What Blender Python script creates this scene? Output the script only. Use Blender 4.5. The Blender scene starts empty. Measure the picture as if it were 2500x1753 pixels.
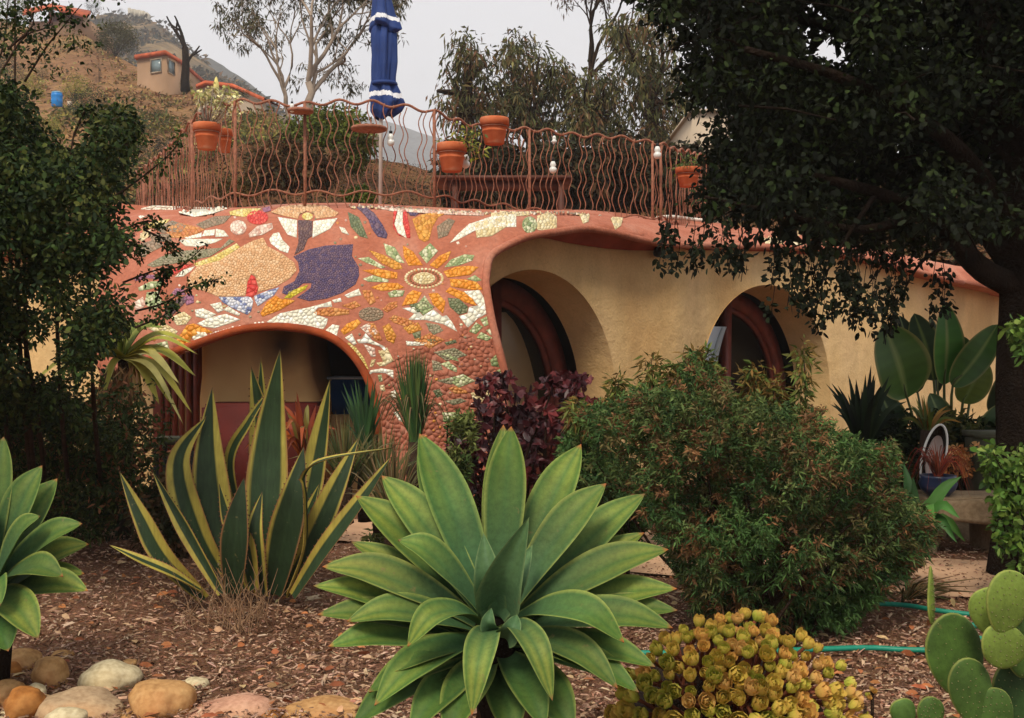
import bpy, bmesh, math, random
import numpy as np
from mathutils import Vector, Matrix, noise
from mathutils.geometry import delaunay_2d_cdt

R = random.Random(7)
rng = np.random.default_rng(7)
S = bpy.context.scene
COL = S.collection

# ------------------------------------------------------------------ camera
FPX = 2681.0                       # focal length in photo pixels (photo is 2500 wide)
CAM = np.array([0.0, 0.0, 1.4])
TH = math.atan(26.5 / FPX)
cd = bpy.data.cameras.new('camera')
cam = bpy.data.objects.new('camera', cd)
COL.objects.link(cam)
cd.sensor_width = 36.0
cd.lens = 36.0 * FPX / 2500.0
cd.clip_start = 0.05
cd.clip_end = 9000
cam.location = CAM
cam.rotation_euler = (math.pi / 2 - TH, 0, 0)
S.camera = cam
# ------------------------------------------------------------------ light
SUN_EL, SUN_AZ = 50.0, 196.0      # azimuth measured clockwise from +Y: behind the viewer, slightly left
world = bpy.data.worlds.new('World')
S.world = world
world.use_nodes = True
wn = world.node_tree
wn.nodes.clear()
sky = wn.nodes.new('ShaderNodeTexSky')
sky.sky_type = 'NISHITA'
sky.sun_disc = False
sky.sun_elevation = math.radians(SUN_EL)
sky.sun_rotation = math.radians(SUN_AZ)
sky.air_density = 1.0
sky.dust_density = 4.0
hs = wn.nodes.new('ShaderNodeHueSaturation')
hs.inputs['Saturation'].default_value = 0.12
wn.links.new(sky.outputs[0], hs.inputs['Color'])
mixw = wn.nodes.new('ShaderNodeMixRGB')
mixw.inputs[0].default_value = 0.86          # an even layer of overcast cloud in front of the sky
mixw.inputs[2].default_value = (6.3, 6.35, 6.6, 1)
wn.links.new(hs.outputs[0], mixw.inputs[1])
bg = wn.nodes.new('ShaderNodeBackground')
bg.inputs['Strength'].default_value = 0.073
wn.links.new(mixw.outputs[0], bg.inputs['Color'])
wo = wn.nodes.new('ShaderNodeOutputWorld')
wn.links.new(bg.outputs[0], wo.inputs['Surface'])
sl = bpy.data.lights.new('sun', 'SUN')
sl.energy = 1.5
sl.angle = math.radians(16)
sl.color = (1.0, 0.90, 0.74)
sun = bpy.data.objects.new('sun', sl)
COL.objects.link(sun)
_e, _a = math.radians(SUN_EL), math.radians(SUN_AZ)
sun_dir = Vector((math.sin(_a) * math.cos(_e), math.cos(_a) * math.cos(_e), math.sin(_e)))
sun.rotation_euler = sun_dir.to_track_quat('Z', 'Y').to_euler()
sun.location = (0, -5, 12)
S.view_settings.view_transform = 'Standard'
S.view_settings.look = 'None'
S.view_settings.exposure = 1.0
S.view_settings.gamma = 1.0
S.view_settings.use_curve_mapping = False
S.cycles.max_bounces = 6
S.cycles.volume_bounces = 2
S.cycles.transparent_max_bounces = 8


# ------------------------------------------------------------------ helpers
def W(px, py, D):
    """world point at world depth D seen where the photograph has (px, py)"""
    x = (px - 1250.0) / FPX
    y = (py - 876.5) / FPX
    f = np.array([0, math.cos(TH), -math.sin(TH)])
    u = np.array([0, math.sin(TH), math.cos(TH)])
    d = f + np.array([x, 0, 0]) - y * u
    return CAM + d * (D / d[1])


def WA(px, py, D):
    px = np.asarray(px, float); py = np.asarray(py, float); D = np.asarray(D, float)
    x = (px - 1250.0) / FPX
    y = (py - 876.5) / FPX
    dy = math.cos(TH) - y * math.sin(TH)
    dz = -math.sin(TH) - y * math.cos(TH)
    return np.stack([x * D / dy, D + 0 * x, CAM[2] + dz * D / dy], -1)


def ground_D(py, z=0.0):
    y = (py - 850.0) / FPX
    return (CAM[2] - z) / y


def G(px, py, z=0.0):
    return W(px, py, ground_D(py, z))


def lin(r, g, b):
    f = lambda c: (c / 255 / 12.92) if c <= 10 else ((c / 255 + 0.055) / 1.055) ** 2.4
    return (f(r), f(g), f(b))


def mk(name, V, F, mat=None, parent=None, smooth=False, mi=None, col=None, attrs=None, loc=None):
    V = np.asarray(V, dtype=np.float64).reshape(-1, 3)
    if parent is not None and loc is None:
        V = V - wloc(parent)
    me = bpy.data.meshes.new(name)
    nv = len(V)
    me.vertices.add(nv)
    me.vertices.foreach_set('co', V.astype(np.float32).ravel())
    if isinstance(F, np.ndarray):
        k = F.shape[1]
        nf = len(F)
        me.loops.add(nf * k)
        me.loops.foreach_set('vertex_index', F.astype(np.int32).ravel())
        me.polygons.add(nf)
        me.polygons.foreach_set('loop_start', (np.arange(nf) * k).astype(np.int32))
    else:
        tot = sum(len(f) for f in F)
        nf = len(F)
        li = np.fromiter((i for f in F for i in f), dtype=np.int32, count=tot)
        ls = np.cumsum([0] + [len(f) for f in F[:-1]]).astype(np.int32) if nf else np.zeros(0, np.int32)
        me.loops.add(tot)
        me.loops.foreach_set('vertex_index', li)
        me.polygons.add(nf)
        me.polygons.foreach_set('loop_start', ls)
    if smooth:
        me.polygons.foreach_set('use_smooth', np.ones(nf, dtype=bool))
    mats = mat if isinstance(mat, (list, tuple)) else [mat]
    for m in mats:
        if m:
            me.materials.append(m)
    if mi is not None:
        me.polygons.foreach_set('material_index', np.asarray(mi, dtype=np.int32))
    if col is not None:
        col = np.asarray(col, dtype=np.float32)
        if col.shape[1] == 3:
            col = np.concatenate([col, np.ones((len(col), 1), np.float32)], 1)
        at = me.color_attributes.new('col', 'FLOAT_COLOR', 'POINT')
        at.data.foreach_set('color', col.ravel())
    me.update(calc_edges=True)
    me.validate()
    o = bpy.data.objects.new(name, me)
    COL.objects.link(o)
    if loc is not None:
        o.location = loc
    if parent is not None:
        o.parent = parent
    return o


_wl = {}


def wloc(o):
    p = np.zeros(3)
    while o is not None:
        p = p + np.array(o.location)
        o = o.parent
    return p


def tag(o, label=None, cat=None, group=None, kind=None):
    if label: o['label'] = label
    if cat: o['category'] = cat
    if group: o['group'] = group
    if kind: o['kind'] = kind
    return o


def thing(name, loc, label, cat, group=None):
    o = bpy.data.objects.new(name, None)
    COL.objects.link(o)
    o.empty_display_size = 0.1
    o.location = [float(v) for v in loc]
    return tag(o, label, cat, group)


def share(o, parent, loc, rot=(0, 0, 0), scale=(1, 1, 1), name=None):
    c = o.copy()
    COL.objects.link(c)
    if name: c.name = name
    c.parent = parent
    c.location = loc
    c.rotation_euler = rot
    c.scale = scale
    return c


# ---- materials
def nt(name):
    m = bpy.data.materials.new(name)
    m.use_nodes = True
    t = m.node_tree
    b = t.nodes['Principled BSDF']
    return m, t, b


def ramp(t, stops, fac):
    r = t.nodes.new('ShaderNodeValToRGB')
    while len(r.color_ramp.elements) < len(stops):
        r.color_ramp.elements.new(0.5)
    for e, (p, c) in zip(r.color_ramp.elements, stops):
        e.position = p
        e.color = (*c, 1)
    t.links.new(fac, r.inputs[0])
    return r.outputs[0]


def ntex(t, kind, scale, detail=4, coord='Object', **kw):
    tc = t.nodes.new('ShaderNodeTexCoord')
    n = t.nodes.new('ShaderNodeTexNoise' if kind == 'noise' else 'ShaderNodeTexVoronoi')
    n.inputs['Scale'].default_value = scale
    if kind == 'noise':
        n.inputs['Detail'].default_value = detail
        if 'rough' in kw: n.inputs['Roughness'].default_value = kw['rough']
    else:
        n.feature = kw.get('feature', 'F1')
    if 'stretch' in kw:
        mp = t.nodes.new('ShaderNodeMapping')
        mp.inputs['Scale'].default_value = kw['stretch']
        t.links.new(tc.outputs[coord], mp.inputs[0])
        t.links.new(mp.outputs[0], n.inputs['Vector'])
    else:
        t.links.new(tc.outputs[coord], n.inputs['Vector'])
    return n


def mixc(t, a, b, fac, mode='MIX'):
    m = t.nodes.new('ShaderNodeMixRGB')
    m.blend_type = mode
    for i, v in ((0, fac), (1, a), (2, b)):
        if isinstance(v, (int, float)):
            m.inputs[i].default_value = v
        elif isinstance(v, tuple):
            m.inputs[i].default_value = (*v[:3], 1)
        else:
            t.links.new(v, m.inputs[i])
    return m.outputs[0]


def bump(t, b, h, strength, dist=0.01):
    n = t.nodes.new('ShaderNodeBump')
    n.inputs['Strength'].default_value = strength
    n.inputs['Distance'].default_value = dist
    t.links.new(h, n.inputs['Height'])
    t.links.new(n.outputs[0], b.inputs['Normal'])


def mat_plain(name, c, rough=0.7, var=0.25, scale=8, bumpk=0.2, bd=0.01, metal=0, spec=0.3, detail=6, c2=None):
    m, t, b = nt(name)
    n = ntex(t, 'noise', scale, detail)
    dk = tuple(v * (1 - var) for v in c)
    lt = tuple(min(1, v * (1 + var)) for v in (c2 or c))
    t.links.new(ramp(t, [(0.3, dk), (0.7, lt)], n.outputs['Fac']), b.inputs['Base Color'])
    b.inputs['Roughness'].default_value = rough
    b.inputs['Metallic'].default_value = metal
    b.inputs['Specular IOR Level'].default_value = spec
    if bumpk:
        n2 = ntex(t, 'noise', scale * 6, 4)
        bump(t, b, n2.outputs['Fac'], bumpk, bd)
    return m


def mat_leaf(name, rough=0.5, transl=0.25, spec=0.3, var=0.3, scale=6, fine=0):
    m, t, b = nt(name)
    a = t.nodes.new('ShaderNodeAttribute')
    a.attribute_name = 'col'
    n = ntex(t, 'noise', scale, 3)
    r = ramp(t, [(0.3, (1 - var,) * 3), (0.7, (1 + var * .6,) * 3)], n.outputs['Fac'])
    c = mixc(t, a.outputs['Color'], r, 1.0, 'MULTIPLY')
    if fine:
        n2 = ntex(t, 'noise', 70, 5, rough=.7, **({'stretch': (1, 1, .06)} if fine == 2 else {}))
        c = mixc(t, c, ramp(t, [(0.32, (.74, .74, .70)), (.62, (1.10, 1.10, 1.05))], n2.outputs['Fac']), .85, 'MULTIPLY')
        n3 = ntex(t, 'noise', 26, 4, rough=.6)
        c = mixc(t, c, lin(120, 104, 66), ramp(t, [(.66, (0, 0, 0)), (.74, (.55, .55, .55))], n3.outputs['Fac']))
        bump(t, b, n2.outputs['Fac'], .35, .004)
    t.links.new(c, b.inputs['Base Color'])
    b.inputs['Roughness'].default_value = rough
    b.inputs['Specular IOR Level'].default_value = spec
    if transl > 0:
        tr = t.nodes.new('ShaderNodeBsdfTranslucent')
        t.links.new(c, tr.inputs['Color'])
        mx = t.nodes.new('ShaderNodeMixShader')
        mx.inputs[0].default_value = transl
        t.links.new(b.outputs[0], mx.inputs[1])
        t.links.new(tr.outputs[0], mx.inputs[2])
        t.links.new(mx.outputs[0], t.nodes['Material Output'].inputs['Surface'])
    return m


M_leaf = mat_leaf('leaf', 0.55, 0.2)
M_leafd = mat_leaf('leaf_dull', 0.7, 0.12, 0.12)
M_succ = mat_leaf('succulent_leaf', 0.58, 0.05, 0.22, 0.2, 7, 1)
M_bark = mat_plain('bark', lin(58, 44, 34), 0.9, 0.4, 14, 0.8, 0.02, spec=0.1)
M_barkd = mat_plain('dark_bark', lin(36, 28, 22), 0.95, 0.4, 9, 0.9, 0.03, spec=0.05)
M_barkp = mat_plain('pale_bark', lin(150, 135, 120), 0.9, 0.35, 3, 0.4, 0.02, spec=0.1)


# ---- geometry
def tube(P, r, n=6, cap=True):
    P = [np.asarray(p, float) for p in P]
    k = len(P)
    if not hasattr(r, '__len__'):
        r = [r] * k
    V, F = [], []
    ref = np.array([0.0, 0.0, 1.0])
    for i in range(k):
        T = P[min(i + 1, k - 1)] - P[max(i - 1, 0)]
        T = T / (np.linalg.norm(T) + 1e-9)
        if abs(T @ ref) > 0.95:
            ref = np.array([1.0, 0.2, 0.0])
        a = np.cross(T, ref); a /= np.linalg.norm(a) + 1e-9
        b = np.cross(T, a)
        ref = np.cross(a, T) if False else ref
        for j in range(n):
            w = 2 * math.pi * j / n
            V.append(P[i] + r[i] * (math.cos(w) * a + math.sin(w) * b))
    for i in range(k - 1):
        for j in range(n):
            F.append((i * n + j, i * n + (j + 1) % n, (i + 1) * n + (j + 1) % n, (i + 1) * n + j))
    if cap:
        F.append(tuple(range(n))[::-1])
        F.append(tuple((k - 1) * n + j for j in range(n)))
    return V, F


def join(parts):
    V, F = [], []
    for v, f in parts:
        o = len(V)
        V += [np.asarray(p) for p in v]
        F += [tuple(i + o for i in q) for q in f]
    return V, F


def box(c, s, rz=0, tilt=None):
    c = np.asarray(c, float)
    hx, hy, hz = s[0] / 2, s[1] / 2, s[2] / 2
    V = []
    for z in (-hz, hz):
        for x, y in ((-hx, -hy), (hx, -hy), (hx, hy), (-hx, hy)):
            V.append(c + np.array([x * math.cos(rz) - y * math.sin(rz), x * math.sin(rz) + y * math.cos(rz), z]))
    F = [(3, 2, 1, 0), (4, 5, 6, 7), (0, 1, 5, 4), (1, 2, 6, 5), (2, 3, 7, 6), (3, 0, 4, 7)]
    return V, F


def lathe(c, prof, n=20, pleat=0, npl=8, cap=True, twist=0):
    """prof: list of (r, z)"""
    V, F = [], []
    c = np.asarray(c, float)
    for i, (r, z) in enumerate(prof):
        for j in range(n):
            a = 2 * math.pi * j / n + twist
            rr = r * (1 + pleat * math.cos(npl * a))
            V.append(c + np.array([rr * math.cos(a), rr * math.sin(a), z]))
    for i in range(len(prof) - 1):
        for j in range(n):
            F.append((i * n + j, i * n + (j + 1) % n, (i + 1) * n + (j + 1) % n, (i + 1) * n + j))
    if cap:
        F.append(tuple(range(n))[::-1])
        F.append(tuple((len(prof) - 1) * n + j for j in range(n)))
    return V, F


def bez(P, n):
    """Catmull-Rom through the points"""
    P = [np.asarray(p, float) for p in P]
    Q = [2 * P[0] - P[1]] + P + [2 * P[-1] - P[-2]]
    out = []
    segs = len(P) - 1
    for i in range(n + 1):
        t = i / n * segs
        k = min(int(t), segs - 1)
        u = t - k
        a, b, c, d = Q[k], Q[k + 1], Q[k + 2], Q[k + 3]
        out.append(0.5 * ((2 * b) + (-a + c) * u + (2 * a - 5 * b + 4 * c - d) * u * u + (-a + 3 * b - 3 * c + d) * u ** 3))
    return out


def blade(P, hw, N, prof, ns=14, nc=6, cup=0.3, thick=0.006, wave=0.0, sd=0):
    """a leaf with thickness. returns V, F, t, s"""
    P = bez(P, ns)
    N = np.asarray(N, float)
    top, bot, T_, S_ = [], [], [], []
    ph = R.random() * 6
    prev = None
    for i, p in enumerate(P):
        t = i / ns
        T = P[min(i + 1, ns)] - P[max(i - 1, 0)]
        T /= np.linalg.norm(T) + 1e-9
        s_ = np.cross(T, N)
        if np.linalg.norm(s_) < 0.15 and prev is not None:
            s_ = prev
        s_ = s_ / (np.linalg.norm(s_) + 1e-9)
        if prev is not None and s_ @ prev < 0: s_ = -s_
        prev = s_
        n_ = np.cross(s_, T)
        if n_ @ N < 0 and i == 0: pass
        w = hw * prof(t)
        for j in range(nc + 1):
            s = -1 + 2 * j / nc
            off = cup * w * abs(s) ** 1.6 + wave * w * math.sin(t * 9 + ph + s * 1.3) * abs(s)
            q = p + s_ * s * w + n_ * off
            top.append(q)
            bot.append(q - n_ * thick * (1 - abs(s) ** 2.2) * (1.2 - 0.8 * t))
            T_.append(t); S_.append(abs(s))
    m = nc + 1
    nt_ = len(top)
    F = []
    for i in range(ns):
        for j in range(nc):
            a = i * m + j
            F.append((a, a + 1, a + m + 1, a + m))
            F.append((nt_ + a, nt_ + a + m, nt_ + a + m + 1, nt_ + a + 1))
    return top + bot, F, np.array(T_ + T_), np.array(S_ + S_)


def inpoly(pts, poly):
    pts = np.asarray(pts, float); poly = np.asarray(poly, float)
    x, y = pts[:, 0], pts[:, 1]
    c = np.zeros(len(pts), bool)
    n = len(poly)
    for i in range(n):
        x1, y1 = poly[i]; x2, y2 = poly[(i + 1) % n]
        m = ((y1 > y) != (y2 > y))
        with np.errstate(divide='ignore', invalid='ignore'):
            xi = (x2 - x1) * (y - y1) / (y2 - y1 + 1e-12) + x1
        c ^= m & (x < xi)
    return c


def polysample(poly, n, holes=()):
    poly = np.asarray(poly, float)
    lo, hi = poly.min(0), poly.max(0)
    out = np.zeros((0, 2))
    while len(out) < n:
        p = lo + (hi - lo) * rng.random((n * 2, 2))
        k = inpoly(p, poly)
        for h in holes: k &= ~inpoly(p, h)
        out = np.concatenate([out, p[k]])
    return out[:n]


def unit(v):
    return v / (np.linalg.norm(v, axis=-1, keepdims=True) + 1e-9)


def leaves(C, D, L, Wd, col, droop=0.15, hexa=False, Nrm=None):
    """leaf faces at bases C with directions D; L,Wd arrays; col (n,3)"""
    n = len(C)
    D = unit(D)
    r = rng.normal(size=(n, 3)) if Nrm is None else Nrm + 0.5 * rng.normal(size=(n, 3))
    s = unit(np.cross(D, r))
    L = np.broadcast_to(L, n)[:, None] if np.ndim(L) <= 1 else L
    Wd = np.broadcast_to(Wd, n)[:, None]
    nn = np.cross(s, D)
    if hexa:
        fr = [(0, 0), (0.3, 0.42), (0.68, 0.46), (1.0, 0.0), (0.68, -0.46), (0.3, -0.42)]
    else:
        fr = [(0, 0), (0.45, 0.5), (1.0, 0.0), (0.45, -0.5)]
    k = len(fr)
    V = np.zeros((n, k, 3))
    for i, (a, b) in enumerate(fr):
        V[:, i] = C + D * L * a + s * Wd * b + nn * (abs(b) * Wd * 0.35)
        V[:, i, 2] -= (droop * L * a * a)[:, 0]
    F = np.arange(n * k).reshape(n, k)
    cc = np.repeat(col[:, None, :], k, 1).reshape(-1, 3)
    return V.reshape(-1, 3), F, cc


def palette(cols, n, cl=None, jit=0.25):
    cols = np.array(cols)
    if cl is None:
        idx = rng.integers(0, len(cols), n)
    else:
        idx = cl % len(cols)
    c = cols[idx]
    return c * (1 + jit * (rng.random((n, 1)) * 2 - 1)) * (1 + 0.08 * (rng.random((n, 3)) * 2 - 1))


def clumps(C, per, rad, L, Wd, cols, flat=1.0, hang=0.0, droop=0.2, hexa=False, jit=0.3, shell=0.0, ljit=0.4):
    """C (m,3) clump centres -> leaf arrays; hang>0 makes leaves point downwards"""
    m = len(C)
    rad = np.broadcast_to(rad, m)
    n = m * per
    ci = np.repeat(np.arange(m), per)
    d = unit(rng.normal(size=(n, 3)))
    rr = rng.random(n) ** (1 / 2.0)
    off = d * (rr * rad[ci])[:, None]
    off[:, 2] *= flat
    P = C[ci] + off
    D = d * 0.8 + 0.7 * rng.normal(size=(n, 3))
    D[:, 2] -= hang
    Ls = L * (1 + ljit * (rng.random(n) * 2 - 1))
    Ws = Wd * (1 + ljit * (rng.random(n) * 2 - 1))
    ck = rng.integers(0, len(cols), m)[ci]
    mixk = rng.random(n) < 0.35
    ck = np.where(mixk, rng.integers(0, len(cols), n), ck)
    return leaves(P, D, Ls, Ws, palette(cols, n, ck, jit), droop, hexa)


def catl(parts):
    V, F, C = [], [], []
    o = 0
    for v, f, c in parts:
        V.append(v); F.append(f + o); C.append(c)
        o += len(v)
    return np.concatenate(V), np.concatenate(F), np.concatenate(C)


def branches(p, d, length, rad, depth, spread=0.6, up=0.1, nb=3, seg=4, wob=0.15, shrink=0.68, out=None, tips=None, n=5, rr=None):
    rr = rr or R
    if out is None: out, tips = [], []
    P = [np.array(p, float)]
    d = np.array(d, float) / np.linalg.norm(d)
    for i in range(seg):
        d = d + wob * np.array([rr.gauss(0, 1), rr.gauss(0, 1), rr.gauss(0, 1) * 0.6 + up])
        d /= np.linalg.norm(d)
        P.append(P[-1] + d * length / seg)
    out.append(tube(P, [rad * (1 - 0.45 * i / seg) for i in range(seg + 1)], n if depth > 1 else 3, False))
    if depth <= 0:
        tips.append(P[-1]); tips.append(P[-2])
        return out, tips
    if depth <= 2: tips.append(P[-1])
    for k in range(nb):
        i = rr.randint(max(1, seg // 2), seg) if k else seg
        q = P[i]
        dd = d + spread * np.array([rr.gauss(0, 1), rr.gauss(0, 1), rr.gauss(0, 0.7) + up])
        branches(q, dd, length * shrink * rr.uniform(0.75, 1.15), rad * 0.55, depth - 1, spread, up, nb, seg, wob, shrink, out, tips, n, rr)
    return out, tips


def trimesh(outline, holes, spacing, fn, margin=0.45):
    """CDT of a 2D outline with holes and interior points; fn maps (n,2)->(n,3)"""
    def dens(poly, sp):
        out = []
        for i in range(len(poly)):
            a = np.array(poly[i], float); b = np.array(poly[(i + 1) % len(poly)], float)
            k = max(1, int(np.linalg.norm(b - a) / sp))
            for j in range(k): out.append(a + (b - a) * j / k)
        return out
    loops = [dens(outline, spacing)] + [dens(h, spacing) for h in holes]
    pts = [tuple(p) for l in loops for p in l]
    edges = []
    o = 0
    for l in loops:
        edges += [(o + i, o + (i + 1) % len(l)) for i in range(len(l))]
        o += len(l)
    A = np.array(outline, float)
    lo, hi = A.min(0), A.max(0)
    gx = np.arange(lo[0], hi[0], spacing); gy = np.arange(lo[1], hi[1], spacing)
    g = np.array([(x + (spacing / 2 if j % 2 else 0), y) for j, y in enumerate(gy) for x in gx])
    k = inpoly(g, outline)
    for h in holes: k &= ~inpoly(g, h)
    g = g[k]
    B = np.array(pts)
    d = np.sqrt(((g[:, None, :] - B[None, :, :]) ** 2).sum(-1)).min(1)
    g = g[d > spacing * margin]
    pts += [tuple(p) for p in g]
    v, e, f, ov, oe, of = delaunay_2d_cdt([Vector(p) for p in pts], edges, [], 0, 1e-5)
    v = np.array([(p[0], p[1]) for p in v])
    cen = np.array([v[list(t)].mean(0) for t in f])
    k = inpoly(cen, outline)
    for h in holes: k &= ~inpoly(cen, h)
    F = [tuple(t) for t, kk in zip(f, k) if kk]
    return v, F, fn(v)


def solidify(V, F, back):
    """V front verts, back = displaced verts; adds rim"""
    n = len(V)
    cnt = {}
    for f in F:
        for i in range(len(f)):
            a, b = f[i], f[(i + 1) % len(f)]
            cnt[(a, b)] = cnt.get((a, b), 0) + 1
    rim = [(a, b) for (a, b) in cnt if (b, a) not in cnt]
    F2 = list(F) + [tuple(n + i for i in f[::-1]) for f in F]
    nr = len(F2)
    F2 += [(b, a, n + a, n + b) for a, b in rim]
    return np.concatenate([V, back]), F2, nr

# ================================================================== SETTING
# --- ground sheet
def gz(x, y):
    return 0.05 * math.sin(x * 0.9 + 1) * math.sin(y * 0.7) * (1 if y < 8 else 0.3)


def mat_mulch():
    m, t, b = nt('mulch_soil')
    n1 = ntex(t, 'noise', 1.3, 4)
    n2 = ntex(t, 'noise', 60, 6, rough=0.7)
    v = ntex(t, 'voronoi', 55, stretch=(1, 2.2, 1))
    c1 = ramp(t, [(0.3, lin(96, 66, 50)), (0.55, lin(140, 104, 82)), (0.75, lin(172, 136, 110))], n2.outputs['Fac'])
    c2 = ramp(t, [(0.35, (0.6, 0.55, 0.5)), (0.65, (1.1, 1.05, 1.0))], n1.outputs['Fac'])
    c = mixc(t, c1, c2, 1.0, 'MULTIPLY')
    c = mixc(t, c, v.outputs['Color'], 0.12, 'OVERLAY')
    t.links.new(c, b.inputs['Base Color'])
    b.inputs['Roughness'].default_value = 0.95
    b.inputs['Specular IOR Level'].default_value = 0.1
    bump(t, b, n2.outputs['Fac'], 0.9, 0.03)
    return m


xs = np.concatenate([[-4000, -800, -150, -40, -15], np.arange(-8, 10.01, 0.25), [15, 40, 150, 800, 4000]])
ys = np.concatenate([[-60, -10, -2, 1], np.arange(2, 14.01, 0.25), [20, 40, 150, 800, 4500]])
V = []
for y in ys:
    for x in xs:
        V.append((x, y, gz(x, y) if (abs(x) < 9 and 1.9 < y < 14) else 0))
nx = len(xs)
F = [(j * nx + i, j * nx + i + 1, (j + 1) * nx + i + 1, (j + 1) * nx + i) for j in range(len(ys) - 1) for i in range(nx - 1)]
ground = tag(mk('ground', V, F, mat_mulch(), smooth=True), kind='structure')

# --- garden path
M_path = mat_plain('path_dirt', lin(196, 158, 126), 0.95, 0.22, 3, 0.5, 0.01, spec=0.1)
pl = [(6.5, 5.75), (3.0, 6.0), (1.6, 6.5), (0.2, 7.35), (-1.6, 7.9), (-4, 8.1), (-7, 8.2)]
pw = [(6.5, 7.0), (3.2, 7.0), (2.0, 7.5), (0.6, 8.5), (-1.4, 8.9), (-4, 9.2), (-7, 9.3)]
a = bez([(*p, 0) for p in pl], 60); b_ = bez([(*p, 0) for p in pw], 60)
V, F = [], []
for i in range(61):
    for k in range(5):
        q = a[i] + (b_[i] - a[i]) * k / 4
        q = q + np.array([0.04 * math.sin(i * 1.3 + k), 0.05 * math.sin(i * .9 + 2 * k), 0]) * (1 if k in (0, 4) else 0.3)
        q[2] = gz(q[0], q[1]) + 0.022
        V.append(q)
for i in range(60):
    for k in range(4):
        F.append((i * 5 + k, i * 5 + k + 1, (i + 1) * 5 + k + 1, (i + 1) * 5 + k))
tag(mk('path', V, F, M_path, smooth=True), kind='structure')

# --- hills
HG = {}


def hillpts(name, n, lo=0.0, hi=1.0, xlo=0.0, xhi=1.0):
    g = HG[name]
    j = (lo + (hi - lo) * rng.random(n)) * (g.shape[0] - 1.001); i = (xlo + (xhi - xlo) * rng.random(n)) * (g.shape[1] - 1.001)
    j0 = j.astype(int); i0 = i.astype(int); fj = (j - j0)[:, None]; fi = (i - i0)[:, None]
    return (g[j0, i0] * (1 - fj) * (1 - fi) + g[j0 + 1, i0] * fj * (1 - fi) + g[j0, i0 + 1] * (1 - fj) * fi + g[j0 + 1, i0 + 1] * fj * fi)


def hill(name, sil, bot, mat, nx_=90, ny_=26, rough=1.0, seed=0, back=30, pw_=1.0):
    sp = np.array(sil, float); bp = np.array(bot, float)
    lo = max(sp[0, 0], bp[0, 0]); hi = min(sp[-1, 0], bp[-1, 0])
    V = []
    for j in range(ny_ + 1):
        t = (j / ny_) ** pw_
        for i in range(nx_ + 1):
            px = lo + (hi - lo) * i / nx_
            py1 = np.interp(px, sp[:, 0], sp[:, 1]); D1 = np.interp(px, sp[:, 0], sp[:, 2])
            py0 = np.interp(px, bp[:, 0], bp[:, 1]); D0 = np.interp(px, bp[:, 0], bp[:, 2])
            D = D0 * (D1 / D0) ** t
            py = py0 + (py1 - py0) * t
            q = W(px, py, D)
            nz = noise.fractal(Vector((q[0] * 0.12 / rough, q[1] * 0.12 / rough, seed)), 1.0, 2.0, 4)
            nz2 = noise.noise(Vector((q[0] * 0.9 / rough, q[1] * 0.9 / rough, seed + 5)))
            q[2] += nz * D * 0.006 * (1 if j < ny_ else 0.6) + nz2 * D * 0.0016
            V.append(q)
    for i in range(nx_ + 1):
        q = np.array(V[ny_ * (nx_ + 1) + i]); V.append(q + np.array([0, back, -back * 0.15]))
    for i in range(nx_ + 1):
        q = np.array(V[ny_ * (nx_ + 1) + i]); V.append(q + np.array([0, back * 2.5, -q[2] - 3]))
    F = []
    for j in range(ny_ + 2):
        for i in range(nx_):
            a = j * (nx_ + 1) + i
            F.append((a, a + 1, a + nx_ + 2, a + nx_ + 1))
    HG[name] = np.array(V[:(ny_ + 1) * (nx_ + 1)]).reshape(ny_ + 1, nx_ + 1, 3)
    return tag(mk(name, V, F, mat, smooth=True), kind='structure')


def mat_hill(name, cols, sc, bd=0.5):
    m, t, b = nt(name)
    n1 = ntex(t, 'noise', sc, 8, rough=0.62)
    n2 = ntex(t, 'noise', sc * 7, 6, rough=0.7)
    n3 = ntex(t, 'noise', sc * 0.35, 3)
    c1 = ramp(t, [(0.30, cols[0]), (0.45, cols[1]), (0.56, cols[2]), (0.68, cols[3])], n1.outputs['Fac'])
    c2 = ramp(t, [(0.35, (0.42, 0.42, 0.4)), (0.62, (1.25, 1.2, 1.1))], n2.outputs['Fac'])
    c = mixc(t, c1, c2, 1.0, 'MULTIPLY')
    c = mixc(t, c, ramp(t, [(0.4, cols[1]), (0.6, cols[4])], n3.outputs['Fac']), 0.35)
    t.links.new(c, b.inputs['Base Color'])
    b.inputs['Roughness'].default_value = 0.95
    b.inputs['Specular IOR Level'].default_value = 0.05
    bump(t, b, n2.outputs['Fac'], 1.0, bd)
    return m


MH1 = mat_hill('dry_hillside', [lin(76, 62, 44), lin(140, 104, 74), lin(164, 130, 90), lin(134, 124, 72), lin(150, 110, 82)], 0.16)
MH2 = mat_hill('rocky_ridge', [lin(58, 60, 54), lin(84, 78, 66), lin(158, 132, 96), lin(186, 160, 120), lin(120, 104, 84)], 0.045, 2)
MH3 = mat_hill('dark_ridge', [lin(46, 50, 48), lin(60, 64, 60), lin(84, 84, 76), lin(70, 74, 70), lin(60, 62, 58)], 0.03, 3)
MH4 = mat_hill('far_mountain', [lin(50, 56, 56), lin(62, 68, 66), lin(74, 78, 74), lin(60, 66, 66), lin(64, 68, 68)], 0.01, 8)
MHb = mat_hill('brush_slope', [lin(52, 42, 30), lin(104, 72, 48), lin(128, 92, 62), lin(84, 80, 44), lin(110, 74, 50)], 0.35, 0.2)
hill('hillside', [(-500, 20, 105), (0, 45, 100), (110, 76, 92), (215, 88, 86), (240, 110, 84), (335, 158, 76), (450, 215, 70), (560, 240, 62),
                  (640, 272, 54), (700, 310, 50), (780, 380, 44), (860, 450, 36), (960, 500, 30)],
     [(-500, 640, 20), (960, 640, 20)], MH1, 120, 40, 2.0, 1, 25)
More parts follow.
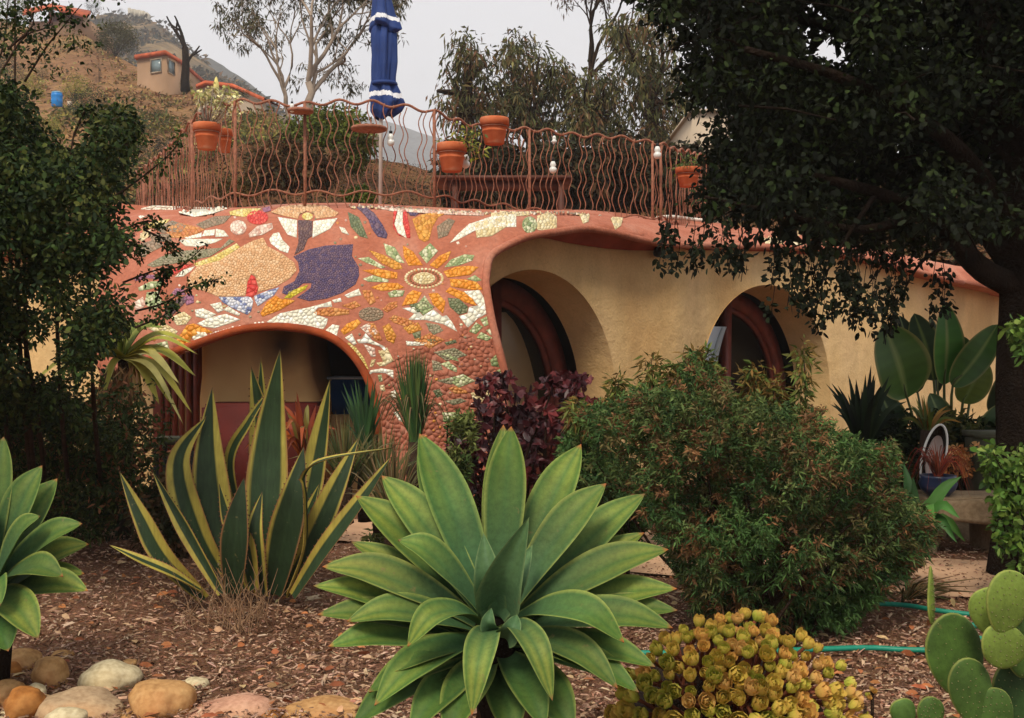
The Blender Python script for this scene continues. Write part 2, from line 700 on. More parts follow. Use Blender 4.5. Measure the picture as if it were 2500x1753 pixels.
hill('ridge', [(120, 90, 290), (200, 50, 290), (262, 33, 290), (320, 32, 290), (372, 46, 280), (420, 84, 270), (450, 118, 262), (482, 142, 260),
               (520, 170, 255), (600, 230, 250), (700, 300, 240)],
     [(120, 420, 110), (700, 420, 100)], MH2, 80, 30, 8, 2, 80)
hill('dark_ridge', [(400, 190, 520), (470, 142, 520), (510, 140, 520), (545, 158, 510), (575, 180, 500), (610, 205, 500), (680, 262, 480), (740, 330, 470), (800, 420, 470)],
     [(400, 520, 300), (800, 520, 280)], MH3, 60, 16, 14, 3, 160)
hill('mountain', [(560, 292, 1150), (700, 276, 1200), (780, 268, 1200), (880, 282, 1180), (960, 304, 1150), (1030, 330, 1150), (1110, 352, 1130), (1300, 372, 1100), (1900, 420, 1100), (2900, 430, 1100)],
     [(560, 640, 700), (2900, 640, 700)], MH4, 90, 16, 60, 4, 500)
hill('brush_slope', [(-100, 560, 18), (300, 520, 20), (420, 450, 21), (520, 380, 23), (600, 345, 25), (680, 372, 26), (760, 420, 26), (900, 392, 34), (1000, 402, 38), (1100, 430, 38), (1300, 420, 36), (1700, 400, 36), (3200, 380, 40)],
     [(-100, 640, 15), (520, 620, 17), (3200, 640, 17)], MHb, 110, 18, 1.2, 5, 12)

# ================================================================== HOUSE
HOUSE_LABEL = 'low curving stucco house with terracotta mosaic front, arched doorways and fireplace nook behind the garden'
house = thing('mosaic_house', (0, 9.5, 0), HOUSE_LABEL, 'house')
AX, AY = 0.732, 0.681          # direction of the ochre wall, running away to the right
NX, NY = -0.681, 0.732         # into the house


def wallpt(u, z, t=0.0):
    bulge = 0.07 * math.exp(-((u - 1.95) / 0.28) ** 2) + 0.03 * math.sin(u * 1.3) * math.sin(z * 1.1 + 1)
    k = 0.0
    return np.array([0.2 + AX * u + NX * (t - bulge), 10.0 + AY * u + NY * (t - bulge) + k, z])


F1z = [-1, 0, 1.2, 1.5, 1.75, 2.0, 2.2, 2.4, 2.5, 2.6, 2.68, 2.74, 2.85]
F1y = [8.72, 8.72, 8.80, 8.86, 8.97, 9.13, 9.28, 9.47, 9.60, 9.78, 10.0, 10.3, 11.2]


def sp_(x, k=0.12):
    return x if x > 1 else k * math.log1p(math.exp(x / k))


def FS(X, Z):
    y = float(np.interp(Z, F1z, F1y))
    y += 0.93 * sp_(X - 0.02) + 0.75 * sp_(-2.75 - X, 0.15)
    y += 0.03 * math.sin(X * 2.1 + 0.6) * math.sin(Z * 2.3)
    # the band over the wall swells out and back in along its length
    if X > 0.1: y += -0.10 * math.exp(-((X - 1.0) / 0.5) ** 2) * max(0, 1 - abs(Z - 2.5) / 0.6)
    return y


def ray_shell(px, py):
    x = (px - 1250.0) / FPX
    y = (py - 876.5) / FPX
    dy = math.cos(TH) - y * math.sin(TH)
    a = x / dy
    b = (-math.sin(TH) - y * math.cos(TH)) / dy
    lo, hi = 6.5, 26.0
    for _ in range(34):
        m = (lo + hi) / 2
        if FS(a * m, 1.4 + b * m) > m: lo = m
        else: hi = m
    m = (lo + hi) / 2
    return np.array([a * m, m, 1.4 + b * m])


def shell_nrm(p):
    e = 0.02
    X, Y, Z = p
    gx = (FS(X + e, Z) - FS(X - e, Z)) / (2 * e)
    gz_ = (FS(X, Z + e) - FS(X, Z - e)) / (2 * e)
    n = np.array([gx, -1.0, gz_])
    return n / np.linalg.norm(n)


def mat_terracotta():
    m, t, b = nt('terracotta_plaster')
    n1 = ntex(t, 'noise', 2.2, 5)
    n2 = ntex(t, 'noise', 30, 6)
    v = ntex(t, 'voronoi', 22, feature='DISTANCE_TO_EDGE')
    c1 = ramp(t, [(0.3, lin(160, 92, 68)), (0.5, lin(178, 110, 86)), (0.72, lin(188, 132, 110))], n1.outputs['Fac'])
    c2 = ramp(t, [(0.3, (0.84, 0.82, 0.82)), (0.7, (1.1, 1.08, 1.05))], n2.outputs['Fac'])
    c = mixc(t, c1, c2, 1.0, 'MULTIPLY')
    cr = ramp(t, [(0.0, (0.8, 0.78, 0.76)), (0.03, (1, 1, 1))], v.outputs['Distance'])
    c = mixc(t, c, cr, 0.7, 'MULTIPLY')
    t.links.new(c, b.inputs['Base Color'])
    b.inputs['Roughness'].default_value = 0.8
    b.inputs['Specular IOR Level'].default_value = 0.2
    bump(t, b, n2.outputs['Fac'], 0.7, 0.014)
    return m


def mat_stucco():
    m, t, b = nt('ochre_stucco')
    n1 = ntex(t, 'noise', 1.1, 5)
    n2 = ntex(t, 'noise', 45, 6)
    n3 = ntex(t, 'noise', 3.5, 6, stretch=(1, 1, 0.35))
    c1 = ramp(t, [(0.3, lin(204, 166, 114)), (0.5, lin(216, 182, 130)), (0.72, lin(224, 194, 148))], n1.outputs['Fac'])
    c2 = ramp(t, [(0.3, (0.86, 0.85, 0.82)), (0.7, (1.06, 1.05, 1.03))], n3.outputs['Fac'])
    c3 = ramp(t, [(0.3, (0.92, 0.92, 0.91)), (0.7, (1.05, 1.05, 1.05))], n2.outputs['Fac'])
    c = mixc(t, mixc(t, c1, c2, 1.0, 'MULTIPLY'), c3, 1.0, 'MULTIPLY')
    n4 = ntex(t, 'noise', 0.55, 7, rough=.7)
    c = mixc(t, c, lin(176, 134, 84), ramp(t, [(.52, (0, 0, 0)), (.66, (.45, .45, .45))], n4.outputs['Fac']))
    vc = ntex(t, 'voronoi', 1.4, feature='DISTANCE_TO_EDGE')
    nd = ntex(t, 'noise', 4, 5)
    vm = t.nodes.new('ShaderNodeVectorMath'); vm.operation = 'ADD'
    t.links.new(nd.outputs['Color'], vm.inputs[0]); tcn = t.nodes.new('ShaderNodeTexCoord'); t.links.new(tcn.outputs['Object'], vm.inputs[1])
    t.links.new(vm.outputs[0], vc.inputs['Vector'])
    c = mixc(t, c, ramp(t, [(0, (.62, .56, .5)), (.006, (1, 1, 1))], vc.outputs['Distance']), .45, 'MULTIPLY')
    t.links.new(c, b.inputs['Base Color'])
    b.inputs['Roughness'].default_value = 0.85
    b.inputs['Specular IOR Level'].default_value = 0.15
    n5 = ntex(t, 'noise', 7, 4)
    hm = t.nodes.new('ShaderNodeMath'); hm.operation = 'MULTIPLY_ADD'; hm.inputs[1].default_value = 3.0
    t.links.new(n5.outputs['Fac'], hm.inputs[0]); t.links.new(n2.outputs['Fac'], hm.inputs[2])
    bump(t, b, hm.outputs[0], 0.5, 0.012)
    return m


M_terra = mat_terracotta()
M_stucco = mat_stucco()
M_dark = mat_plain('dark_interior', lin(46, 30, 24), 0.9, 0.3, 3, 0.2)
M_wood = mat_plain('red_stained_wood', lin(118, 54, 40), 0.55, 0.3, 7, 0.3, 0.004, spec=0.35)
M_rust = mat_plain('rusty_iron', lin(146, 94, 72), 0.75, 0.35, 30, 0.4, 0.003, spec=0.3)

# shell outline and fireplace opening in photo pixels, solved onto the curved surface
sh_out = [(262, 500), (300, 497), (350, 502), (420, 506), (520, 508), (600, 506), (660, 500), (740, 496), (850, 495), (960, 500), (1080, 507),
          (1200, 512), (1320, 513), (1430, 512), (1520, 520), (1600, 532), (1750, 545), (1900, 562), (2050, 590), (2200, 622), (2350, 652), (2500, 690), (2620, 730),
          (2620, 762), (2500, 722), (2350, 690), (2200, 655), (2040, 616), (1900, 605), (1800, 601), (1700, 601), (1647, 598), (1585, 589), (1492, 567), (1430, 558),
          (1367, 565), (1290, 578), (1243, 597), (1197, 628), (1187, 674), (1186, 710), (1196, 770), (1212, 830), (1226, 890), (1238, 950), (1245, 1040), (1250, 1170), (1252, 1290),
          (930, 1290), (925, 1180), (922, 1060), (915, 980), (900, 930), (875, 885), (845, 850), (805, 822), (755, 806), (690, 798), (620, 800), (560, 812), (510, 828),
          (450, 850), (400, 868), (340, 888), (300, 905), (250, 925), (215, 850), (225, 760), (250, 660), (262, 590), (258, 540)]
v2, F, P3 = trimesh(sh_out, [], 17, lambda v: np.array([ray_shell(x, y) for x, y in v]))
N3 = np.array([shell_nrm(p) for p in P3])
thk = np.where(P3[:, 2] > 2.2, 0.30, 0.42)
back = P3 - N3 * 0.0
dirb = np.tile(np.array([0.0, 1.0, 0.0]), (len(P3), 1))
right = P3[:, 0] > 0.1
dirb[right] = np.array([NX, NY, 0])
back = P3 + dirb * thk[:, None]
Vs, Fs, nr = solidify(P3, F, back)
# make the triangles face outwards
canopy = mk('mosaic_canopy', Vs, Fs, M_terra, house, smooth=False)
canopy.data.polygons.foreach_set('use_smooth', np.array([i < nr for i in range(len(Fs))]))
canopy['label'] = 'terracotta plaster shell covered with pictures in broken tile'
# rounded bead along the lower edge of the roof band and around the nook
def edge_tube(pts, r, name, mat, parent, n=8):
    P = bez([ray_shell(x, y) for x, y in pts], len(pts) * 4)
    V, F = tube(P, r, n)
    return mk(name, V, F, mat, parent, True)


edge_tube([(1240, 940), (1222, 870), (1200, 780), (1187, 700), (1188, 668), (1199, 625), (1243, 597), (1290, 578), (1367, 565), (1430, 558), (1492, 567), (1585, 589), (1647, 598), (1800, 601), (2040, 616), (2350, 690)], 0.035, 'edge_bead', M_terra, canopy)
M_ember = mat_plain('orange_plaster', lin(150, 66, 28), 0.8, 0.3, 9, 0.5, 0.01)
edge_tube([(330, 892), (400, 868), (450, 850), (510, 828), (560, 812), (620, 800), (690, 798), (755, 806), (805, 822), (845, 850), (875, 885), (900, 930), (915, 980), (922, 1060)], 0.034, 'arch_bead', M_ember, canopy)

# soffit: dark red underside between the bead and the ochre wall
def ray_wall(px, py, t=-0.015):
    x = (px - 1250.0) / FPX; y = (py - 876.5) / FPX
    dy = math.cos(TH) - y * math.sin(TH); a = x / dy; b = (-math.sin(TH) - y * math.cos(TH)) / dy
    # plane through the wall: (X-.2)*AY - (Y-10)*AX = 0 shifted by t along N
    X0, Y0 = 0.2 + NX * t, 10 + NY * t
    Y = (Y0 * AX - X0 * AY) / (AX - a * AY)
    return np.array([a * Y, Y, 1.4 + b * Y])
V, F = [], []
sof_pts = [(1262, 590, 592), (1300, 575, 580), (1340, 570, 583), (1380, 563, 592), (1430, 558, 600), (1480, 564, 607), (1530, 575, 611), (1585, 589, 612), (1640, 598, 612), (1720, 601, 611), (1800, 601, 612), (1900, 605, 616), (2040, 616, 628), (2200, 655, 664), (2350, 690, 698)]
for px, y0, y1 in sof_pts:
    a = ray_shell(px, y0 - 3) + np.array([NX, NY, 0]) * .03; b = ray_wall(px, y1)
    for k in range(4): V.append(a + (b - a) * k / 3 + np.array([0, 0, .012 * math.sin(math.pi * k / 3)]))
F = [(i * 4 + k, i * 4 + k + 1, i * 4 + k + 5, i * 4 + k + 4) for i in range(len(sof_pts) - 1) for k in range(3)]
mk('soffit', V, F, mat_plain('dark_red_plaster', lin(150, 70, 50), .85, .25, 5, .4), house, True)
P = bez([ray_shell(px, y) + np.array([0, .05, 0.01]) for px, y in ((1605, 534), (1640, 530), (1690, 536), (1760, 543))], 16)
V, F = tube(P, .022, 8); mk('white_coping', V, F, mat_plain('white_plaster', lin(226, 220, 206), .8, .1, 8, .2), house, True)

# ---- roof deck behind the front edge
V, F = [], []
rl = [(-4.2, 11.5), (-3.2, 10.2), (-1.5, 10.05), (0, 10.1), (1.5, 11.5), (3.5, 13.4), (8, 17.6)]
V = [(x, y, 2.62) for x, y in rl] + [(x, 22, 2.66) for x, y in rl] + [(x, y, 2.40) for x, y in rl] + [(x, 22, 2.40) for x, y in rl]
n = len(rl)
F = [(i, i + 1, n + i + 1, n + i) for i in range(n - 1)] + [(2 * n + i + 1, 2 * n + i, 3 * n + i, 3 * n + i + 1) for i in range(n - 1)]
F += [(2 * n + i, 2 * n + i + 1, i + 1, i) for i in range(n - 1)]
mk('roof', V, F, M_terra, house)

# ---- ochre wall with its arched openings
def arch(uc, r, ztop, zs, k=40, z0=-0.05):
    out = [(uc - r, z0)]
    for i in range(k + 1):
        a = math.pi * (1 - i / k)
        ca, sa = math.cos(a), math.sin(a)
        out.append((uc + r * ca, zs + (ztop - zs) * sa ** 0.92))
    out.append((uc + r, z0))
    return out


A1 = arch(0.02, 1.06, 2.115, 0.85)
A2 = arch(3.72, 1.30, 2.12, 0.80)
wo_ = [(-1.3, -0.1), (A1[0][0], -0.1)] + A1 + [(A1[-1][0], -0.1), (A2[0][0], -0.1)] + A2 + [(A2[-1][0], -0.1), (11, -0.1), (11, 2.55), (0.1, 2.55), (-0.2, 2.47), (-0.6, 2.27), (-1.08, 1.93), (-1.3, 1.6)]
# clean duplicates
wc = []
for p in wo_:
    if not wc or (abs(p[0] - wc[-1][0]) + abs(p[1] - wc[-1][1])) > 1e-4: wc.append(p)
v2, F, P3 = trimesh(wc, [], 0.13, lambda v: np.array([wallpt(u, z) for u, z in v]))
F = [tuple(f) for f in F]
mk('wall', P3, F, M_stucco, house, True)


def reveal(A, name, t0=0.0, t1=0.45, flare=0.03):
    V, F = [], []
    uc = (A[0][0] + A[-1][0]) / 2
    m = 5
    for (u, z) in A:
        for k in range(m):
            t = t0 + (t1 - t0) * k / (m - 1)
            s = 1 - flare * (k / (m - 1))
            rr = 0.012 if k == 0 else 0
            V.append(wallpt(uc + (u - uc) * s, z * (1 - 0.006 * k), t - rr))
    for i in range(len(A) - 1):
        for k in range(m - 1):
            a_ = i * m + k
            F.append((a_, a_ + 1, a_ + m + 1, a_ + m))
    return mk(name, V, F, M_stucco, house, True)


reveal(A1, 'door_reveal'); reveal(A2, 'door_reveal')
# inner faces of the wall around the openings, dark rooms behind
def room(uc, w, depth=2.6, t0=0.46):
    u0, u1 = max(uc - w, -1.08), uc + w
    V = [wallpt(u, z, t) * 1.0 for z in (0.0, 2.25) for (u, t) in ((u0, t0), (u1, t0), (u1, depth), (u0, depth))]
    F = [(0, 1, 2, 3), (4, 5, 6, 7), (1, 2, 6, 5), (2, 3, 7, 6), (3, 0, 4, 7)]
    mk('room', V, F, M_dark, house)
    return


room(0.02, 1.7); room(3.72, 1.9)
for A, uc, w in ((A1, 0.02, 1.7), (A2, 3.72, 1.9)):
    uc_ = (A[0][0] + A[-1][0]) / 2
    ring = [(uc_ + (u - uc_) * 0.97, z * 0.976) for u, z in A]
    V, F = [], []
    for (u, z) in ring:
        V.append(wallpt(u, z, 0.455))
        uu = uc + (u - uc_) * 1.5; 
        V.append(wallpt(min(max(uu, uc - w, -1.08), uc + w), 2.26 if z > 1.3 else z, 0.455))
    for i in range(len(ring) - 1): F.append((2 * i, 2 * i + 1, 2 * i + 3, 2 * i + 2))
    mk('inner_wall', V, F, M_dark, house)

# glass
def mat_glass(name, c, trans=0.75):
    m, t, b = nt(name)
    b.inputs['Base Color'].default_value = (*c, 1)
    b.inputs['Roughness'].default_value = 0.08
    b.inputs['Specular IOR Level'].default_value = 0.6
    tr = t.nodes.new('ShaderNodeBsdfTransparent')
    mx = t.nodes.new('ShaderNodeMixShader')
    mx.inputs[0].default_value = trans
    t.links.new(b.outputs[0], mx.inputs[1]); t.links.new(tr.outputs[0], mx.inputs[2])
    t.links.new(mx.outputs[0], t.nodes['Material Output'].inputs['Surface'])
    return m


M_glass = mat_glass('door_glass', (0.02, 0.018, 0.015), 0.8)


def ringband(uc, r0, r1, zt0, zt1, t0, t1, name, parent, zs=0.85):
    a = arch(uc, r0, zt0, zs, 36, 0.02); b = arch(uc, r1, zt1, zs, 36, 0.02)
    V, F = [], []
    for (p, q) in zip(a, b):
        V += [wallpt(*p, t0), wallpt(*q, t0), wallpt(*q, t1), wallpt(*p, t1)]
    for i in range(len(a) - 1):
        for k in range(4):
            F.append((4 * i + k, 4 * i + (k + 1) % 4, 4 * i + 4 + (k + 1) % 4, 4 * i + 4 + k))
    F += [(0, 1, 2, 3), tuple(4 * (len(a) - 1) + k for k in (3, 2, 1, 0))]
    return mk(name, V, F, M_wood, parent, False)


def beam(p, q, w, t0, t1, name, parent, mat=M_wood):
    (u0, z0), (u1, z1) = p, q
    d = np.array([u1 - u0, z1 - z0]); d /= np.linalg.norm(d); nn = np.array([-d[1], d[0]]) * w / 2
    c = [(u0 + nn[0], z0 + nn[1]), (u0 - nn[0], z0 - nn[1]), (u1 - nn[0], z1 - nn[1]), (u1 + nn[0], z1 + nn[1])]
    V = [wallpt(u, z, t) for t in (t0, t1) for u, z in c]
    F = [(0, 1, 2, 3), (7, 6, 5, 4), (0, 4, 5, 1), (1, 5, 6, 2), (2, 6, 7, 3), (3, 7, 4, 0)]
    return mk(name, V, F, mat, parent)


def doorset(uc, r, zt, zs, kind):
    fr = ringband(uc, r - 0.17, r, zt - 0.19, zt, 0.60, 0.74, 'door_frame', house, zs)
    fr['label'] = 'red-brown arched door frame with a centre post'
    beam((uc + 0.06, 0.0), (uc + 0.06, zt - 0.05), 0.11, 0.585, 0.70, 'centre_post', fr)
    ringband(uc, r - 0.225, r - 0.17, zt - 0.25, zt - 0.19, 0.64, 0.70, 'sash', fr, zs)
    beam((uc - r + 0.1, 0.12), (uc + r - 0.1, 0.12), 0.2, 0.61, 0.70, 'bottom_rail', fr)
    a = arch(uc, r - 0.2, zt - 0.22, zs, 30, 0.05)
    n = len(a)
    V = [wallpt(u, z, 0.665) for u, z in a] + [wallpt(u, z, 0.672) for u, z in a]
    F = [tuple(range(n)), tuple(range(2 * n - 1, n - 1, -1))]
    mk('glass_pane', V, F, M_glass, fr)


doorset(0.02, 1.04, 2.08, 0.85, 0)
doorset(3.72, 1.28, 2.09, 0.80, 1)
# added tan panel behind the first door's glass, standing in for its reflection
M_tan = mat_plain('tan_reflection', lin(236, 206, 156), 0.8, 0.15, 2, 0.2)
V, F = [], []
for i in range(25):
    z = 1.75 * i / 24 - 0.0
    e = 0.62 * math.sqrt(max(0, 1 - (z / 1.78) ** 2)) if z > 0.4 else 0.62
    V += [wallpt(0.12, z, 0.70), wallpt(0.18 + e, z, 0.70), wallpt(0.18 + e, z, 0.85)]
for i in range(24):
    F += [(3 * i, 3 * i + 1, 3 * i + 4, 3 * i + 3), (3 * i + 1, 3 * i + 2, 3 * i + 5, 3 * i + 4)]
mk('tan_reflection_panel', V, F, M_tan, house)
# pale arched panel standing in the left half of the second door
M_pale = mat_plain('pale_blue_paint', lin(190, 204, 214), 0.5, 0.06, 3, 0.1)
def curved_panel(us, t0, t1, name, mat):
    V, F = [], []
    for i in range(21):
        z = 0.2 + 1.45 * i / 20
        s = math.sqrt(max(0, 1 - (z / 1.75) ** 2))
        uo = us[0] * s; ui = us[1] * s ** 1.3
        for u in (uo, ui):
            for t in (t0, t1): V.append(wallpt(3.72 + u, z, t))
    for i in range(20):
        for a_, b_2 in ((0, 2), (2, 3), (3, 1), (1, 0)):
            F.append((4 * i + a_, 4 * i + b_2, 4 * i + 4 + b_2, 4 * i + 4 + a_))
    return mk(name, V, F, mat, house)


curved_panel((-1.26, -0.55), 0.50, 0.54, 'arched_panel', M_pale)
curved_panel((-0.53, -0.42), 0.49, 0.55, 'panel_trim', mat_plain('pale_grey_trim', lin(160, 172, 178), 0.6, 0.1, 3, 0.1))

# ---- fireplace nook behind the mosaic opening
M_hearth = mat_plain('red_hearth_plaster', lin(78, 20, 12), 0.7, 0.25, 4, 0.3)
M_blue = mat_plain('blue_fabric', lin(16, 66, 124), 0.7, 0.2, 5, 0.3)
V, F = box((-1.95, 11.2, 1.15), (2.8, 0.15, 2.3)); mk('nook_back_wall', V, F, M_stucco, house)
V, F = box((-0.62, 10.55, 1.15), (0.14, 1.2, 2.26)); mk('nook_side_wall', V, F, M_stucco, house)
V, F = box((-1.9, 10.62, 2.31), (2.6, 1.2, 0.08)); mk('nook_ceiling', V, F, M_stucco, house)


def mat_soot():
    m, t, b = nt('sooty_stucco')
    n1 = ntex(t, 'noise', 1.5, 5)
    n3 = ntex(t, 'noise', 5, 5)
    c1 = ramp(t, [(0.3, lin(190, 146, 92)), (0.7, lin(212, 172, 116))], n1.outputs['Fac'])
    geo = t.nodes.new('ShaderNodeNewGeometry')
    mp = t.nodes.new('ShaderNodeMapping')
    mp.vector_type = 'POINT'
    p = W(680, 838, 9.3)
    mp.inputs['Location'].default_value = (-p[0] / 0.38, 0, -p[2] / 0.40)
    mp.inputs['Scale'].default_value = (1 / 0.38, 0.0, 1 / 0.40)
    t.links.new(geo.outputs['Position'], mp.inputs[0])
    ln = t.nodes.new('ShaderNodeVectorMath'); ln.operation = 'LENGTH'
    t.links.new(mp.outputs[0], ln.inputs[0])
    ad = t.nodes.new('ShaderNodeMath'); ad.operation = 'ADD'
    t.links.new(ln.outputs['Value'], ad.inputs[0])
    m2 = t.nodes.new('ShaderNodeMath'); m2.operation = 'MULTIPLY'; m2.inputs[1].default_value = 0.35
    t.links.new(n3.outputs['Fac'], m2.inputs[0]); t.links.new(m2.outputs[0], ad.inputs[1])
    fac = ramp(t, [(0.25, (0.9, 0.9, 0.9)), (0.95, (0.0, 0.0, 0.0))], ad.outputs[0])
    c = mixc(t, c1, lin(34, 20, 14), fac)
    t.links.new(c, b.inputs['Base Color'])
    b.inputs['Roughness'].default_value = 0.9
    bump(t, b, n3.outputs['Fac'], 0.2, 0.01)
    return m


cx0, cx1 = W(481, 900, 9.4)[0], W(752, 900, 9.4)[0]
V, F = [], []
prof = [(0.0, -0.02, 0.10), (0.9, -0.02, 0.10), (0.97, -0.02, 0.09), (1.15, 0.0, 0.02), (1.4, 0.0, -0.02), (1.7, 0.0, -0.02), (2.05, 0.0, 0.0)]
for (z, dl, dr) in prof:
    x0, x1 = cx0 + dl, cx1 + dr
    n = 8
    y0, y1 = 9.45, 10.9
    rr = 0.12
    pts = [(x0, y1)]
    for k in range(n + 1): 
        a_ = math.pi + math.pi / 2 * k / n
        pts.append((x0 + rr + rr * math.cos(a_), y0 + rr + rr * math.sin(a_)))
    for k in range(n + 1):
        a_ = 1.5 * math.pi + math.pi / 2 * k / n
        pts.append((x1 - rr + rr * math.cos(a_), y0 + rr + rr * math.sin(a_)))
    pts.append((x1, y1))
    V += [(x, y, z) for x, y in pts]
m_ = len(pts)
F = [(i * m_ + j, i * m_ + j + 1, (i + 1) * m_ + j + 1, (i + 1) * m_ + j) for i in range(len(prof) - 1) for j in range(m_ - 1)]
o = mk('chimney_breast', V, F, mat_soot(), house, True)
o['label'] = 'ochre chimney breast with a soot stain at the top'
hx0, hx1 = W(502, 1000, 9.15)[0], W(778, 1000, 9.15)[0]
bm = bmesh.new(); bmesh.ops.create_cube(bm, size=1)
for v in bm.verts:
    v.co = Vector(((hx0 + hx1) / 2 + v.co.x * (hx1 - hx0), 9.25 + v.co.y * 0.5, 0.47 + v.co.z * 0.94))
bmesh.ops.bevel(bm, geom=bm.edges[:], offset=0.03, segments=3, affect='EDGES')
V = [tuple(v.co) for v in bm.verts]; F = [tuple(v.index for v in f.verts) for f in bm.faces]; bm.free()
mk('hearth', V, F, M_hearth, house, True)['label'] = 'dark red raised hearth in front of the chimney'
# wood-slatted door left of the chimney
wx0, wx1 = W(380, 900, 10.4)[0], W(484, 900, 10.4)[0]
V, F = box(((wx0 + wx1) / 2, 10.5, 1.0), (wx1 - wx0 + 0.1, 0.05, 2.0)); dr = mk('nook_door', V, F, M_wood, house)
k = 6
for i in range(k):
    V, F = box((wx0 + (i + 0.5) * (wx1 - wx0) / k, 10.45, 1.0), ((wx1 - wx0) / k - 0.02, 0.03, 1.96))
    mk('door_slat', V, F, M_wood, dr)
# left wing of the house: ochre wall seen through the shrub
V, F = [], []
for i in range(21):
    x = -9.5 + i * 0.32; y = 10.6 + 0.25 * math.sin(x * 0.8)
    for z in (0, 0.8, 1.6, 2.3): V.append((x, y, z))
F = [(i * 4 + k, i * 4 + 4 + k, i * 4 + 5 + k, i * 4 + k + 1) for i in range(20) for k in range(3)]
mk('left_wall', V, F, M_stucco, house, True)
V, F = [], []
for i in range(21):
    x = -9.5 + i * 0.32; y = 10.6 + 0.25 * math.sin(x * 0.8)
    for k in range(6):
        a_ = -math.pi / 2 + math.pi * k / 5
        V.append((x, y - 0.22 * math.cos(a_) - 0.02, 2.42 + 0.17 * math.sin(a_)))
F = [(i * 6 + k, i * 6 + 6 + k, i * 6 + 7 + k, i * 6 + k + 1) for i in range(20) for k in range(5)]
mk('left_roof_band', V, F, M_terra, house, True)
# blue cooler in the nook
bx0, bx1 = W(803, 925, 10.0)[0], W(908, 925, 10.0)[0]
b0, b1 = W(850, 1012, 10.0)[2], W(850, 925, 10.0)[2]
bt = thing('storage_chest', ((bx0 + bx1) / 2, 10.2, b0), 'blue storage chest with a pale rim inside the fireplace nook, on a plaster ledge', 'storage chest')
bm = bmesh.new(); bmesh.ops.create_cube(bm, size=1)
for v in bm.verts: v.co = Vector((v.co.x * (bx1 - bx0) * (1 if v.co.z > 0 else 0.92), v.co.y * 0.4, (v.co.z + 0.5) * (b1 - b0)))
bmesh.ops.bevel(bm, geom=bm.edges[:], offset=0.02, segments=2, affect='EDGES')
V = np.array([tuple(v.co) for v in bm.verts]) + wloc(bt); F = [tuple(v.index for v in f.verts) for f in bm.faces]; bm.free()
mk('body', V, F, M_blue, bt, True)
V, F = box(((bx0 + bx1) / 2, 10.2, b1 + 0.008), ((bx1 - bx0) + 0.03, 0.44, 0.022)); mk('rim', V, F, M_pale, bt)
V, F = box(((bx0 + bx1) / 2, 10.25, b0 / 2), ((bx1 - bx0) + 0.5, 0.6, b0)); mk('ledge', V, F, M_stucco, house)

# ================================================================== MOSAIC
TC = {
    'white': [lin(246, 242, 222), lin(238, 234, 212), lin(248, 246, 234), lin(228, 222, 198)],
    'cream': [lin(226, 206, 156), lin(214, 192, 140), lin(232, 218, 176)],
    'peach': [lin(222, 176, 128), lin(214, 164, 116), lin(228, 188, 144)],
    'ycream': [lin(228, 206, 124), lin(216, 190, 104), lin(232, 214, 150)],
    'grey': [lin(150, 128, 104), lin(138, 122, 98), lin(162, 136, 110)],
    'ggreen': [lin(150, 142, 112), lin(138, 134, 104), lin(160, 146, 118)],
    'red': [lin(214, 72, 62), lin(206, 64, 56), lin(220, 88, 74)],
    'pinkw': [lin(226, 196, 176), lin(206, 160, 140), lin(236, 220, 200)],
    'purple': [lin(106, 86, 108), lin(96, 78, 102), lin(118, 94, 108), lin(88, 74, 106)],
    'violet': [lin(160, 106, 130), lin(148, 98, 124), lin(170, 120, 138)],
    'bluew': [lin(176, 182, 204), lin(206, 208, 216), lin(110, 118, 158), lin(222, 220, 222)],
    'orange': [lin(232, 152, 52), lin(222, 138, 40), lin(238, 166, 70)],
    'amber': [lin(216, 150, 60), lin(204, 134, 56), lin(224, 164, 76)],
    'dullor': [lin(206, 136, 74), lin(198, 122, 70), lin(212, 150, 88)],
    'ygreen': [lin(206, 186, 50), lin(190, 176, 44), lin(216, 196, 74)],
    'green': [lin(150, 160, 108), lin(126, 144, 94), lin(182, 186, 140), lin(206, 206, 168)],
    'gwhite': [lin(196, 200, 152), lin(164, 176, 122), lin(218, 216, 180), lin(142, 158, 108)],
    'dgreen': [lin(118, 124, 88), lin(104, 114, 82), lin(132, 132, 98)],
    'violetg': [lin(116, 88, 84), lin(128, 100, 92), lin(104, 80, 82)],
    'brown': [lin(150, 104, 66), lin(138, 92, 58)],
    'terra': [lin(164, 98, 76), lin(170, 105, 83), lin(158, 93, 71), lin(168, 108, 88)],
}
_tm = {}


def tilemat(kind, i):
    k = (kind, i)
    if k not in _tm:
        c = TC[kind][i % len(TC[kind])]
        m, t, b = nt('glazed_tile_' + kind)
        n = ntex(t, 'noise', 18, 3)
        t.links.new(ramp(t, [(0.3, tuple(v * .86 for v in c)), (0.7, tuple(min(1, v * 1.06) for v in c))], n.outputs['Fac']), b.inputs['Base Color'])
        b.inputs['Roughness'].default_value = 0.45
        b.inputs['Specular IOR Level'].default_value = 0.3 if kind != 'terra' else .1
        _tm[k] = m
    return _tm[k]


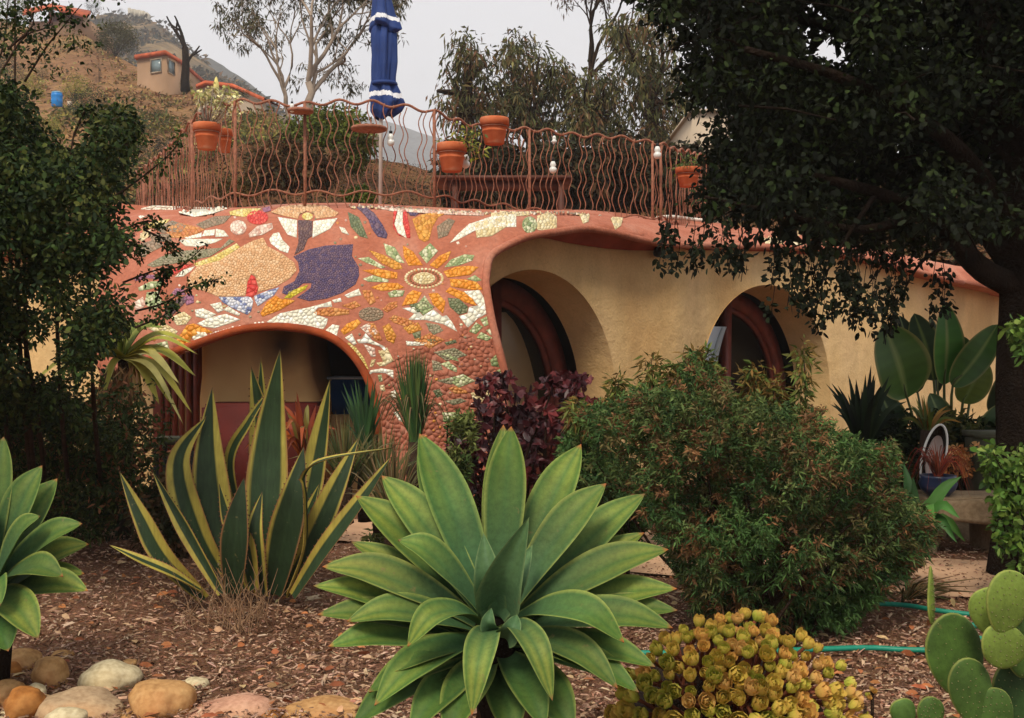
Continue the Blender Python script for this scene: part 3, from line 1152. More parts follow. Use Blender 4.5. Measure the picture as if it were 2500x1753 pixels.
Z4 = (250, 480, 0.2613)
Z5 = (650, 480, 0.2613)
Z6 = (850, 650, 0.3106)
Z2 = (800, 0, 0.392)
PX = (0, 0, 1)
ell = lambda cx, cy, rx, ry, n=14, a0=0: [(cx + rx * math.cos(a0 + 2 * math.pi * i / n), cy + ry * math.sin(a0 + 2 * math.pi * i / n)) for i in range(n)]
REG = [
    # left part
    (Z4, 'white', 8, [(340, 185), (370, 110), (480, 84), (700, 95), (1180, 108), (1020, 160), (850, 190), (700, 145), (560, 155), (450, 165), (360, 205)]),
    (Z4, 'peach', 6.6, [(800, 800), (830, 720), (900, 650), (1100, 600), (1290, 480), (1400, 420), (1500, 390), (1540, 470), (1680, 540), (1790, 620), (1810, 690), (1740, 770), (1600, 850), (1450, 890), (1455, 840), (1420, 740), (1385, 725), (1355, 790), (1335, 920), (1250, 930), (1080, 930), (960, 880), (830, 850)]),
    (Z4, 'ycream', 8, [(860, 625), (1050, 555), (1250, 440), (1280, 475), (1100, 590), (885, 655)]),
    (Z4, 'white', 10.5, [(720, 410), (780, 400), (1120, 395), (1050, 430), (900, 465), (780, 460)]),
    (Z4, 'white', 10, [(770, 385), (925, 340), (920, 380), (800, 395)]),
    (Z4, 'white', 10, [(935, 370), (960, 320), (1050, 310), (1040, 360)]),
    (Z4, 'white', 10, [(1065, 305), (1130, 320), (1175, 370), (1060, 375)]),
    (Z4, 'ycream', 8, [(380, 290), (470, 240), (630, 210), (590, 250), (450, 290), (385, 330)]),
    (Z4, 'cream', 8, [(355, 390), (360, 350), (450, 310), (430, 370), (370, 420)]),
    (Z4, 'grey', 7, [(500, 300), (650, 230), (780, 270), (740, 330), (560, 340)]),
    (Z4, 'grey', 7, [(440, 350), (620, 350), (650, 420), (470, 420)]),
    (Z4, 'grey', 7, [(880, 260), (1050, 190), (1200, 180), (1130, 250), (950, 300)]),
    (Z4, 'ggreen', 7, [(420, 640), (560, 560), (750, 510), (1100, 480), (1180, 400), (1230, 420), (1000, 560), (700, 620), (480, 660)]),
    (Z4, 'ggreen', 7, [(350, 500), (380, 470), (440, 480), (400, 560), (360, 560)]),
    (Z4, 'ycream', 8, [(1190, 140), (1300, 118), (1480, 112), (1420, 160), (1320, 185), (1200, 170)]),
    (Z4, 'violet', 7, [(1500, 110), (1560, 95), (1570, 130), (1510, 145)]),
    (Z4, 'red', 8, ell(1450, 195, 95, 62)),
    (Z4, 'pinkw', 8, ell(1270, 290, 72, 64)),
    (Z4, 'pinkw', 8, [(1370, 350), (1450, 280), (1580, 250), (1590, 300), (1500, 350), (1380, 380)]),
    (Z4, 'white', 9, [(1565, 400), (1600, 350), (1650, 340), (1680, 410), (1745, 470), (1730, 525), (1660, 500), (1580, 440)]),
    (Z4, 'white', 9, [(680, 750), (760, 690), (860, 655), (830, 690), (760, 740)]),
    (Z4, 'red', 7, [(640, 700), (730, 650), (850, 630), (730, 690), (670, 730)]),
    (Z4, 'violet', 7, [(290, 760), (360, 730), (500, 735), (560, 775), (400, 760), (320, 790)]),
    (Z4, 'violet', 7, [(650, 905), (690, 860), (760, 870), (770, 915), (700, 920)]),
    (Z4, 'gwhite', 8, [(340, 850), (450, 800), (570, 790), (560, 830), (450, 860), (350, 880)]),
    (Z4, 'red', 12, [(1345, 925), (1360, 800), (1390, 735), (1425, 760), (1448, 850), (1440, 900), (1400, 940)]),
    (Z4, 'bluew', 8, [(1090, 940), (1380, 940), (1405, 980), (1385, 1070), (1350, 1100), (1220, 1040), (1130, 990)]),
    (Z4, 'bluew', 8, [(1425, 930), (1550, 880), (1650, 850), (1600, 920), (1455, 1020), (1430, 970)]),
    (Z4, 'white', 9, [(870, 1060), (940, 1050), (1060, 1100), (980, 1140), (880, 1120)]),
    (Z4, 'white', 11, [(890, 1185), (1000, 1135), (1150, 1100), (1285, 1150), (1200, 1180), (1050, 1225), (950, 1215)]),
    (Z4, 'white', 9, [(1010, 1010), (1105, 990), (1125, 1060), (1080, 1080)]),
    (Z4, 'white', 10, [(1130, 1058), (1180, 1030), (1285, 1095), (1270, 1115)]),
    (Z4, 'orange', 13, [(690, 1350), (790, 1210), (850, 1190), (950, 1230), (1030, 1270), (900, 1290), (840, 1300), (800, 1390), (720, 1390)]),
    (Z4, 'white', 12, [(845, 1320), (870, 1265), (960, 1270), (985, 1310), (930, 1350), (860, 1340)]),
    (Z4, 'orange', 8.5, [(1480, 1090), (1540, 990), (1620, 930), (1660, 960), (1740, 962), (1795, 975), (1650, 1060), (1500, 1120)]),
    (Z4, 'ygreen', 8.5, [(1700, 950), (1750, 890), (1920, 825), (1890, 870), (1765, 945)]),
    (Z4, 'cream', 8, [(650, 1130), (760, 1080), (830, 1130), (780, 1190), (700, 1200)]),
    (Z4, 'cream', 9, [(430, 1230), (600, 1200), (700, 1260), (640, 1340), (560, 1300)]),
    (Z4, 'gwhite', 9, [(270, 1500), (350, 1420), (600, 1350), (620, 1420), (400, 1470)]),
    (Z4, 'violetg', 8, [(560, 1130), (640, 1000), (760, 930), (800, 960), (700, 1060), (620, 1140)]),
    (Z4, 'violet', 8, [(760, 960), (800, 905), (850, 930), (850, 990), (790, 1010)]),
    (Z4, 'gwhite', 9, [(420, 900), (520, 890), (560, 1000), (480, 1060), (400, 1000)]),
    (Z4, 'pinkw', 9, [(380, 940), (400, 1010), (330, 1080), (290, 1000)]),
    # centre
    (Z5, 'peach', 7.5, [(50, 145), (130, 100), (250, 78), (400, 72), (560, 90), (670, 150), (640, 185), (460, 205), (440, 160), (380, 135), (320, 160), (300, 205), (170, 180)]),
    (Z5, 'ycream', 8, ell(385, 185, 46, 30)),
    (Z5, 'white', 8.5, [(110, 195), (285, 225), (280, 380), (200, 350), (150, 270)]),
    (Z5, 'white', 8.5, [(445, 232), (662, 205), (590, 300), (435, 382)]),
    (Z5, 'violetg', 7, [(298, 225), (430, 232), (425, 370), (380, 400), (350, 490), (300, 520), (265, 540), (305, 430)]),
    (Z5, 'purple', 5.6, [(258, 565), (400, 500), (550, 465), (808, 450), (795, 560), (858, 660), (862, 740), (828, 820), (700, 900), (560, 950), (400, 972), (290, 940), (350, 900), (420, 845), (425, 805), (350, 810), (250, 890), (200, 918), (152, 900), (170, 840), (270, 790), (315, 700), (303, 620)]),
    (Z5, 'white', 11, [(735, 922), (860, 865), (885, 922), (840, 925), (770, 945)]),
    (Z5, 'white', 9, [(620, 970), (690, 950), (700, 980), (640, 988)]),
    (Z5, 'white', 8, [(685, 285), (730, 300), (770, 355), (710, 330)]),
    (Z5, 'dgreen', 7, [(765, 150), (800, 165), (865, 200), (905, 290), (950, 390), (870, 365), (795, 280)]),
    (Z5, 'purple', 8, [(840, 100), (920, 95), (1010, 160), (1080, 260), (1130, 350), (1120, 390), (1040, 370), (990, 300), (960, 220), (900, 150)]),
    (Z5, 'red', 8, [(1190, 140), (1240, 110), (1228, 130), (1200, 250), (1225, 335), (1290, 375), (1240, 360), (1190, 290)]),
    (Z5, 'red', 8, [(1280, 130), (1310, 140), (1340, 300), (1345, 385), (1315, 380), (1278, 245)]),
    (Z5, 'white', 11, [(1232, 130), (1272, 138), (1272, 240), (1308, 385), (1232, 335), (1204, 258)]),
    (Z5, 'purple', 8, [(1330, 145), (1420, 155), (1390, 180), (1350, 175)]),
    (Z5, 'amber', 10, [(1370, 215), (1450, 175), (1560, 155), (1680, 155), (1600, 200), (1550, 280), (1520, 400), (1480, 420), (1430, 390), (1400, 300)]),
    (Z5, 'grey', 7, [(1600, 280), (1700, 210), (1760, 230), (1690, 360), (1610, 390)]),
    (Z5, 'white', 8, [(1720, 432), (1780, 365), (1900, 260), (2100, 190), (2330, 165), (2330, 285), (2100, 290), (1950, 320), (1800, 400)]),
    (PX, 'green', 7, ell(1293, 549, 17, 19)),
    (PX, 'cream', 8, [(1312, 528), (1340, 520), (1358, 530), (1358, 556), (1335, 564), (1312, 560)]),
    (PX, 'cream', 7, [(1415, 522), (1440, 520), (1436, 540), (1424, 545)]),
    (PX, 'cream', 7, [(1490, 528), (1520, 533), (1515, 550), (1502, 560)]),
    (PX, 'cream', 9, [(1865, 580), (1880, 562), (1912, 562), (1912, 594), (1870, 594)]),
    (PX, 'cream', 9, [(1930, 565), (1955, 565), (1960, 598), (1932, 598)]),
    (PX, 'cream', 7, [(1200, 520), (1290, 516), (1290, 526), (1200, 530)]),
    # sunflower
    (Z5, 'cream', 8, ell(1475, 765, 100, 52)),
    (Z5, 'amber', 9, [(960, 500), (1100, 550), (1240, 620), (1270, 670), (1200, 680), (1080, 620)]),
    (Z5, 'orange', 11, [(1280, 460), (1370, 520), (1460, 640), (1330, 640), (1290, 560)]),
    (Z5, 'orange', 11, [(1725, 510), (1690, 590), (1600, 670), (1530, 640), (1620, 560)]),
    (Z5, 'orange', 12, [(1980, 660), (1900, 730), (1700, 755), (1660, 700), (1780, 660), (1900, 650)]),
    (Z5, 'orange', 12, [(2025, 870), (1930, 870), (1730, 840), (1720, 770), (1850, 780), (1960, 800)]),
    (Z5, 'orange', 12, [(1960, 1020), (1850, 980), (1680, 890), (1720, 850), (1850, 900), (1930, 960)]),
    (Z5, 'orange', 12, [(1650, 1090), (1560, 1000), (1520, 910), (1600, 905), (1670, 980)]),
    (Z5, 'orange', 11, [(1270, 1020), (1320, 920), (1370, 880), (1450, 900), (1400, 990)]),
    (Z5, 'orange', 11, [(980, 850), (1100, 810), (1220, 810), (1285, 850), (1200, 870), (1080, 880)]),
    (Z5, 'orange', 12, [(900, 690), (1050, 680), (1220, 710), (1220, 765), (1100, 760)]),
    (Z5, 'gwhite', 8, [(1100, 440), (1200, 480), (1290, 620), (1230, 610), (1130, 540)]),
    (Z5, 'gwhite', 9, [(860, 580), (960, 570), (1110, 660), (1070, 670), (940, 620)]),
    (Z5, 'gwhite', 8, [(905, 770), (1000, 740), (1140, 780), (1130, 800), (960, 795)]),
    (Z5, 'gwhite', 8, [(1530, 440), (1600, 510), (1500, 620), (1430, 530)]),
    (Z5, 'gwhite', 8, [(1670, 660), (1730, 590), (1850, 545), (1940, 550), (1920, 600), (1800, 640)]),
    (Z5, 'gwhite', 8, [(1880, 770), (1950, 740), (2010, 780), (1960, 790)]),
    (Z5, 'green', 9, [(1140, 900), (1200, 880), (1290, 880), (1270, 930), (1160, 940)]),
    (Z5, 'gwhite', 8, [(1480, 930), (1395, 1030), (1470, 1105), (1555, 1045)]),
    (Z5, 'white', 13, [(1275, 1045), (1390, 1035), (1470, 1115), (1560, 1060), (1640, 1120), (1680, 1110), (1730, 1170), (1780, 1260), (1650, 1190), (1500, 1150), (1330, 1150), (1390, 1095)]),
    (Z5, 'white', 12, [(1850, 890), (1990, 880), (2050, 980), (2080, 1080), (1980, 1130), (1885, 1220), (1805, 1115), (1885, 1090), (1900, 1035), (1975, 1020)]),
    (Z5, 'dgreen', 8, [(1700, 950), (1800, 960), (1880, 1030), (1875, 1080), (1800, 1100), (1720, 1030)]),
    (Z5, 'gwhite', 9, [(2005, 1150), (2090, 1110), (2110, 1180), (2040, 1210)]),
    (Z5, 'green', 9, [(1900, 1260), (1960, 1180), (2020, 1220), (1960, 1280)]),
    (Z5, 'gwhite', 9, [(2060, 1250), (2140, 1210), (2165, 1290), (2100, 1290)]),
    (Z5, 'gwhite', 9, [(1970, 1320), (2010, 1270), (2110, 1320), (2060, 1345)]),
    # lower sunflower
    (Z5, 'grey', 7, ell(980, 1100, 112, 62)),
    (Z5, 'dullor', 10, [(430, 1070), (600, 1040), (770, 1060), (770, 1100), (600, 1115), (480, 1110)]),
    (Z5, 'dullor', 9, [(710, 1020), (830, 980), (880, 1020), (800, 1050)]),
    (Z5, 'dullor', 9, [(900, 880), (980, 880), (1020, 980), (970, 1010), (920, 940)]),
    (Z5, 'dullor', 9, [(1090, 1050), (1150, 1000), (1220, 980), (1220, 1030), (1130, 1080)]),
    (Z5, 'dullor', 9, [(1150, 1140), (1200, 1110), (1330, 1150), (1420, 1200), (1350, 1230), (1200, 1180)]),
    (Z5, 'dullor', 9, [(950, 1190), (1010, 1190), (1050, 1270), (1080, 1340), (1020, 1340), (960, 1260)]),
    (Z5, 'amber', 10, [(1090, 1220), (1150, 1190), (1210, 1300), (1190, 1370), (1130, 1340)]),
    (Z5, 'orange', 11, [(700, 1250), (760, 1190), (850, 1150), (880, 1180), (830, 1230), (730, 1290)]),
    (Z5, 'white', 12, [(740, 1320), (800, 1285), (840, 1370), (820, 1385)]),
    (Z5, 'white', 13, [(850, 1340), (900, 1330), (930, 1280), (990, 1350), (1100, 1400), (1140, 1480), (1060, 1400), (960, 1370), (870, 1370)]),
    (Z5, 'pinkw', 10, [(910, 1380), (1010, 1420), (1020, 1490), (980, 1490)]),
    (Z5, 'cream', 9, [(1050, 1440), (1100, 1450), (1130, 1520), (1090, 1530)]),
    (Z5, 'white', 10.5, [(400, 1040), (540, 1000), (600, 980), (610, 1030), (450, 1045), (480, 1110), (570, 1140), (560, 1190), (520, 1245), (400, 1215), (250, 1180), (60, 1190), (10, 1170), (90, 1120), (140, 1090), (300, 1060)]),
    (Z5, 'white', 10.5, [(560, 1250), (620, 1200), (680, 1210), (660, 1270), (650, 1340), (590, 1300)]),
    (Z5, 'dgreen', 9, [(1370, 1280), (1440, 1260), (1440, 1330), (1390, 1320)]),
    (Z5, 'dgreen', 9, [(1500, 1340), (1560, 1320), (1640, 1340), (1560, 1370)]),
    (Z5, 'ggreen', 8, [(1490, 1180), (1600, 1200), (1650, 1250), (1560, 1290)]),
    (Z5, 'white', 8, [(1310, 1350), (1400, 1360), (1540, 1370), (1540, 1385), (1400, 1390), (1320, 1390)]),
    # pillar
    (PX, 'pinkw', 8, [(905, 505), (960, 508), (1080, 514), (1180, 520), (1180, 527), (1080, 523), (960, 516)]),
    (PX, 'dullor', 9, [(400, 560), (440, 545), (500, 560), (460, 580), (420, 580)]),
    (PX, 'grey', 8, [(330, 600), (380, 585), (400, 600), (350, 625)]),
    (PX, 'dullor', 9, [(1010, 830), (1050, 815), (1085, 830), (1050, 850)]),
    (PX, 'amber', 9, [(985, 800), (1020, 788), (1030, 805), (1000, 815)]),
    (PX, 'ggreen', 8, [(1060, 860), (1110, 850), (1140, 868), (1090, 880)]),
    (PX, 'gwhite', 9, [(1090, 925), (1130, 915), (1160, 930), (1120, 945)]),
    (PX, 'cream', 9, [(1150, 960), (1190, 950), (1200, 975), (1160, 985)]),
    (PX, 'pinkw', 9, [(880, 800), (900, 790), (925, 812), (905, 822)]),
    (PX, 'cream', 9, [(925, 860), (945, 850), (960, 880), (942, 890)]),
    (PX, 'dgreen', 9, [(1000, 745), (1040, 735), (1060, 750), (1020, 762)]),
    (PX, 'cream', 9, [(1160, 545), (1230, 530), (1250, 545), (1200, 575), (1165, 580)]),
    (Z6, 'ycream', 8, [(0, 600), (60, 640), (120, 720), (160, 810), (120, 790), (60, 720), (0, 660)]),
    (Z6, 'white', 9, [(160, 860), (180, 820), (260, 808), (350, 818), (352, 882), (290, 840), (200, 835)]),
    (Z6, 'cream', 10, [(170, 790), (185, 740), (215, 735), (195, 785)]),
    (Z6, 'cream', 10, [(225, 760), (290, 750), (295, 780), (250, 785)]),
    (Z6, 'gwhite', 9, [(735, 690), (780, 685), (850, 720), (870, 750), (790, 725)]),
    (Z6, 'gwhite', 9, [(730, 770), (790, 750), (850, 800), (850, 830), (800, 810)]),
    (Z6, 'ggreen', 8, [(660, 740), (720, 760), (740, 810), (670, 820)]),
    (Z6, 'ggreen', 8, [(690, 900), (800, 880), (880, 910), (800, 925)]),
    (Z6, 'dullor', 10, [(790, 960), (850, 945), (940, 985), (940, 1000), (840, 1000)]),
    (Z6, 'dgreen', 8, [(670, 980), (720, 970), (740, 1010), (700, 1030)]),
    (Z6, 'ggreen', 8, [(760, 1060), (880, 1040), (930, 1060), (830, 1090)]),
    (Z6, 'gwhite', 10, [(745, 1150), (870, 1150), (880, 1200), (750, 1220)]),
    (Z6, 'green', 11, [(1120, 740), (1170, 690), (1205, 720), (1190, 790), (1130, 780)]),
    (Z6, 'gwhite', 11, [(1160, 830), (1210, 800), (1225, 850), (1180, 860)]),
    (Z6, 'ggreen', 8, [(620, 450), (720, 470), (720, 520), (640, 510)]),
    (Z6, 'dgreen', 8, [(760, 600), (840, 580), (850, 600), (780, 620)]),
    (Z6, 'white', 8, [(330, 990), (370, 980), (380, 1030), (345, 1020)]),
    (Z6, 'white', 8, [(360, 1150), (390, 1150), (425, 1220), (400, 1210)]),
    (Z6, 'green', 8, [(235, 860), (260, 855), (270, 900), (245, 905)]),
    (Z6, 'cream', 8, [(250, 940), (280, 935), (290, 980), (260, 975)]),
]
tiles = []      # (area, kind, polygon in photo pixels)


def clip(poly, a, b, c):
    out = []
    n = len(poly)
    for i in range(n):
        p, q = poly[i], poly[(i + 1) % n]
        dp = a * p[0] + b * p[1] - c; dq = a * q[0] + b * q[1] - c
        if dp <= 0: out.append(p)
        if dp * dq < 0:
            t = dp / (dp - dq)
            out.append((p[0] + (q[0] - p[0]) * t, p[1] + (q[1] - p[1]) * t))
    return out


def area(p):
    return 0.5 * sum(p[i][0] * p[(i + 1) % len(p)][1] - p[(i + 1) % len(p)][0] * p[i][1] for i in range(len(p)))


def shrink(p, g):
    """inset by clipping against offset edges of a (near) convex polygon"""
    if area(p) < 0: p = p[::-1]
    q = p
    for i in range(len(p)):
        (x0, y0), (x1, y1) = p[i], p[(i + 1) % len(p)]
        l = math.hypot(x1 - x0, y1 - y0)
        if l < 0.3: continue
        nx_, ny_ = (y1 - y0) / l, -(x1 - x0) / l       # outward normal for ccw
        q = clip(q, nx_, ny_, nx_ * x0 + ny_ * y0 - g)
        if len(q) < 3: return []
    return q


def tesselate(kind, poly, sp, ti=1.0):
    lo = np.min(poly, 0); hi = np.max(poly, 0)
    sites = []
    r = random.Random(int(lo[0] * 7 + lo[1] * 13))
    gy = lo[1] - sp
    row = 0
    spy = sp * 0.82        # tiles look flatter on the leaning shell
    while gy < hi[1] + sp:
        gx = lo[0] - sp + (sp / 2 if row % 2 else 0)
        while gx < hi[0] + sp:
            if r.random() > (.14 if sp > 6 else .02): sites.append((gx + r.uniform(-.42, .42) * sp, gy + r.uniform(-.42, .42) * spy))
            gx += sp
        gy += spy; row += 1
    A = np.array(sites)
    pa = [(float(x), float(y)) for x, y in poly]
    for i, (sx, sy) in enumerate(sites):
        d = np.hypot(A[:, 0] - sx, A[:, 1] - sy)
        nb = np.argsort(d)[1:13]
        cell = [(sx - 2 * sp, sy - 2 * sp), (sx + 2 * sp, sy - 2 * sp), (sx + 2 * sp, sy + 2 * sp), (sx - 2 * sp, sy + 2 * sp)]
        for j in nb:
            a, b = A[j, 0] - sx, A[j, 1] - sy
            c = (A[j, 0] ** 2 + A[j, 1] ** 2 - sx ** 2 - sy ** 2) / 2
            cell = clip(cell, a, b, c)
            if len(cell) < 3: break
        if len(cell) < 3: continue
        k = inpoly(cell, pa)
        if not k.any() and not inpoly([(sx, sy)], pa)[0]: continue
        if not k.all():
            # clip the region outline by this convex cell
            cc = cell if area(cell) > 0 else cell[::-1]
            q = pa
            for m in range(len(cc)):
                (x0, y0), (x1, y1) = cc[m], cc[(m + 1) % len(cc)]
                nx_, ny_ = (y1 - y0), -(x1 - x0)
                q = clip(q, nx_, ny_, nx_ * x0 + ny_ * y0)
                if len(q) < 3: break
            cell = q
        if len(cell) < 3: continue
        q = shrink(cell, 0.02 * sp + 0.14 if kind != 'terra' else .12)
        if len(q) >= 3 and abs(area(q)) > 5:
            # drop tiny edges
            qq = [p for m, p in enumerate(q) if math.hypot(p[0] - q[m - 1][0], p[1] - q[m - 1][1]) > 0.6]
            if len(qq) >= 3: tiles.append((abs(area(qq)), kind, qq))


def expand(poly, d):
    c = np.mean(poly, 0); out = []
    for p in poly:
        v = np.array(p) - c; l = np.linalg.norm(v)
        out.append(tuple(c + v * (1 + d / max(l, d))))
    return out


GROUT = []
for (ox, oy, sc), kind, sp, poly in REG:
    pp = expand([(ox + x * sc, oy + y * sc) for x, y in poly], 1.6)
    tesselate(kind, pp, sp)
    if kind != 'terra': GROUT.append((kind, pp))
n_reg = len(tiles)
# plain terracotta pieces filling the pillar and the gaps between the petals
for fillp in ([(935, 930), (960, 880), (1010, 850), (1100, 830), (1180, 840), (1206, 870), (1222, 950), (1232, 1100), (940, 1100), (928, 1000)],
              [(1120, 740), (1185, 745), (1200, 800), (1205, 850), (1120, 840)]):
    k0 = len(tiles)
    tesselate('terra', fillp, 13)
    keep = [t for t in tiles[k0:] if not any(inpoly([np.mean(t[2], 0)], expand(pp, 3))[0] for kk, pp in GROUT)]
    tiles[k0:] = keep
pass
# beads round the sunflower's eye and pebbles along the arch
ox, oy, sc = Z5
for i in range(30):
    a_ = 2 * math.pi * i / 30
    cx, cy = ox + sc * (1475 + 172 * math.cos(a_)), oy + sc * (765 + 88 * math.sin(a_))
    tiles.append((40, 'cream', [(cx + 3.9 * math.cos(b) , cy + 2.9 * math.sin(b)) for b in [k * math.pi / 3 for k in range(6)]]))
for i in range(24):
    a_ = 2 * math.pi * (i + .5) / 24
    cx, cy = ox + sc * (1475 + 133 * math.cos(a_)), oy + sc * (765 + 69 * math.sin(a_))
    tiles.append((20, 'brown', [(cx + 3.6 * math.cos(b) , cy + 2.2 * math.sin(b)) for b in [k * math.pi / 3 for k in range(6)]]))
archline = [(430, 872), (470, 855), (520, 832), (570, 815), (640, 803), (700, 802), (755, 811), (800, 828), (840, 858), (868, 890), (890, 930), (905, 985), (912, 1050)]
AP = bez([(x, y, 0) for x, y in archline], 95)
rp = random.Random(5)
for i, p in enumerate(AP):
    for row in range(2):
        if row and rp.random() < 0.35: continue
        nrm_ = np.array(AP[min(i + 1, 95)]) - np.array(AP[max(i - 1, 0)])
        nrm_ = np.array([nrm_[1], -nrm_[0]]) / np.linalg.norm(nrm_[:2])
        c = p[:2] + nrm_ * (6 + row * 9 + rp.uniform(-2, 2)) * (1 if p[0] < 850 else 0.8)
        rr = rp.uniform(2.6, 4.6)
        k = rp.choice([5, 6, 7]); a0 = rp.uniform(0, 6)
        tiles.append((math.pi * rr * rr, 'white' if p[0] < 820 else rp.choice(['ycream', 'cream']), [(c[0] + rr * rp.uniform(.75, 1.15) * math.cos(a0 + 2 * math.pi * m / k), c[1] + rr * .85 * math.sin(a0 + 2 * math.pi * m / k)) for m in range(k)]))
# loose fragments set into the bare plaster between the pictures
for i in range(520):
    x = rp.uniform(300, 1225); y = rp.uniform(515, 1080)
    if not inpoly([(x, y)], [(320, 520), (1180, 540), (1160, 640), (1170, 780), (1220, 950), (1235, 1080), (945, 1080), (930, 960), (880, 860), (760, 790), (520, 800), (380, 840), (330, 700)])[0]: continue
    if any(inpoly([(x, y)], expand(pp, 6))[0] for kk, pp in GROUT): continue
    if y < 640 and rp.random() < .45: continue
    rr = rp.uniform(2.4, 5.0); a0 = rp.uniform(0, 6); k = rp.choice([4, 5, 6])
    tiles.append((rr * rr * 2, rp.choice(['cream', 'pinkw', 'dullor', 'grey', 'ggreen', 'amber', 'gwhite', 'pinkw']), [(x + rr * rp.uniform(.7, 1.2) * math.cos(a0 + 2 * math.pi * m / k), y + .8 * rr * math.sin(a0 + 2 * math.pi * m / k)) for m in range(k)]))
# speckled border along the top edge
for i in range(260):
    x = rp.uniform(850, 1480)
    y = np.interp(x, [850, 960, 1080, 1200, 1430, 1480], [497, 502, 509, 514, 514, 518]) + rp.uniform(2.5, 9)
    rr = rp.uniform(1.8, 3.2); a0 = rp.uniform(0, 6)
    tiles.append((8, rp.choice(['grey', 'cream', 'pinkw', 'grey']), [(x + rr * math.cos(a0 + 2 * math.pi * m / 5), y + .7 * rr * math.sin(a0 + 2 * math.pi * m / 5)) for m in range(5)]))

gv = {}
for kind, pp in GROUT:
    try:
        v2, F, P3 = trimesh(pp, [], 7, lambda v: np.array([(lambda p: p + shell_nrm(p) * .0015)(ray_shell(x, y)) for x, y in v]))
    except Exception:
        continue
    d_ = gv.setdefault(kind, {'v': [], 'f': [], 'n': 0})
    d_['v'].append(P3); d_['f'] += [tuple(i + d_['n'] for i in f) for f in F]; d_['n'] += len(P3)
for kind, d_ in gv.items():
    c = tuple(v * .52 for v in TC[kind][0])
    o = mk('grout', np.concatenate(d_['v']), d_['f'], mat_plain('grout_' + kind, c, .9, .15, 20, .2), canopy, True)
    o['kind'] = 'stuff'
tiles.sort(key=lambda t: -t[0])
rt = random.Random(3)
bulk = {}
for ti, (ar, kind, poly) in enumerate(tiles):
    if area(poly) > 0: poly = poly[::-1]
    c2 = np.mean(poly, 0)
    pc = ray_shell(*c2)
    n_ = shell_nrm(pc)
    # local plane through the centre
    base = []
    for (x, y) in poly:
        p = ray_shell(x, y)
        base.append(p)
    base = np.array(base)
    h = 0.0026 + rt.uniform(0, 0.0012) if kind != 'terra' else .0012
    tilt = np.array([rt.gauss(0, 1), 0, rt.gauss(0, 1)]) * 0.035
    top = base + n_ * h + n_ * ((base - pc) @ tilt)[:, None]
    ctr = top.mean(0)
    top = ctr + (top - ctr) * 0.975
    base = base - n_ * 0.004
    m_ = len(base)
    V = np.concatenate([top, base])
    F = [tuple(range(m_))] + [(i, m_ + i, m_ + (i + 1) % m_, (i + 1) % m_) for i in range(m_)]
    mi = rt.randrange(len(TC[kind]))
    if ti < 300:
        mk('tile', V, F, tilemat(kind, mi), canopy)
    else:
        d_ = bulk.setdefault(kind, {'v': [], 'f': [], 'm': [], 'n': 0})
        d_['v'].append(V); d_['f'] += [tuple(i + d_['n'] for i in f) for f in F]; d_['m'] += [mi] * len(F)
        d_['n'] += len(V)
print('tiles', len(tiles))
for kind, d_ in bulk.items():
    o = mk('small_tiles', np.concatenate(d_['v']), d_['f'], [tilemat(kind, i) for i in range(len(TC[kind]))], canopy, mi=d_['m'])
    o['kind'] = 'stuff'

# ================================================================== ROOF TERRACE
def zat(py, D):
    return W(1250, py, D)[2]


fence_pts = [(330, 14.0), (360, 13.3), (400, 12.4), (450, 11.4), (500, 10.75), (560, 10.35), (640, 10.2), (745, 10.2), (905, 10.2), (1060, 10.4), (1150, 10.8), (1245, 11.2), (1350, 11.55),
             (1450, 11.8), (1540, 12.0), (1600, 12.15), (1640, 12.5), (1690, 13.3), (1730, 14.2)]
FPp = np.array(bez([np.array([(px - 1250) / FPX * D, D, 0]) for px, D in fence_pts], 400))
flen = np.concatenate([[0], np.cumsum(np.linalg.norm(np.diff(FPp[:, :2], axis=0), axis=1))])


def fp(s):
    return np.array([np.interp(s, flen, FPp[:, 0]), np.interp(s, flen, FPp[:, 1])])


def sof(px):
    q = FPp[:, 0] / FPp[:, 1] * FPX + 1250
    return np.interp(px, q, flen)


fence = thing('wavy_iron_fence', (*fp(sof(1000)), 2.63), 'rust coloured iron fence of wavy vertical bars along the edge of the roof terrace', 'fence')
# top rail heights measured from the photograph
top_px = [(330, 425), (400, 372), (450, 318), (500, 268), (560, 252), (640, 248), (745, 255), (830, 250), (905, 248), (990, 262), (1060, 274), (1130, 298), (1180, 312), (1250, 312), (1350, 322), (1450, 332), (1540, 338), (1600, 350), (1640, 362), (1730, 385)]
tp = []
for px, py in top_px:
    s = sof(px); tp.append((s, zat(py, fp(s)[1])))
tp = np.array(tp)
ztop = lambda s: float(np.interp(s, tp[:, 0], tp[:, 1]))
L = flen[-1]


def wavy_rail(s0, s1, zf, amp, wl, r, name):
    n = int((s1 - s0) / 0.035)
    P = []
    for i in range(n + 1):
        s = s0 + (s1 - s0) * i / n
        x, y = fp(s)
        P.append((x, y, zf(s) + amp * math.sin(2 * math.pi * s / wl) + 0.3 * amp * math.sin(2 * math.pi * s / wl / 2.7)))
    V, F = tube(P, r, 6)
    return mk(name, V, F, M_rust, fence, True)


wavy_rail(0.05, L - 0.05, lambda s: ztop(s), 0.022, 0.31, 0.0125, 'top_rail')
wavy_rail(0.05, L - 0.05, lambda s: 2.84, 0.022, 0.42, 0.010, 'bottom_rail')
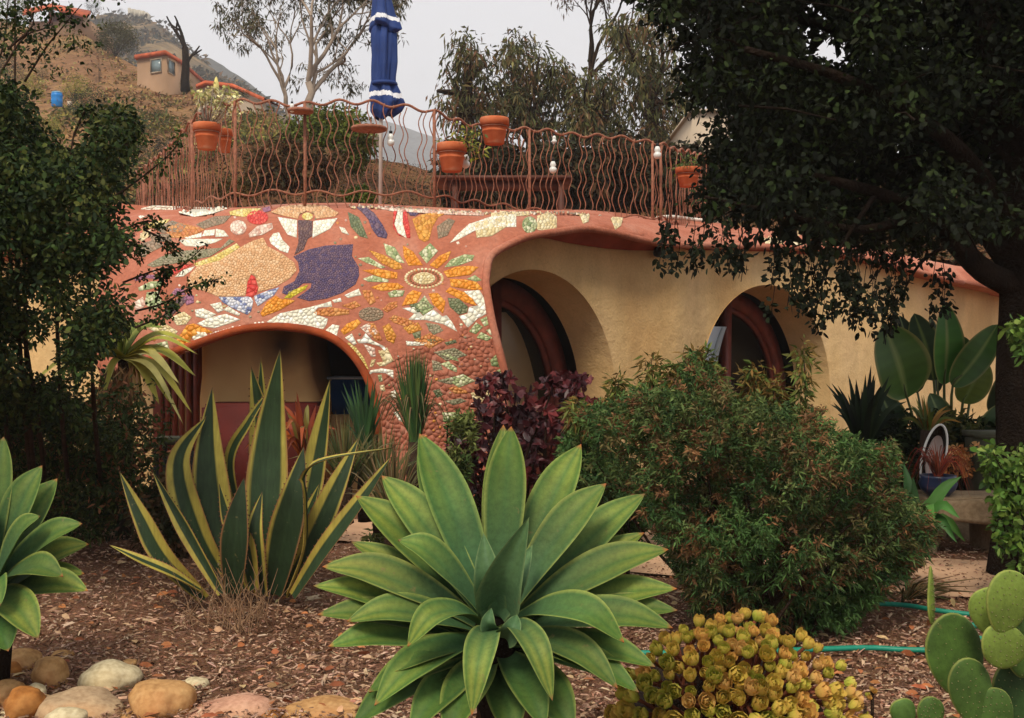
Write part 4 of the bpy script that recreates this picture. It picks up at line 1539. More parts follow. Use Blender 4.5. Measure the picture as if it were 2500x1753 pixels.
# wavy bars: four shared shapes, each bar an object
bar_me = []
for k in range(6):
    rr_ = random.Random(k)
    ph = rr_.uniform(0, 6.28); wl = rr_.uniform(0.27, 0.33)
    P = []
    for i in range(29):
        z = i / 28
        P.append((0.021 * math.sin(2 * math.pi * z * 1.05 / wl + ph), 0.004 * math.sin(z * 9 + k), z))
    V, F = tube(P, 0.0054, 5)
    o = mk('bar', V, F, M_rust, fence, True, loc=(0, 0, 0))
    bar_me.append(o)
fw = wloc(fence)
s = 0.12; bi = 0
used = set()
while s < L - 0.1:
    x, y = fp(s)
    x2, y2 = fp(s + 0.02)
    a_ = math.atan2(y2 - y, x2 - x)
    h = ztop(s) - 2.66
    if R.random() < 0.12: h *= R.uniform(0.9, 0.99)
    k = (bi // 7 + (bi % 2) * 0) % 6
    k = bi % 6 if R.random() < .25 else k
    loc = (x - fw[0], y - fw[1], 2.66 - fw[2])
    src = bar_me[k]
    if k not in used:
        used.add(k); o = src; o.location = loc
    else:
        o = src.copy(); COL.objects.link(o); o.parent = fence; o.location = loc
    o.rotation_euler = (R.gauss(0, .015), R.gauss(0, .02), a_)
    o.scale = (1, 1, h)
    px_ = x / y * FPX + 1250
    s += (0.066 if px_ < 560 else 0.076) * R.uniform(0.8, 1.25)
    bi += 1
for px in (352, 470, 575, 745, 1060, 1292, 1592, 1612):
    s = sof(px); x, y = fp(s)
    V, F = tube([(x, y, 2.60), (x + .004, y, 3.1), (x, y, ztop(s) + 0.015)], 0.015, 8)
    mk('post', V, F, M_rust, fence, True)
for px, py, r in ((740, 277, 0.115), (905, 320, 0.16)):
    s = sof(px); x, y = fp(s)
    z = zat(py, y)
    V, F = lathe((x, y - 0.1, z), [(0.02, -0.012), (r, -0.012), (r * 1.04, 0.0), (r, 0.016), (r * .9, 0.010), (0.02, 0.008)], 24)
    mk('pot_ring', V, F, M_rust, fence, True)['label'] = 'empty flat pot holder reaching out from the fence'

# ---- terracotta pots hanging in rings on the fence
def mat_pot():
    m, t, b = nt('terracotta_pot')
    n = ntex(t, 'noise', 9, 5); n2 = ntex(t, 'noise', 3, 4, stretch=(1, 1, 3))
    c = ramp(t, [(0.3, lin(176, 84, 48)), (0.7, lin(206, 116, 76))], n.outputs['Fac'])
    c = mixc(t, c, lin(206, 170, 140), ramp(t, [(0.52, (0, 0, 0)), (0.72, (0.5, 0.5, 0.5))], n2.outputs['Fac']))
    t.links.new(c, b.inputs['Base Color']); b.inputs['Roughness'].default_value = 0.85
    b.inputs['Specular IOR Level'].default_value = 0.15
    bump(t, b, n.outputs['Fac'], 0.2, 0.004)
    return m


M_pot = mat_pot()
M_soil = mat_plain('potting_soil', lin(52, 38, 28), 0.95, 0.4, 30, 0.8, 0.01)


def pot(px, ptop, pbot, wpx, D, label, cat='plant pot', grp='terracotta pots hung on the wavy fence', hgt=None):
    c = W(px, pbot, D); zt = W(px, ptop, D)[2]
    r = wpx / FPX * D / 2
    H = (zt - c[2])
    t = thing('terracotta_pot', c, label, cat, grp)
    pr = [(r * .62, 0), (r * .66, H * .02), (r * .80, H * .45), (r * .84, H * .47), (r * .84, H * .52), (r * .81, H * .54), (r * .86, H * .70), (r * 1.0, H * .71), (r * 1.0, H * .95), (r * .97, H), (r * .9, H), (r * .88, H * .8)]
    V, F = lathe(c, pr, 28, cap=False); F.append(tuple(range(28))[::-1])
    mk('body', V, F, M_pot, t, True)
    V, F = lathe(c + np.array([0, 0, H * .82]), [(r * .88, 0), (r * .4, H * .04), (0.001, H * .05)], 20, cap=False)
    mk('soil', V, F, M_soil, t, True)
    V, F = [], []
    P = [(c[0] + r * .9 * math.cos(a), c[1] + r * .9 * math.sin(a), c[2] + H * .66) for a in np.linspace(0, 2 * math.pi, 25)]
    V, F = tube(P, 0.007, 6, False)
    mk('holder_ring', V, F, M_rust, t, True)
    V, F = tube([(c[0], c[1] + r * .9, c[2] + H * .66), (c[0], c[1] + r * .9 + 0.1, c[2] + H * .66)], 0.008, 5)
    mk('holder_arm', V, F, M_rust, t)
    return t, c, r, H


GREEN1 = [lin(70, 92, 40), lin(96, 116, 50), lin(54, 74, 34), lin(120, 130, 60)]
pA = pot(1103, 351, 419, 74, 10.3, 'terracotta pot on the fence right of its middle post, with a trailing yellow-green plant')
pB = pot(1207, 289, 352, 72, 10.95, 'terracotta pot raised above the fence top, left of the brown-leaved sprig')
pC = pot(1680, 410, 456, 62, 12.2, 'small terracotta pot at the right end of the fence, half hidden by the dark tree')
pD = pot(505, 302, 365, 66, 10.5, 'terracotta pot on the left bend of the fence holding a cream succulent')
pE = pot(548, 316, 372, 40, 10.9, 'narrow terracotta pot just behind the cream succulent pot')


def potplant(name, c, r, H, cols, n, label, cat, L, Wd, hang=0.0, rad=0.12, up=0.1, hexa=False):
    C = np.array([[c[0] + R.gauss(0, rad * .6), c[1] + R.gauss(0, rad * .4), c[2] + H * .85 + up + R.gauss(0, rad * .35)] for _ in range(n)])
    V, F, cc = clumps(C, 14, rad * .45, L, Wd, cols, hang=hang, hexa=hexa)
    t = thing(name, (c[0], c[1], c[2] + H * .85), label, cat)
    mk('foliage', V, F, M_leaf, t, col=cc)
    st = []
    for i in range(7):
        e = C[R.randrange(n)]
        st.append(tube([(c[0], c[1], c[2] + H * .83), (np.array(c) + e) / 2 + np.array([0, 0, .02 + H * .3]), e], 0.004, 4))
    V, F = join(st); mk('stem', V, F, M_bark, t)


potplant('trailing_plant', pA[1] + np.array([0.12, 0, 0]), pA[2], pA[3], [lin(150, 150, 60), lin(110, 124, 48), lin(84, 96, 44)], 16, 'yellow-green trailing plant spilling from the pot by the middle post', 'plant', 0.05, 0.02, 0.1, 0.16, 0.06)
potplant('brown_sprig', pB[1], pB[2], pB[3], [lin(96, 70, 44), lin(70, 60, 36), lin(120, 80, 50)], 7, 'thin brown-leaved sprig in the raised terracotta pot', 'plant', 0.045, 0.012, 0, 0.12, 0.14)
potplant('bushy_plant', pC[1], pC[2], pC[3], GREEN1, 14, 'pale green plant in the pot at the right end of the fence', 'plant', 0.05, 0.02, 0, 0.16, 0.08)
# cream succulent on branching stems
C_ = pD[1]
t = thing('cream_succulent', (C_[0], C_[1], C_[2] + .2), 'cream and green variegated succulent on bare stems in the left terracotta pot', 'plant')
st = []; ctrs = []
for i in range(20):
    e = np.array([C_[0] + R.uniform(-.10, .34), C_[1] + R.uniform(-.2, .15), C_[2] + .32 + R.uniform(0, .24)])
    ctrs.append(e); st.append(tube([(C_[0] + .02, C_[1], C_[2] + .2), (C_ * .5 + e * .5) + np.array([0, 0, .06]), e], 0.006, 4))
V, F = join(st); mk('stem', V, F, M_barkp, t)
V, F, cc = clumps(np.array(ctrs), 22, 0.045, 0.045, 0.022, [lin(226, 214, 160), lin(206, 196, 140), lin(170, 170, 104)], hexa=True)
mk('rosettes', V, F, M_leaf, t, col=cc)

# ---- blue closed umbrella
def mat_cloth(name, c):
    m, t, b = nt(name)
    n = ntex(t, 'noise', 6, 4)
    t.links.new(ramp(t, [(0.3, tuple(v * .8 for v in c)), (0.7, tuple(min(1, v * 1.15) for v in c))], n.outputs['Fac']), b.inputs['Base Color'])
    b.inputs['Roughness'].default_value = 0.75
    return m


M_ublue = mat_cloth('blue_canvas', lin(16, 50, 112)); M_uwhite = mat_cloth('white_canvas', lin(230, 232, 236))
uc = W(928, 500, 11.5); uc[2] = 2.62
umb = thing('closed_umbrella', uc, 'closed blue patio umbrella with white bands standing on the roof terrace', 'umbrella')
V, F = tube([(uc[0], uc[1], 2.6), (uc[0] + .01, uc[1], 3.9), (uc[0], uc[1], 5.35)], 0.020, 10)
mk('pole', V, F, mat_plain('pale_pole', lin(190, 182, 172), 0.5, 0.15, 8, 0.1), umb, True)


def cloth(pts, name, npl, pl, off=0.0, skew=0.0, rows=40):
    """pts: (py, half width px, band) -> pleated hanging cloth"""
    py = [p[0] for p in pts]; hw = [p[1] for p in pts]; cx = [p[2] for p in pts]
    n = 72
    V, F, mi = [], [], []
    for i in range(rows + 1):
        y = py[0] + (py[-1] - py[0]) * i / rows
        w = np.interp(y, py, hw) / FPX * 11.5
        c0 = (np.interp(y, py, cx) - 1250) / FPX * 11.5
        for j in range(n):
            a = 2 * math.pi * j / n
            r = w * (1 + pl * math.cos(npl * a + 1.3 * math.sin(y * .013)) + 0.35 * pl * math.sin((npl * 2 + 1) * a + y * .03)) / (1 + pl)
            z = W(1250, y + skew * math.cos(npl * a * .5 + 1), 11.5)[2]
            V.append((c0 + r * math.cos(a), 11.5 + r * .85 * math.sin(a), z))
    return V, n, rows, py


def cloth_obj(pts, name, npl, pl, bands, skew=0.0, rows=44, slant=0.0):
    V, n, rows, py = cloth(pts, name, npl, pl, 0, skew, rows)
    F, mi = [], []
    for i in range(rows):
        y = py[0] + (py[-1] - py[0]) * (i + .5) / rows
        for j in range(n):
            F.append((i * n + j, i * n + (j + 1) % n, (i + 1) * n + (j + 1) % n, (i + 1) * n + j))
            a = 2 * math.pi * (j + .5) / n
            yy = y + slant * math.cos(npl * .5 * a + 1.1)
            mi.append(1 if any(b0 < yy < b1 for b0, b1 in bands) else 0)
    return mk(name, V, F, [M_ublue, M_uwhite], umb, True, mi=mi)


cloth_obj([(-60, 10, 930), (-20, 20, 932), (30, 30, 936), (50, 38, 940), (66, 42, 941), (74, 30, 940)], 'top_tier', 4, 0.16, [(42, 53)], 9, 56, slant=7)
cloth_obj([(55, 24, 940), (90, 32, 938), (160, 33, 939), (205, 31, 938), (228, 40, 940), (252, 46, 943), (270, 40, 940), (287, 22, 935)], 'canopy', 5, 0.2, [(228, 240)], 6, 90, slant=8)
V, F = lathe((W(938, 206, 11.5)[0], 11.5, W(938, 206, 11.5)[2]), [(0.135, -.018), (0.142, 0), (0.135, .018)], 30)
mk('tie_strap', V, F, M_ublue, umb, True)

# ---- dark table with thick top behind the fence
M_table = mat_plain('dark_painted_wood', lin(84, 48, 36), 0.6, 0.25, 5, 0.2)
tp0, tp1 = W(1060, 440, 13.2), W(1395, 440, 13.2)
tb = thing('terrace_table', ((tp0[0] + tp1[0]) / 2, 13.5, 2.64), 'long dark brown table on the roof terrace behind the wavy bars', 'table')
zt = W(1200, 428, 13.2)[2]
bm = bmesh.new(); bmesh.ops.create_cube(bm, size=1)
for v in bm.verts: v.co = Vector(((tp0[0] + tp1[0]) / 2 + v.co.x * (tp1[0] - tp0[0]), 13.6 + v.co.y * 0.9, zt - 0.03 + v.co.z * 0.05))
bmesh.ops.bevel(bm, geom=bm.edges[:], offset=0.01, segments=2, affect='EDGES')
V = [tuple(v.co) for v in bm.verts]; F = [tuple(v.index for v in f.verts) for f in bm.faces]; bm.free()
mk('table_top', V, F, M_table, tb, True)
for x in (tp0[0] + .25, tp1[0] - .12):
    for y in (13.25, 13.95):
        V, F = box((x, y, (2.62 + zt - .05) / 2), (0.07, 0.07, zt - .05 - 2.62)); mk('leg', V, F, M_table, tb)
V, F = box(((tp0[0] + tp1[0]) / 2, 13.25, zt - 0.12), (tp1[0] - tp0[0] - .3, 0.03, 0.12)); mk('apron', V, F, M_table, tb)

# ---- white glass insulator lamps tied to the bars
M_bulb = mat_plain('white_glass', lin(226, 226, 220), 0.25, 0.08, 20, 0, spec=0.5)
M_blackp = mat_plain('black_plastic', lin(24, 24, 26), 0.5, 0.2, 20, 0)
for px, py, D, sc_, lab in ((954, 345, 10.15, 1.0, 'white lamp hanging under the blue umbrella, left of the middle fence post'),
                           (1137, 398, 10.5, 1.15, 'white lamp beside the terracotta pot with the trailing plant'),
                           (1350, 412, 11.4, 1.1, 'white lamp halfway up the bars in front of the dark table'),
                           (1605, 376, 12.0, 1.2, 'white lamp at the right end of the fence near the corner posts'),
                           (713, 266, 10.05, 0.7, 'small white lamp just under the rail left of the round holder'),
                           (1353, 343, 11.4, 0.7, 'small white lamp just below the top rail on the right')):
    c = W(px, py, D)
    t = thing('hanging_lamp', c, lab, 'lamp', 'white lamps hung along the fence')
    r = 0.034 * sc_
    V, F = lathe(c, [(0.004, r * 2.1), (r * .5, r * 2.0), (r * .7, r * 1.5), (r * .9, r * .9), (r * .6, r * .55), (r * 1.0, 0.1 * r), (r * 1.05, -r * .4), (r * .8, -r * 1.0), (r * .3, -r * 1.3)], 14)
    mk('glass', V, F, M_bulb, t, True)
    V, F = lathe(c + np.array([0, 0, r * 2.1]), [(r * .45, 0), (r * .45, r * .7), (0.003, r * .8), (0.003, r * 2)], 10)
    mk('cap', V, F, M_blackp, t)

c = ray_wall(1608, 617, -.08)
t = thing('eave_lamp', c, 'round black spotlight fixed under the roof edge between the two arched doors', 'lamp')
V, F = lathe(c, [(.015, .06), (.045, .05), (.055, 0), (.05, -.03), (.02, -.045)], 14); mk('shade', V, F, M_blackp, t, True)
V, F = tube([c + np.array([0, 0, .05]), c + np.array([NX * .06, NY * .06, .10])], .012, 6); mk('bracket', V, F, M_blackp, t)

# ================================================================== THINGS ON THE HILL
def rbox(px0, px1, py0, py1, D, dep, ang=0.0):
    p0, p1 = W(px0, py0, D), W(px1, py1, D)
    return box(((p0[0] + p1[0]) / 2, D + dep / 2, (p0[2] + p1[2]) / 2), (abs(p1[0] - p0[0]), dep, abs(p1[2] - p0[2])), ang)


M_adobe = mat_plain('adobe_wall', lin(158, 126, 98), 0.9, 0.18, 0.4, 0.3, 0.05)
M_tile = mat_plain('clay_roof_tile', lin(186, 92, 58), 0.85, 0.3, 2.5, 0.6, 0.06)
M_win = mat_plain('window_glass', lin(120, 136, 140), 0.15, 0.3, 1.0, 0)
M_wh = mat_plain('pale_wall', lin(186, 168, 146), 0.9, 0.15, 0.4, 0.2, 0.05)
def hill_at(px, py, name='hillside'):
    g = HG[name].reshape(-1, 3)
    d = g - CAM
    f = np.array([0, math.cos(TH), -math.sin(TH)]); u = np.array([0, math.sin(TH), math.cos(TH)])
    dd = d @ f
    x = 1250 + FPX * d[:, 0] / dd; y = 876.5 - FPX * (d @ u) / dd
    return g[np.argmin((x - px) ** 2 + (y - py) ** 2)][1]


# pavilion at the top left
t = thing('pavilion_house', W(165, 80, 88), 'open pavilion with red tiled roof and adobe wall on top of the hill', 'building')
V, F = rbox(70, 222, 52, 96, 88, 5, 0.0); mk('wall', V, F, M_adobe, t)
V, F = rbox(203, 211, 36, 60, 87.6, .5); mk('pillar', V, F, M_wh, t)
V, F = rbox(118, 124, 24, 55, 87.6, .5); mk('pillar', V, F, M_wood, t)
V, F = rbox(160, 164, 28, 55, 89.5, .3); mk('pillar', V, F, M_wood, t)
pr = [W(55, 30, 87), W(122, 14, 87), W(213, 36, 87), W(222, 26, 91), W(125, 8, 92), W(60, 22, 91)]
V = pr + [p - np.array([0, 0, .28]) for p in pr]
F = [(0, 1, 4, 5), (1, 2, 3, 4), (6, 11, 10, 7), (7, 10, 9, 8), (0, 6, 7, 1), (1, 7, 8, 2), (2, 8, 9, 3), (3, 9, 10, 4), (4, 10, 11, 5), (5, 11, 6, 0)]
mk('roof', V, F, M_tile, t)
V, F = rbox(124, 205, 30, 52, 91, .3); mk('back_wall', V, F, mat_plain('shaded_red_plaster', lin(110, 60, 48), 0.9, 0.2, 1, 0), t)
# bay-fronted house
t = thing('hillside_house', W(390, 200, 66), 'small adobe house with two windows and a flat red eave halfway up the hill', 'house')
a0, a1, a2 = W(335, 205, 67), W(405, 212, 66), W(440, 205, 68)
zt_ = W(390, 134, 66)[2]; zb = W(390, 262, 66)[2]
V = [(a0[0], 67, zb), (a1[0], 66, zb), (a2[0], 68, zb), (a2[0], 73, zb), (a0[0], 73, zb)]
V += [(x, y, zt_) for x, y, _ in V[:5]]
F = [(i, (i + 1) % 5, 5 + (i + 1) % 5, 5 + i) for i in range(5)] + [(5, 6, 7, 8, 9)]
mk('wall', V, F, M_adobe, t)
c_ = np.mean([v for v in V[5:]], 0)
V2 = [np.array(v) for v in V[5:]]
V2 = [c_ + (v - c_) * np.array([1.08, 1.08, 1]) for v in V2]
V = V2 + [v + np.array([0, 0, .22]) for v in V2]
F = [(0, 1, 2, 3, 4)[::-1], (5, 6, 7, 8, 9)] + [(i, (i + 1) % 5, 5 + (i + 1) % 5, 5 + i) for i in range(5)]
mk('eave', V, F, M_tile, t)


def quadwin(p0, p1, f0, f1, z0, z1, t):
    a = p0 + (p1 - p0) * f0; b = p0 + (p1 - p0) * f1
    nrm = np.cross(b - a, [0, 0, 1]); nrm /= np.linalg.norm(nrm)
    fr = join([tube([np.array([*q[:2], z]) + nrm * .04 for q, z in ((a, z0), (b, z0), (b, z1), (a, z1), (a, z0))], 0.06, 4)])
    w = mk('window', fr[0], fr[1], M_wh, t)
    V = [(*a[:2], z0), (*b[:2], z0), (*b[:2], z1), (*a[:2], z1)]
    V = [np.array(v) + nrm * .03 for v in V]; V += [v - nrm * .02 for v in V]
    mk('pane', V, [(0, 1, 2, 3), (7, 6, 5, 4), (0, 4, 5, 1), (1, 5, 6, 2), (2, 6, 7, 3), (3, 7, 4, 0)], M_win, w)


za, zb2 = W(380, 174, 66)[2], W(380, 141, 66)[2]
quadwin(a0, a1, .50, .86, za, zb2, t); quadwin(a1, a2, .12, .55, za, zb2, t)
# long low house with orange roof
t = thing('long_hill_house', W(560, 240, 56), 'long low house with sloping orange tile roof right of the bare dead tree', 'house')
P = [W(478, 206, 55), W(502, 196, 55), W(568, 204, 54), W(645, 238, 52)]
V = []
for p in P: V += [p, p + np.array([0, 4.5, .5]), p - np.array([0, 0, .2])]
F = []
for i in range(3): F += [(3 * i, 3 * i + 3, 3 * i + 4, 3 * i + 1), (3 * i, 3 * i + 2, 3 * i + 5, 3 * i + 3), (3 * i + 2, 3 * i + 1, 3 * i + 4, 3 * i + 5)]
mk('roof', V, F, M_tile, t)
V = []
for p in P: V += [p + np.array([0, .35, -.2]), p + np.array([0, .35, -2.4])]
F = [(2 * i, 2 * i + 2, 2 * i + 3, 2 * i + 1) for i in range(3)]
mk('wall', V, F, M_wh, t)
# more far roofs
for (x0, x1, y0, y1, D, lab) in ((880, 925, 318, 330, 150, 'far orange roofed house in the fog behind the fence'),):
    t = thing('distant_house', W((x0 + x1) / 2, y1, D), lab, 'house')
    V, F = rbox(x0, x1, y0 + 4, y1 + 10, D, 6); mk('wall', V, F, M_wh, t)
    p = [W(x0 - 4, y0 + 4, D), W(x1 + 4, y0 + 4, D), W(x1 - 4, y0 - 5, D + 3), W(x0 + 4, y0 - 5, D + 3), W(x1 + 4, y0 + 4, D + 6), W(x0 - 4, y0 + 4, D + 6)]
    mk('roof', p, [(0, 1, 2, 3), (3, 2, 4, 5)], M_tile, t)
# ruin on the ridge top
t = thing('stone_ruin', W(335, 42, 285), 'roofless pale stone ruin on the rocky ridge top', 'ruin')
M_ru = mat_plain('pale_stone', lin(176, 168, 150), 0.9, 0.2, .3, 0)
for (x0, x1, y0, y1) in ((312, 318, 19, 44), (318, 326, 22, 27), (326, 330, 22, 36), (330, 338, 24, 29), (338, 342, 24, 38), (342, 352, 26, 31), (352, 360, 30, 46)):
    V, F = rbox(x0, x1, y0, y1 + 8, 284, 2 + (x0 % 5) * .3); mk('wall_block', V, F, M_ru, t)
# yellow closed umbrella, blue barrel, post
c = W(528, 226, 52)
t = thing('yellow_umbrella', c, 'closed pale yellow umbrella beside the long orange roof', 'umbrella')
k_ = 52 / FPX
V, F = lathe(c, [(5 * k_, 4 * k_), (6.5 * k_, 12 * k_), (5.5 * k_, 24 * k_), (3 * k_, 34 * k_), (.3 * k_, 39 * k_)], 14, .12, 5)
mk('canopy', V, F, mat_cloth('yellow_canvas', lin(222, 206, 120)), t, True)
V, F = tube([c - np.array([0, 0, 1.0]), c + np.array([0, 0, .3])], .04, 6); mk('pole', V, F, M_wh, t)
D = hill_at(139, 262) - .5; k_ = D / FPX; c = W(139, 262, D)
t = thing('blue_barrel', c, 'bright blue plastic barrel standing on the dry hillside', 'barrel')
V, F = lathe(c, [(11 * k_, 0), (13 * k_, 3 * k_), (13.2 * k_, 12 * k_), (13.8 * k_, 14 * k_), (13.2 * k_, 16 * k_), (13.2 * k_, 26 * k_), (13.8 * k_, 28 * k_), (13 * k_, 30 * k_), (12 * k_, 34 * k_), (8 * k_, 37 * k_)], 20)
mk('body', V, F, mat_plain('blue_plastic', lin(24, 122, 196), 0.4, 0.08, 1, 0), t, True)
V, F = lathe(c + np.array([0, 0, 34.5 * k_]), [(12.4 * k_, 0), (12.4 * k_, 2 * k_), (8 * k_, 3.5 * k_)], 20); mk('lid', V, F, mat_plain('pale_blue_plastic', lin(120, 180, 214), 0.4, 0.08, 1, 0), t, True)
D = hill_at(170, 272) - .5; k_ = D / FPX; c = W(170, 272, D)
t = thing('meter_box', c, 'small grey meter box on a post right of the blue barrel', 'box')
V, F = box(c + np.array([0, 0, 18 * k_]), (8 * k_, .2, 12 * k_)); mk('box', V, F, M_wh, t)
V, F = box(c + np.array([0, .05, 4 * k_]), (3 * k_, .08, 18 * k_)); mk('post', V, F, M_barkp, t)

# ================================================================== BACKGROUND PLANTS
def bush(name, px, py0, py1, wpx, D, cols, label, cat='bush', grp=None, n=60, per=30, leafL=None, hang=0, stemc=True, mat=None, seed=0):
    """a shrub rooted at (px, py0 bottom), top at py1, width wpx"""
    base = W(px, py0, D); k = D / FPX
    H = (py0 - py1) * k; w = wpx * k / 2
    t = thing(name, base, label, cat, grp)
    a = rng.random(n) * 2 * math.pi; ph = np.arccos(1 - 1.75 * rng.random(n)); r = 0.6 + 0.4 * rng.random(n)
    bumps = 1 + 0.22 * np.sin(a * 3 + seed) * np.sin(ph * 4 + seed)
    C = np.stack([base[0] + w * .86 * r * bumps * np.sin(ph) * np.cos(a), base[1] + w * .7 * r * bumps * np.sin(ph) * np.sin(a), base[2] + H * .48 + H * .46 * r * bumps * np.cos(ph)], -1)
    lL = leafL or 0.08 * w
    V, F, cc = clumps(C, per, 0.26 * min(w, H), lL, lL * .42, cols, hang=hang)
    mk('foliage', V, F, mat or M_leafd, t, col=cc)
    st = []
    for i in range(9):
        e = C[rng.integers(n)]
        st.append(tube([base - np.array([0, 0, .05 * H]), base * .6 + e * .4 + np.array([0, 0, .05 * H]), e], [0.02 * w + .004, 0.012 * w + .003, 0.004], 5, False))
    V, F = join(st); mk('stem', V, F, M_bark, t)
    return t


OLIVE = [lin(72, 76, 44), lin(92, 90, 54), lin(56, 62, 38), lin(104, 96, 64)]
DKG = [lin(38, 52, 30), lin(52, 66, 36), lin(30, 42, 26), lin(66, 76, 44)]
YG = [lin(128, 132, 52), lin(150, 146, 64), lin(104, 112, 46), lin(168, 152, 76)]
bush('hill_bush', 282, 135, 46, 118, 80, [lin(76, 74, 42), lin(94, 88, 50), lin(62, 62, 36)], 'large round olive bush between the pavilion and the small adobe house', n=120, per=40)
bush('ridge_tree', 228, 40, -8, 46, 200, [lin(58, 66, 62), lin(48, 56, 54)], 'grey-green tree on the skyline behind the pavilion', 'tree', n=60, per=30)
bush('ridge_tree', 297, 40, 20, 26, 270, [lin(50, 56, 52)], 'tiny dark tree on the ridge just left of the stone ruin', 'tree', n=30, per=20)
bush('cypress', 242, 248, 130, 20, 66, [lin(66, 66, 52), lin(54, 58, 46), lin(84, 76, 56)], 'slim grey-green cypress standing on the dry slope above the barrel', 'tree', n=60, per=30)
for (px, y0, y1, w, D, cols, lab) in (
        (80, 245, 175, 80, 66, YG, 'yellow-green bush left of and above the blue barrel'),
        (180, 250, 175, 90, 68, YG, 'yellow-green bush above the grey meter box'),
        (215, 300, 210, 110, 60, DKG, 'dark green bush right of the grey meter box'),
        (105, 200, 150, 36, 80, OLIVE, 'small olive bush high on the slope below the pavilion'),
        (300, 300, 250, 70, 52, YG, 'yellow-green bush in the middle of the dry slope'),
        (530, 262, 222, 96, 50, [lin(110, 100, 58), lin(90, 88, 52)], 'pale olive bush in front of the long orange roof'),
        (40, 60, -20, 120, 96, [lin(96, 104, 48), lin(76, 86, 40)], 'leafy green tree on the hill behind the pavilion at the far left'),
        (590, 250, 215, 50, 50, DKG, 'dark green bush at the right end of the long orange roof'),
        (360, 345, 300, 60, 48, [lin(90, 84, 44), lin(60, 66, 36)], 'low olive bush near the foot of the dry slope'),
        (455, 228, 190, 40, 62, [lin(96, 96, 44), lin(76, 80, 40)], 'small green bush at the foot of the dead tree'),
        (270, 320, 236, 90, 60, DKG, 'dark green tree-like bush left of the fence end, above the dark shrub'),
        (330, 405, 330, 90, 60, DKG, 'dark green bush just left of where the fence turns back'),
        (130, 325, 290, 70, 60, YG, 'yellow-green bush below the blue barrel'),
        (380, 300, 262, 60, 60, OLIVE, 'olive bush on the dry slope under the small adobe house'),
        (500, 300, 262, 70, 60, OLIVE, 'olive bush on the dry slope behind the cream succulent'),
        (20, 200, 130, 90, 80, DKG, 'dark bush at the far left below the hilltop trees'),
        (405, 385, 330, 100, 36, [lin(60, 62, 50), lin(46, 50, 42)], 'dark grey-green bush behind the left end of the fence')):
    bush('hillside_bush', px, y0, y1, w, min(D, hill_at(px, y0 - 4)) if y0 > 70 else D, cols, lab, grp='bushes on the dry hillside', n=46, per=32, seed=px)
# scrub covering the slopes
C = hillpts('hillside', 9000, 0.12, 1.0)
C = C[(rng.random(len(C)) < 0.35 + 0.65 * np.array([noise.noise(Vector((p[0] * .22, p[1] * .12, 3))) > -0.05 for p in C]))]
V, F, cc = clumps(C, 9, 0.2 + C[:, 1] * 0.004, 0.30, 0.10, [lin(150, 112, 70), lin(122, 96, 58), lin(96, 84, 46), lin(170, 136, 88), lin(104, 66, 44), lin(150, 140, 80), lin(84, 76, 48)], flat=.45)
tag(mk('dry_scrub', V, F, M_leafd, col=cc), 'dry brown and tan scrub covering the hillside above the terrace', 'scrub', kind='stuff')
C = hillpts('hillside', 5200, 0.2, 1.0)
C = C[np.array([noise.noise(Vector((p[0] * .16 + 20, p[1] * .09, 8))) for p in C]) > 0.20]
V, F, cc = clumps(C, 22, 0.35 + C[:, 1] * 0.004, 0.26, 0.11, [lin(92, 96, 48), lin(72, 80, 42), lin(120, 116, 54), lin(84, 80, 44), lin(150, 136, 70)], flat=.7)
tag(mk('green_scrub', V, F, M_leafd, col=cc), 'patches of olive and yellow-green scrub on the dry hillside', 'scrub', kind='stuff')
C = hillpts('ridge', 2600, 0.25, 1.0)
C = C[np.array([noise.noise(Vector((p[0] * .05, p[1] * .03, 3))) for p in C]) > -.1]
V, F, cc = clumps(C, 10, 2.2, 1.5, .7, [lin(60, 62, 50), lin(48, 54, 46), lin(120, 100, 74), lin(80, 76, 58)], flat=.45)
tag(mk('ridge_scrub', V, F, M_leafd, col=cc), 'dark scrub and pale rock litter on the far rocky ridge', 'scrub', kind='stuff')
C = hillpts('brush_slope', 4600, 0.0, 1.0, 0.08, 1.0)
V, F, cc = clumps(C, 18, 0.28, 0.11, 0.03, [lin(92, 66, 46), lin(72, 56, 40), lin(60, 62, 34), lin(118, 88, 62), lin(52, 44, 32)], flat=.7)
tag(mk('dry_brush', V, F, M_leafd, col=cc), 'tangled brown brush on the slope right behind the terrace fence', 'brush', kind='stuff')

bush('round_shrub', 800, 420, 272, 250, 19, [lin(92, 106, 44), lin(112, 122, 54), lin(74, 84, 40), lin(96, 100, 50)], 'broad green mound shrub behind the fence between the two round holders', n=150, per=50, leafL=.10)
bush('dark_undergrowth', 720, 470, 350, 260, 18, [lin(74, 62, 40), lin(92, 70, 46), lin(58, 54, 34), lin(108, 82, 56)], 'dark brown undergrowth below the round green shrub', n=90, per=50, leafL=.11)
bush('low_green_shrub', 880, 500, 455, 90, 13.5, [lin(86, 100, 40), lin(66, 80, 34)], 'small fresh green shrub behind the fence foot by the umbrella pole', n=34, per=40, leafL=.05)
bush('low_green_shrub', 580, 495, 430, 110, 14, [lin(72, 66, 36), lin(96, 80, 46)], 'small brownish shrub behind the bars left of the first post', n=40, per=40, leafL=.05)
bush('far_conifer', 870, 310, 262, 40, 120, [lin(60, 70, 70), lin(50, 60, 62)], 'grey-blue fir far off in the fog behind the umbrella pole', 'tree', n=40, per=30)


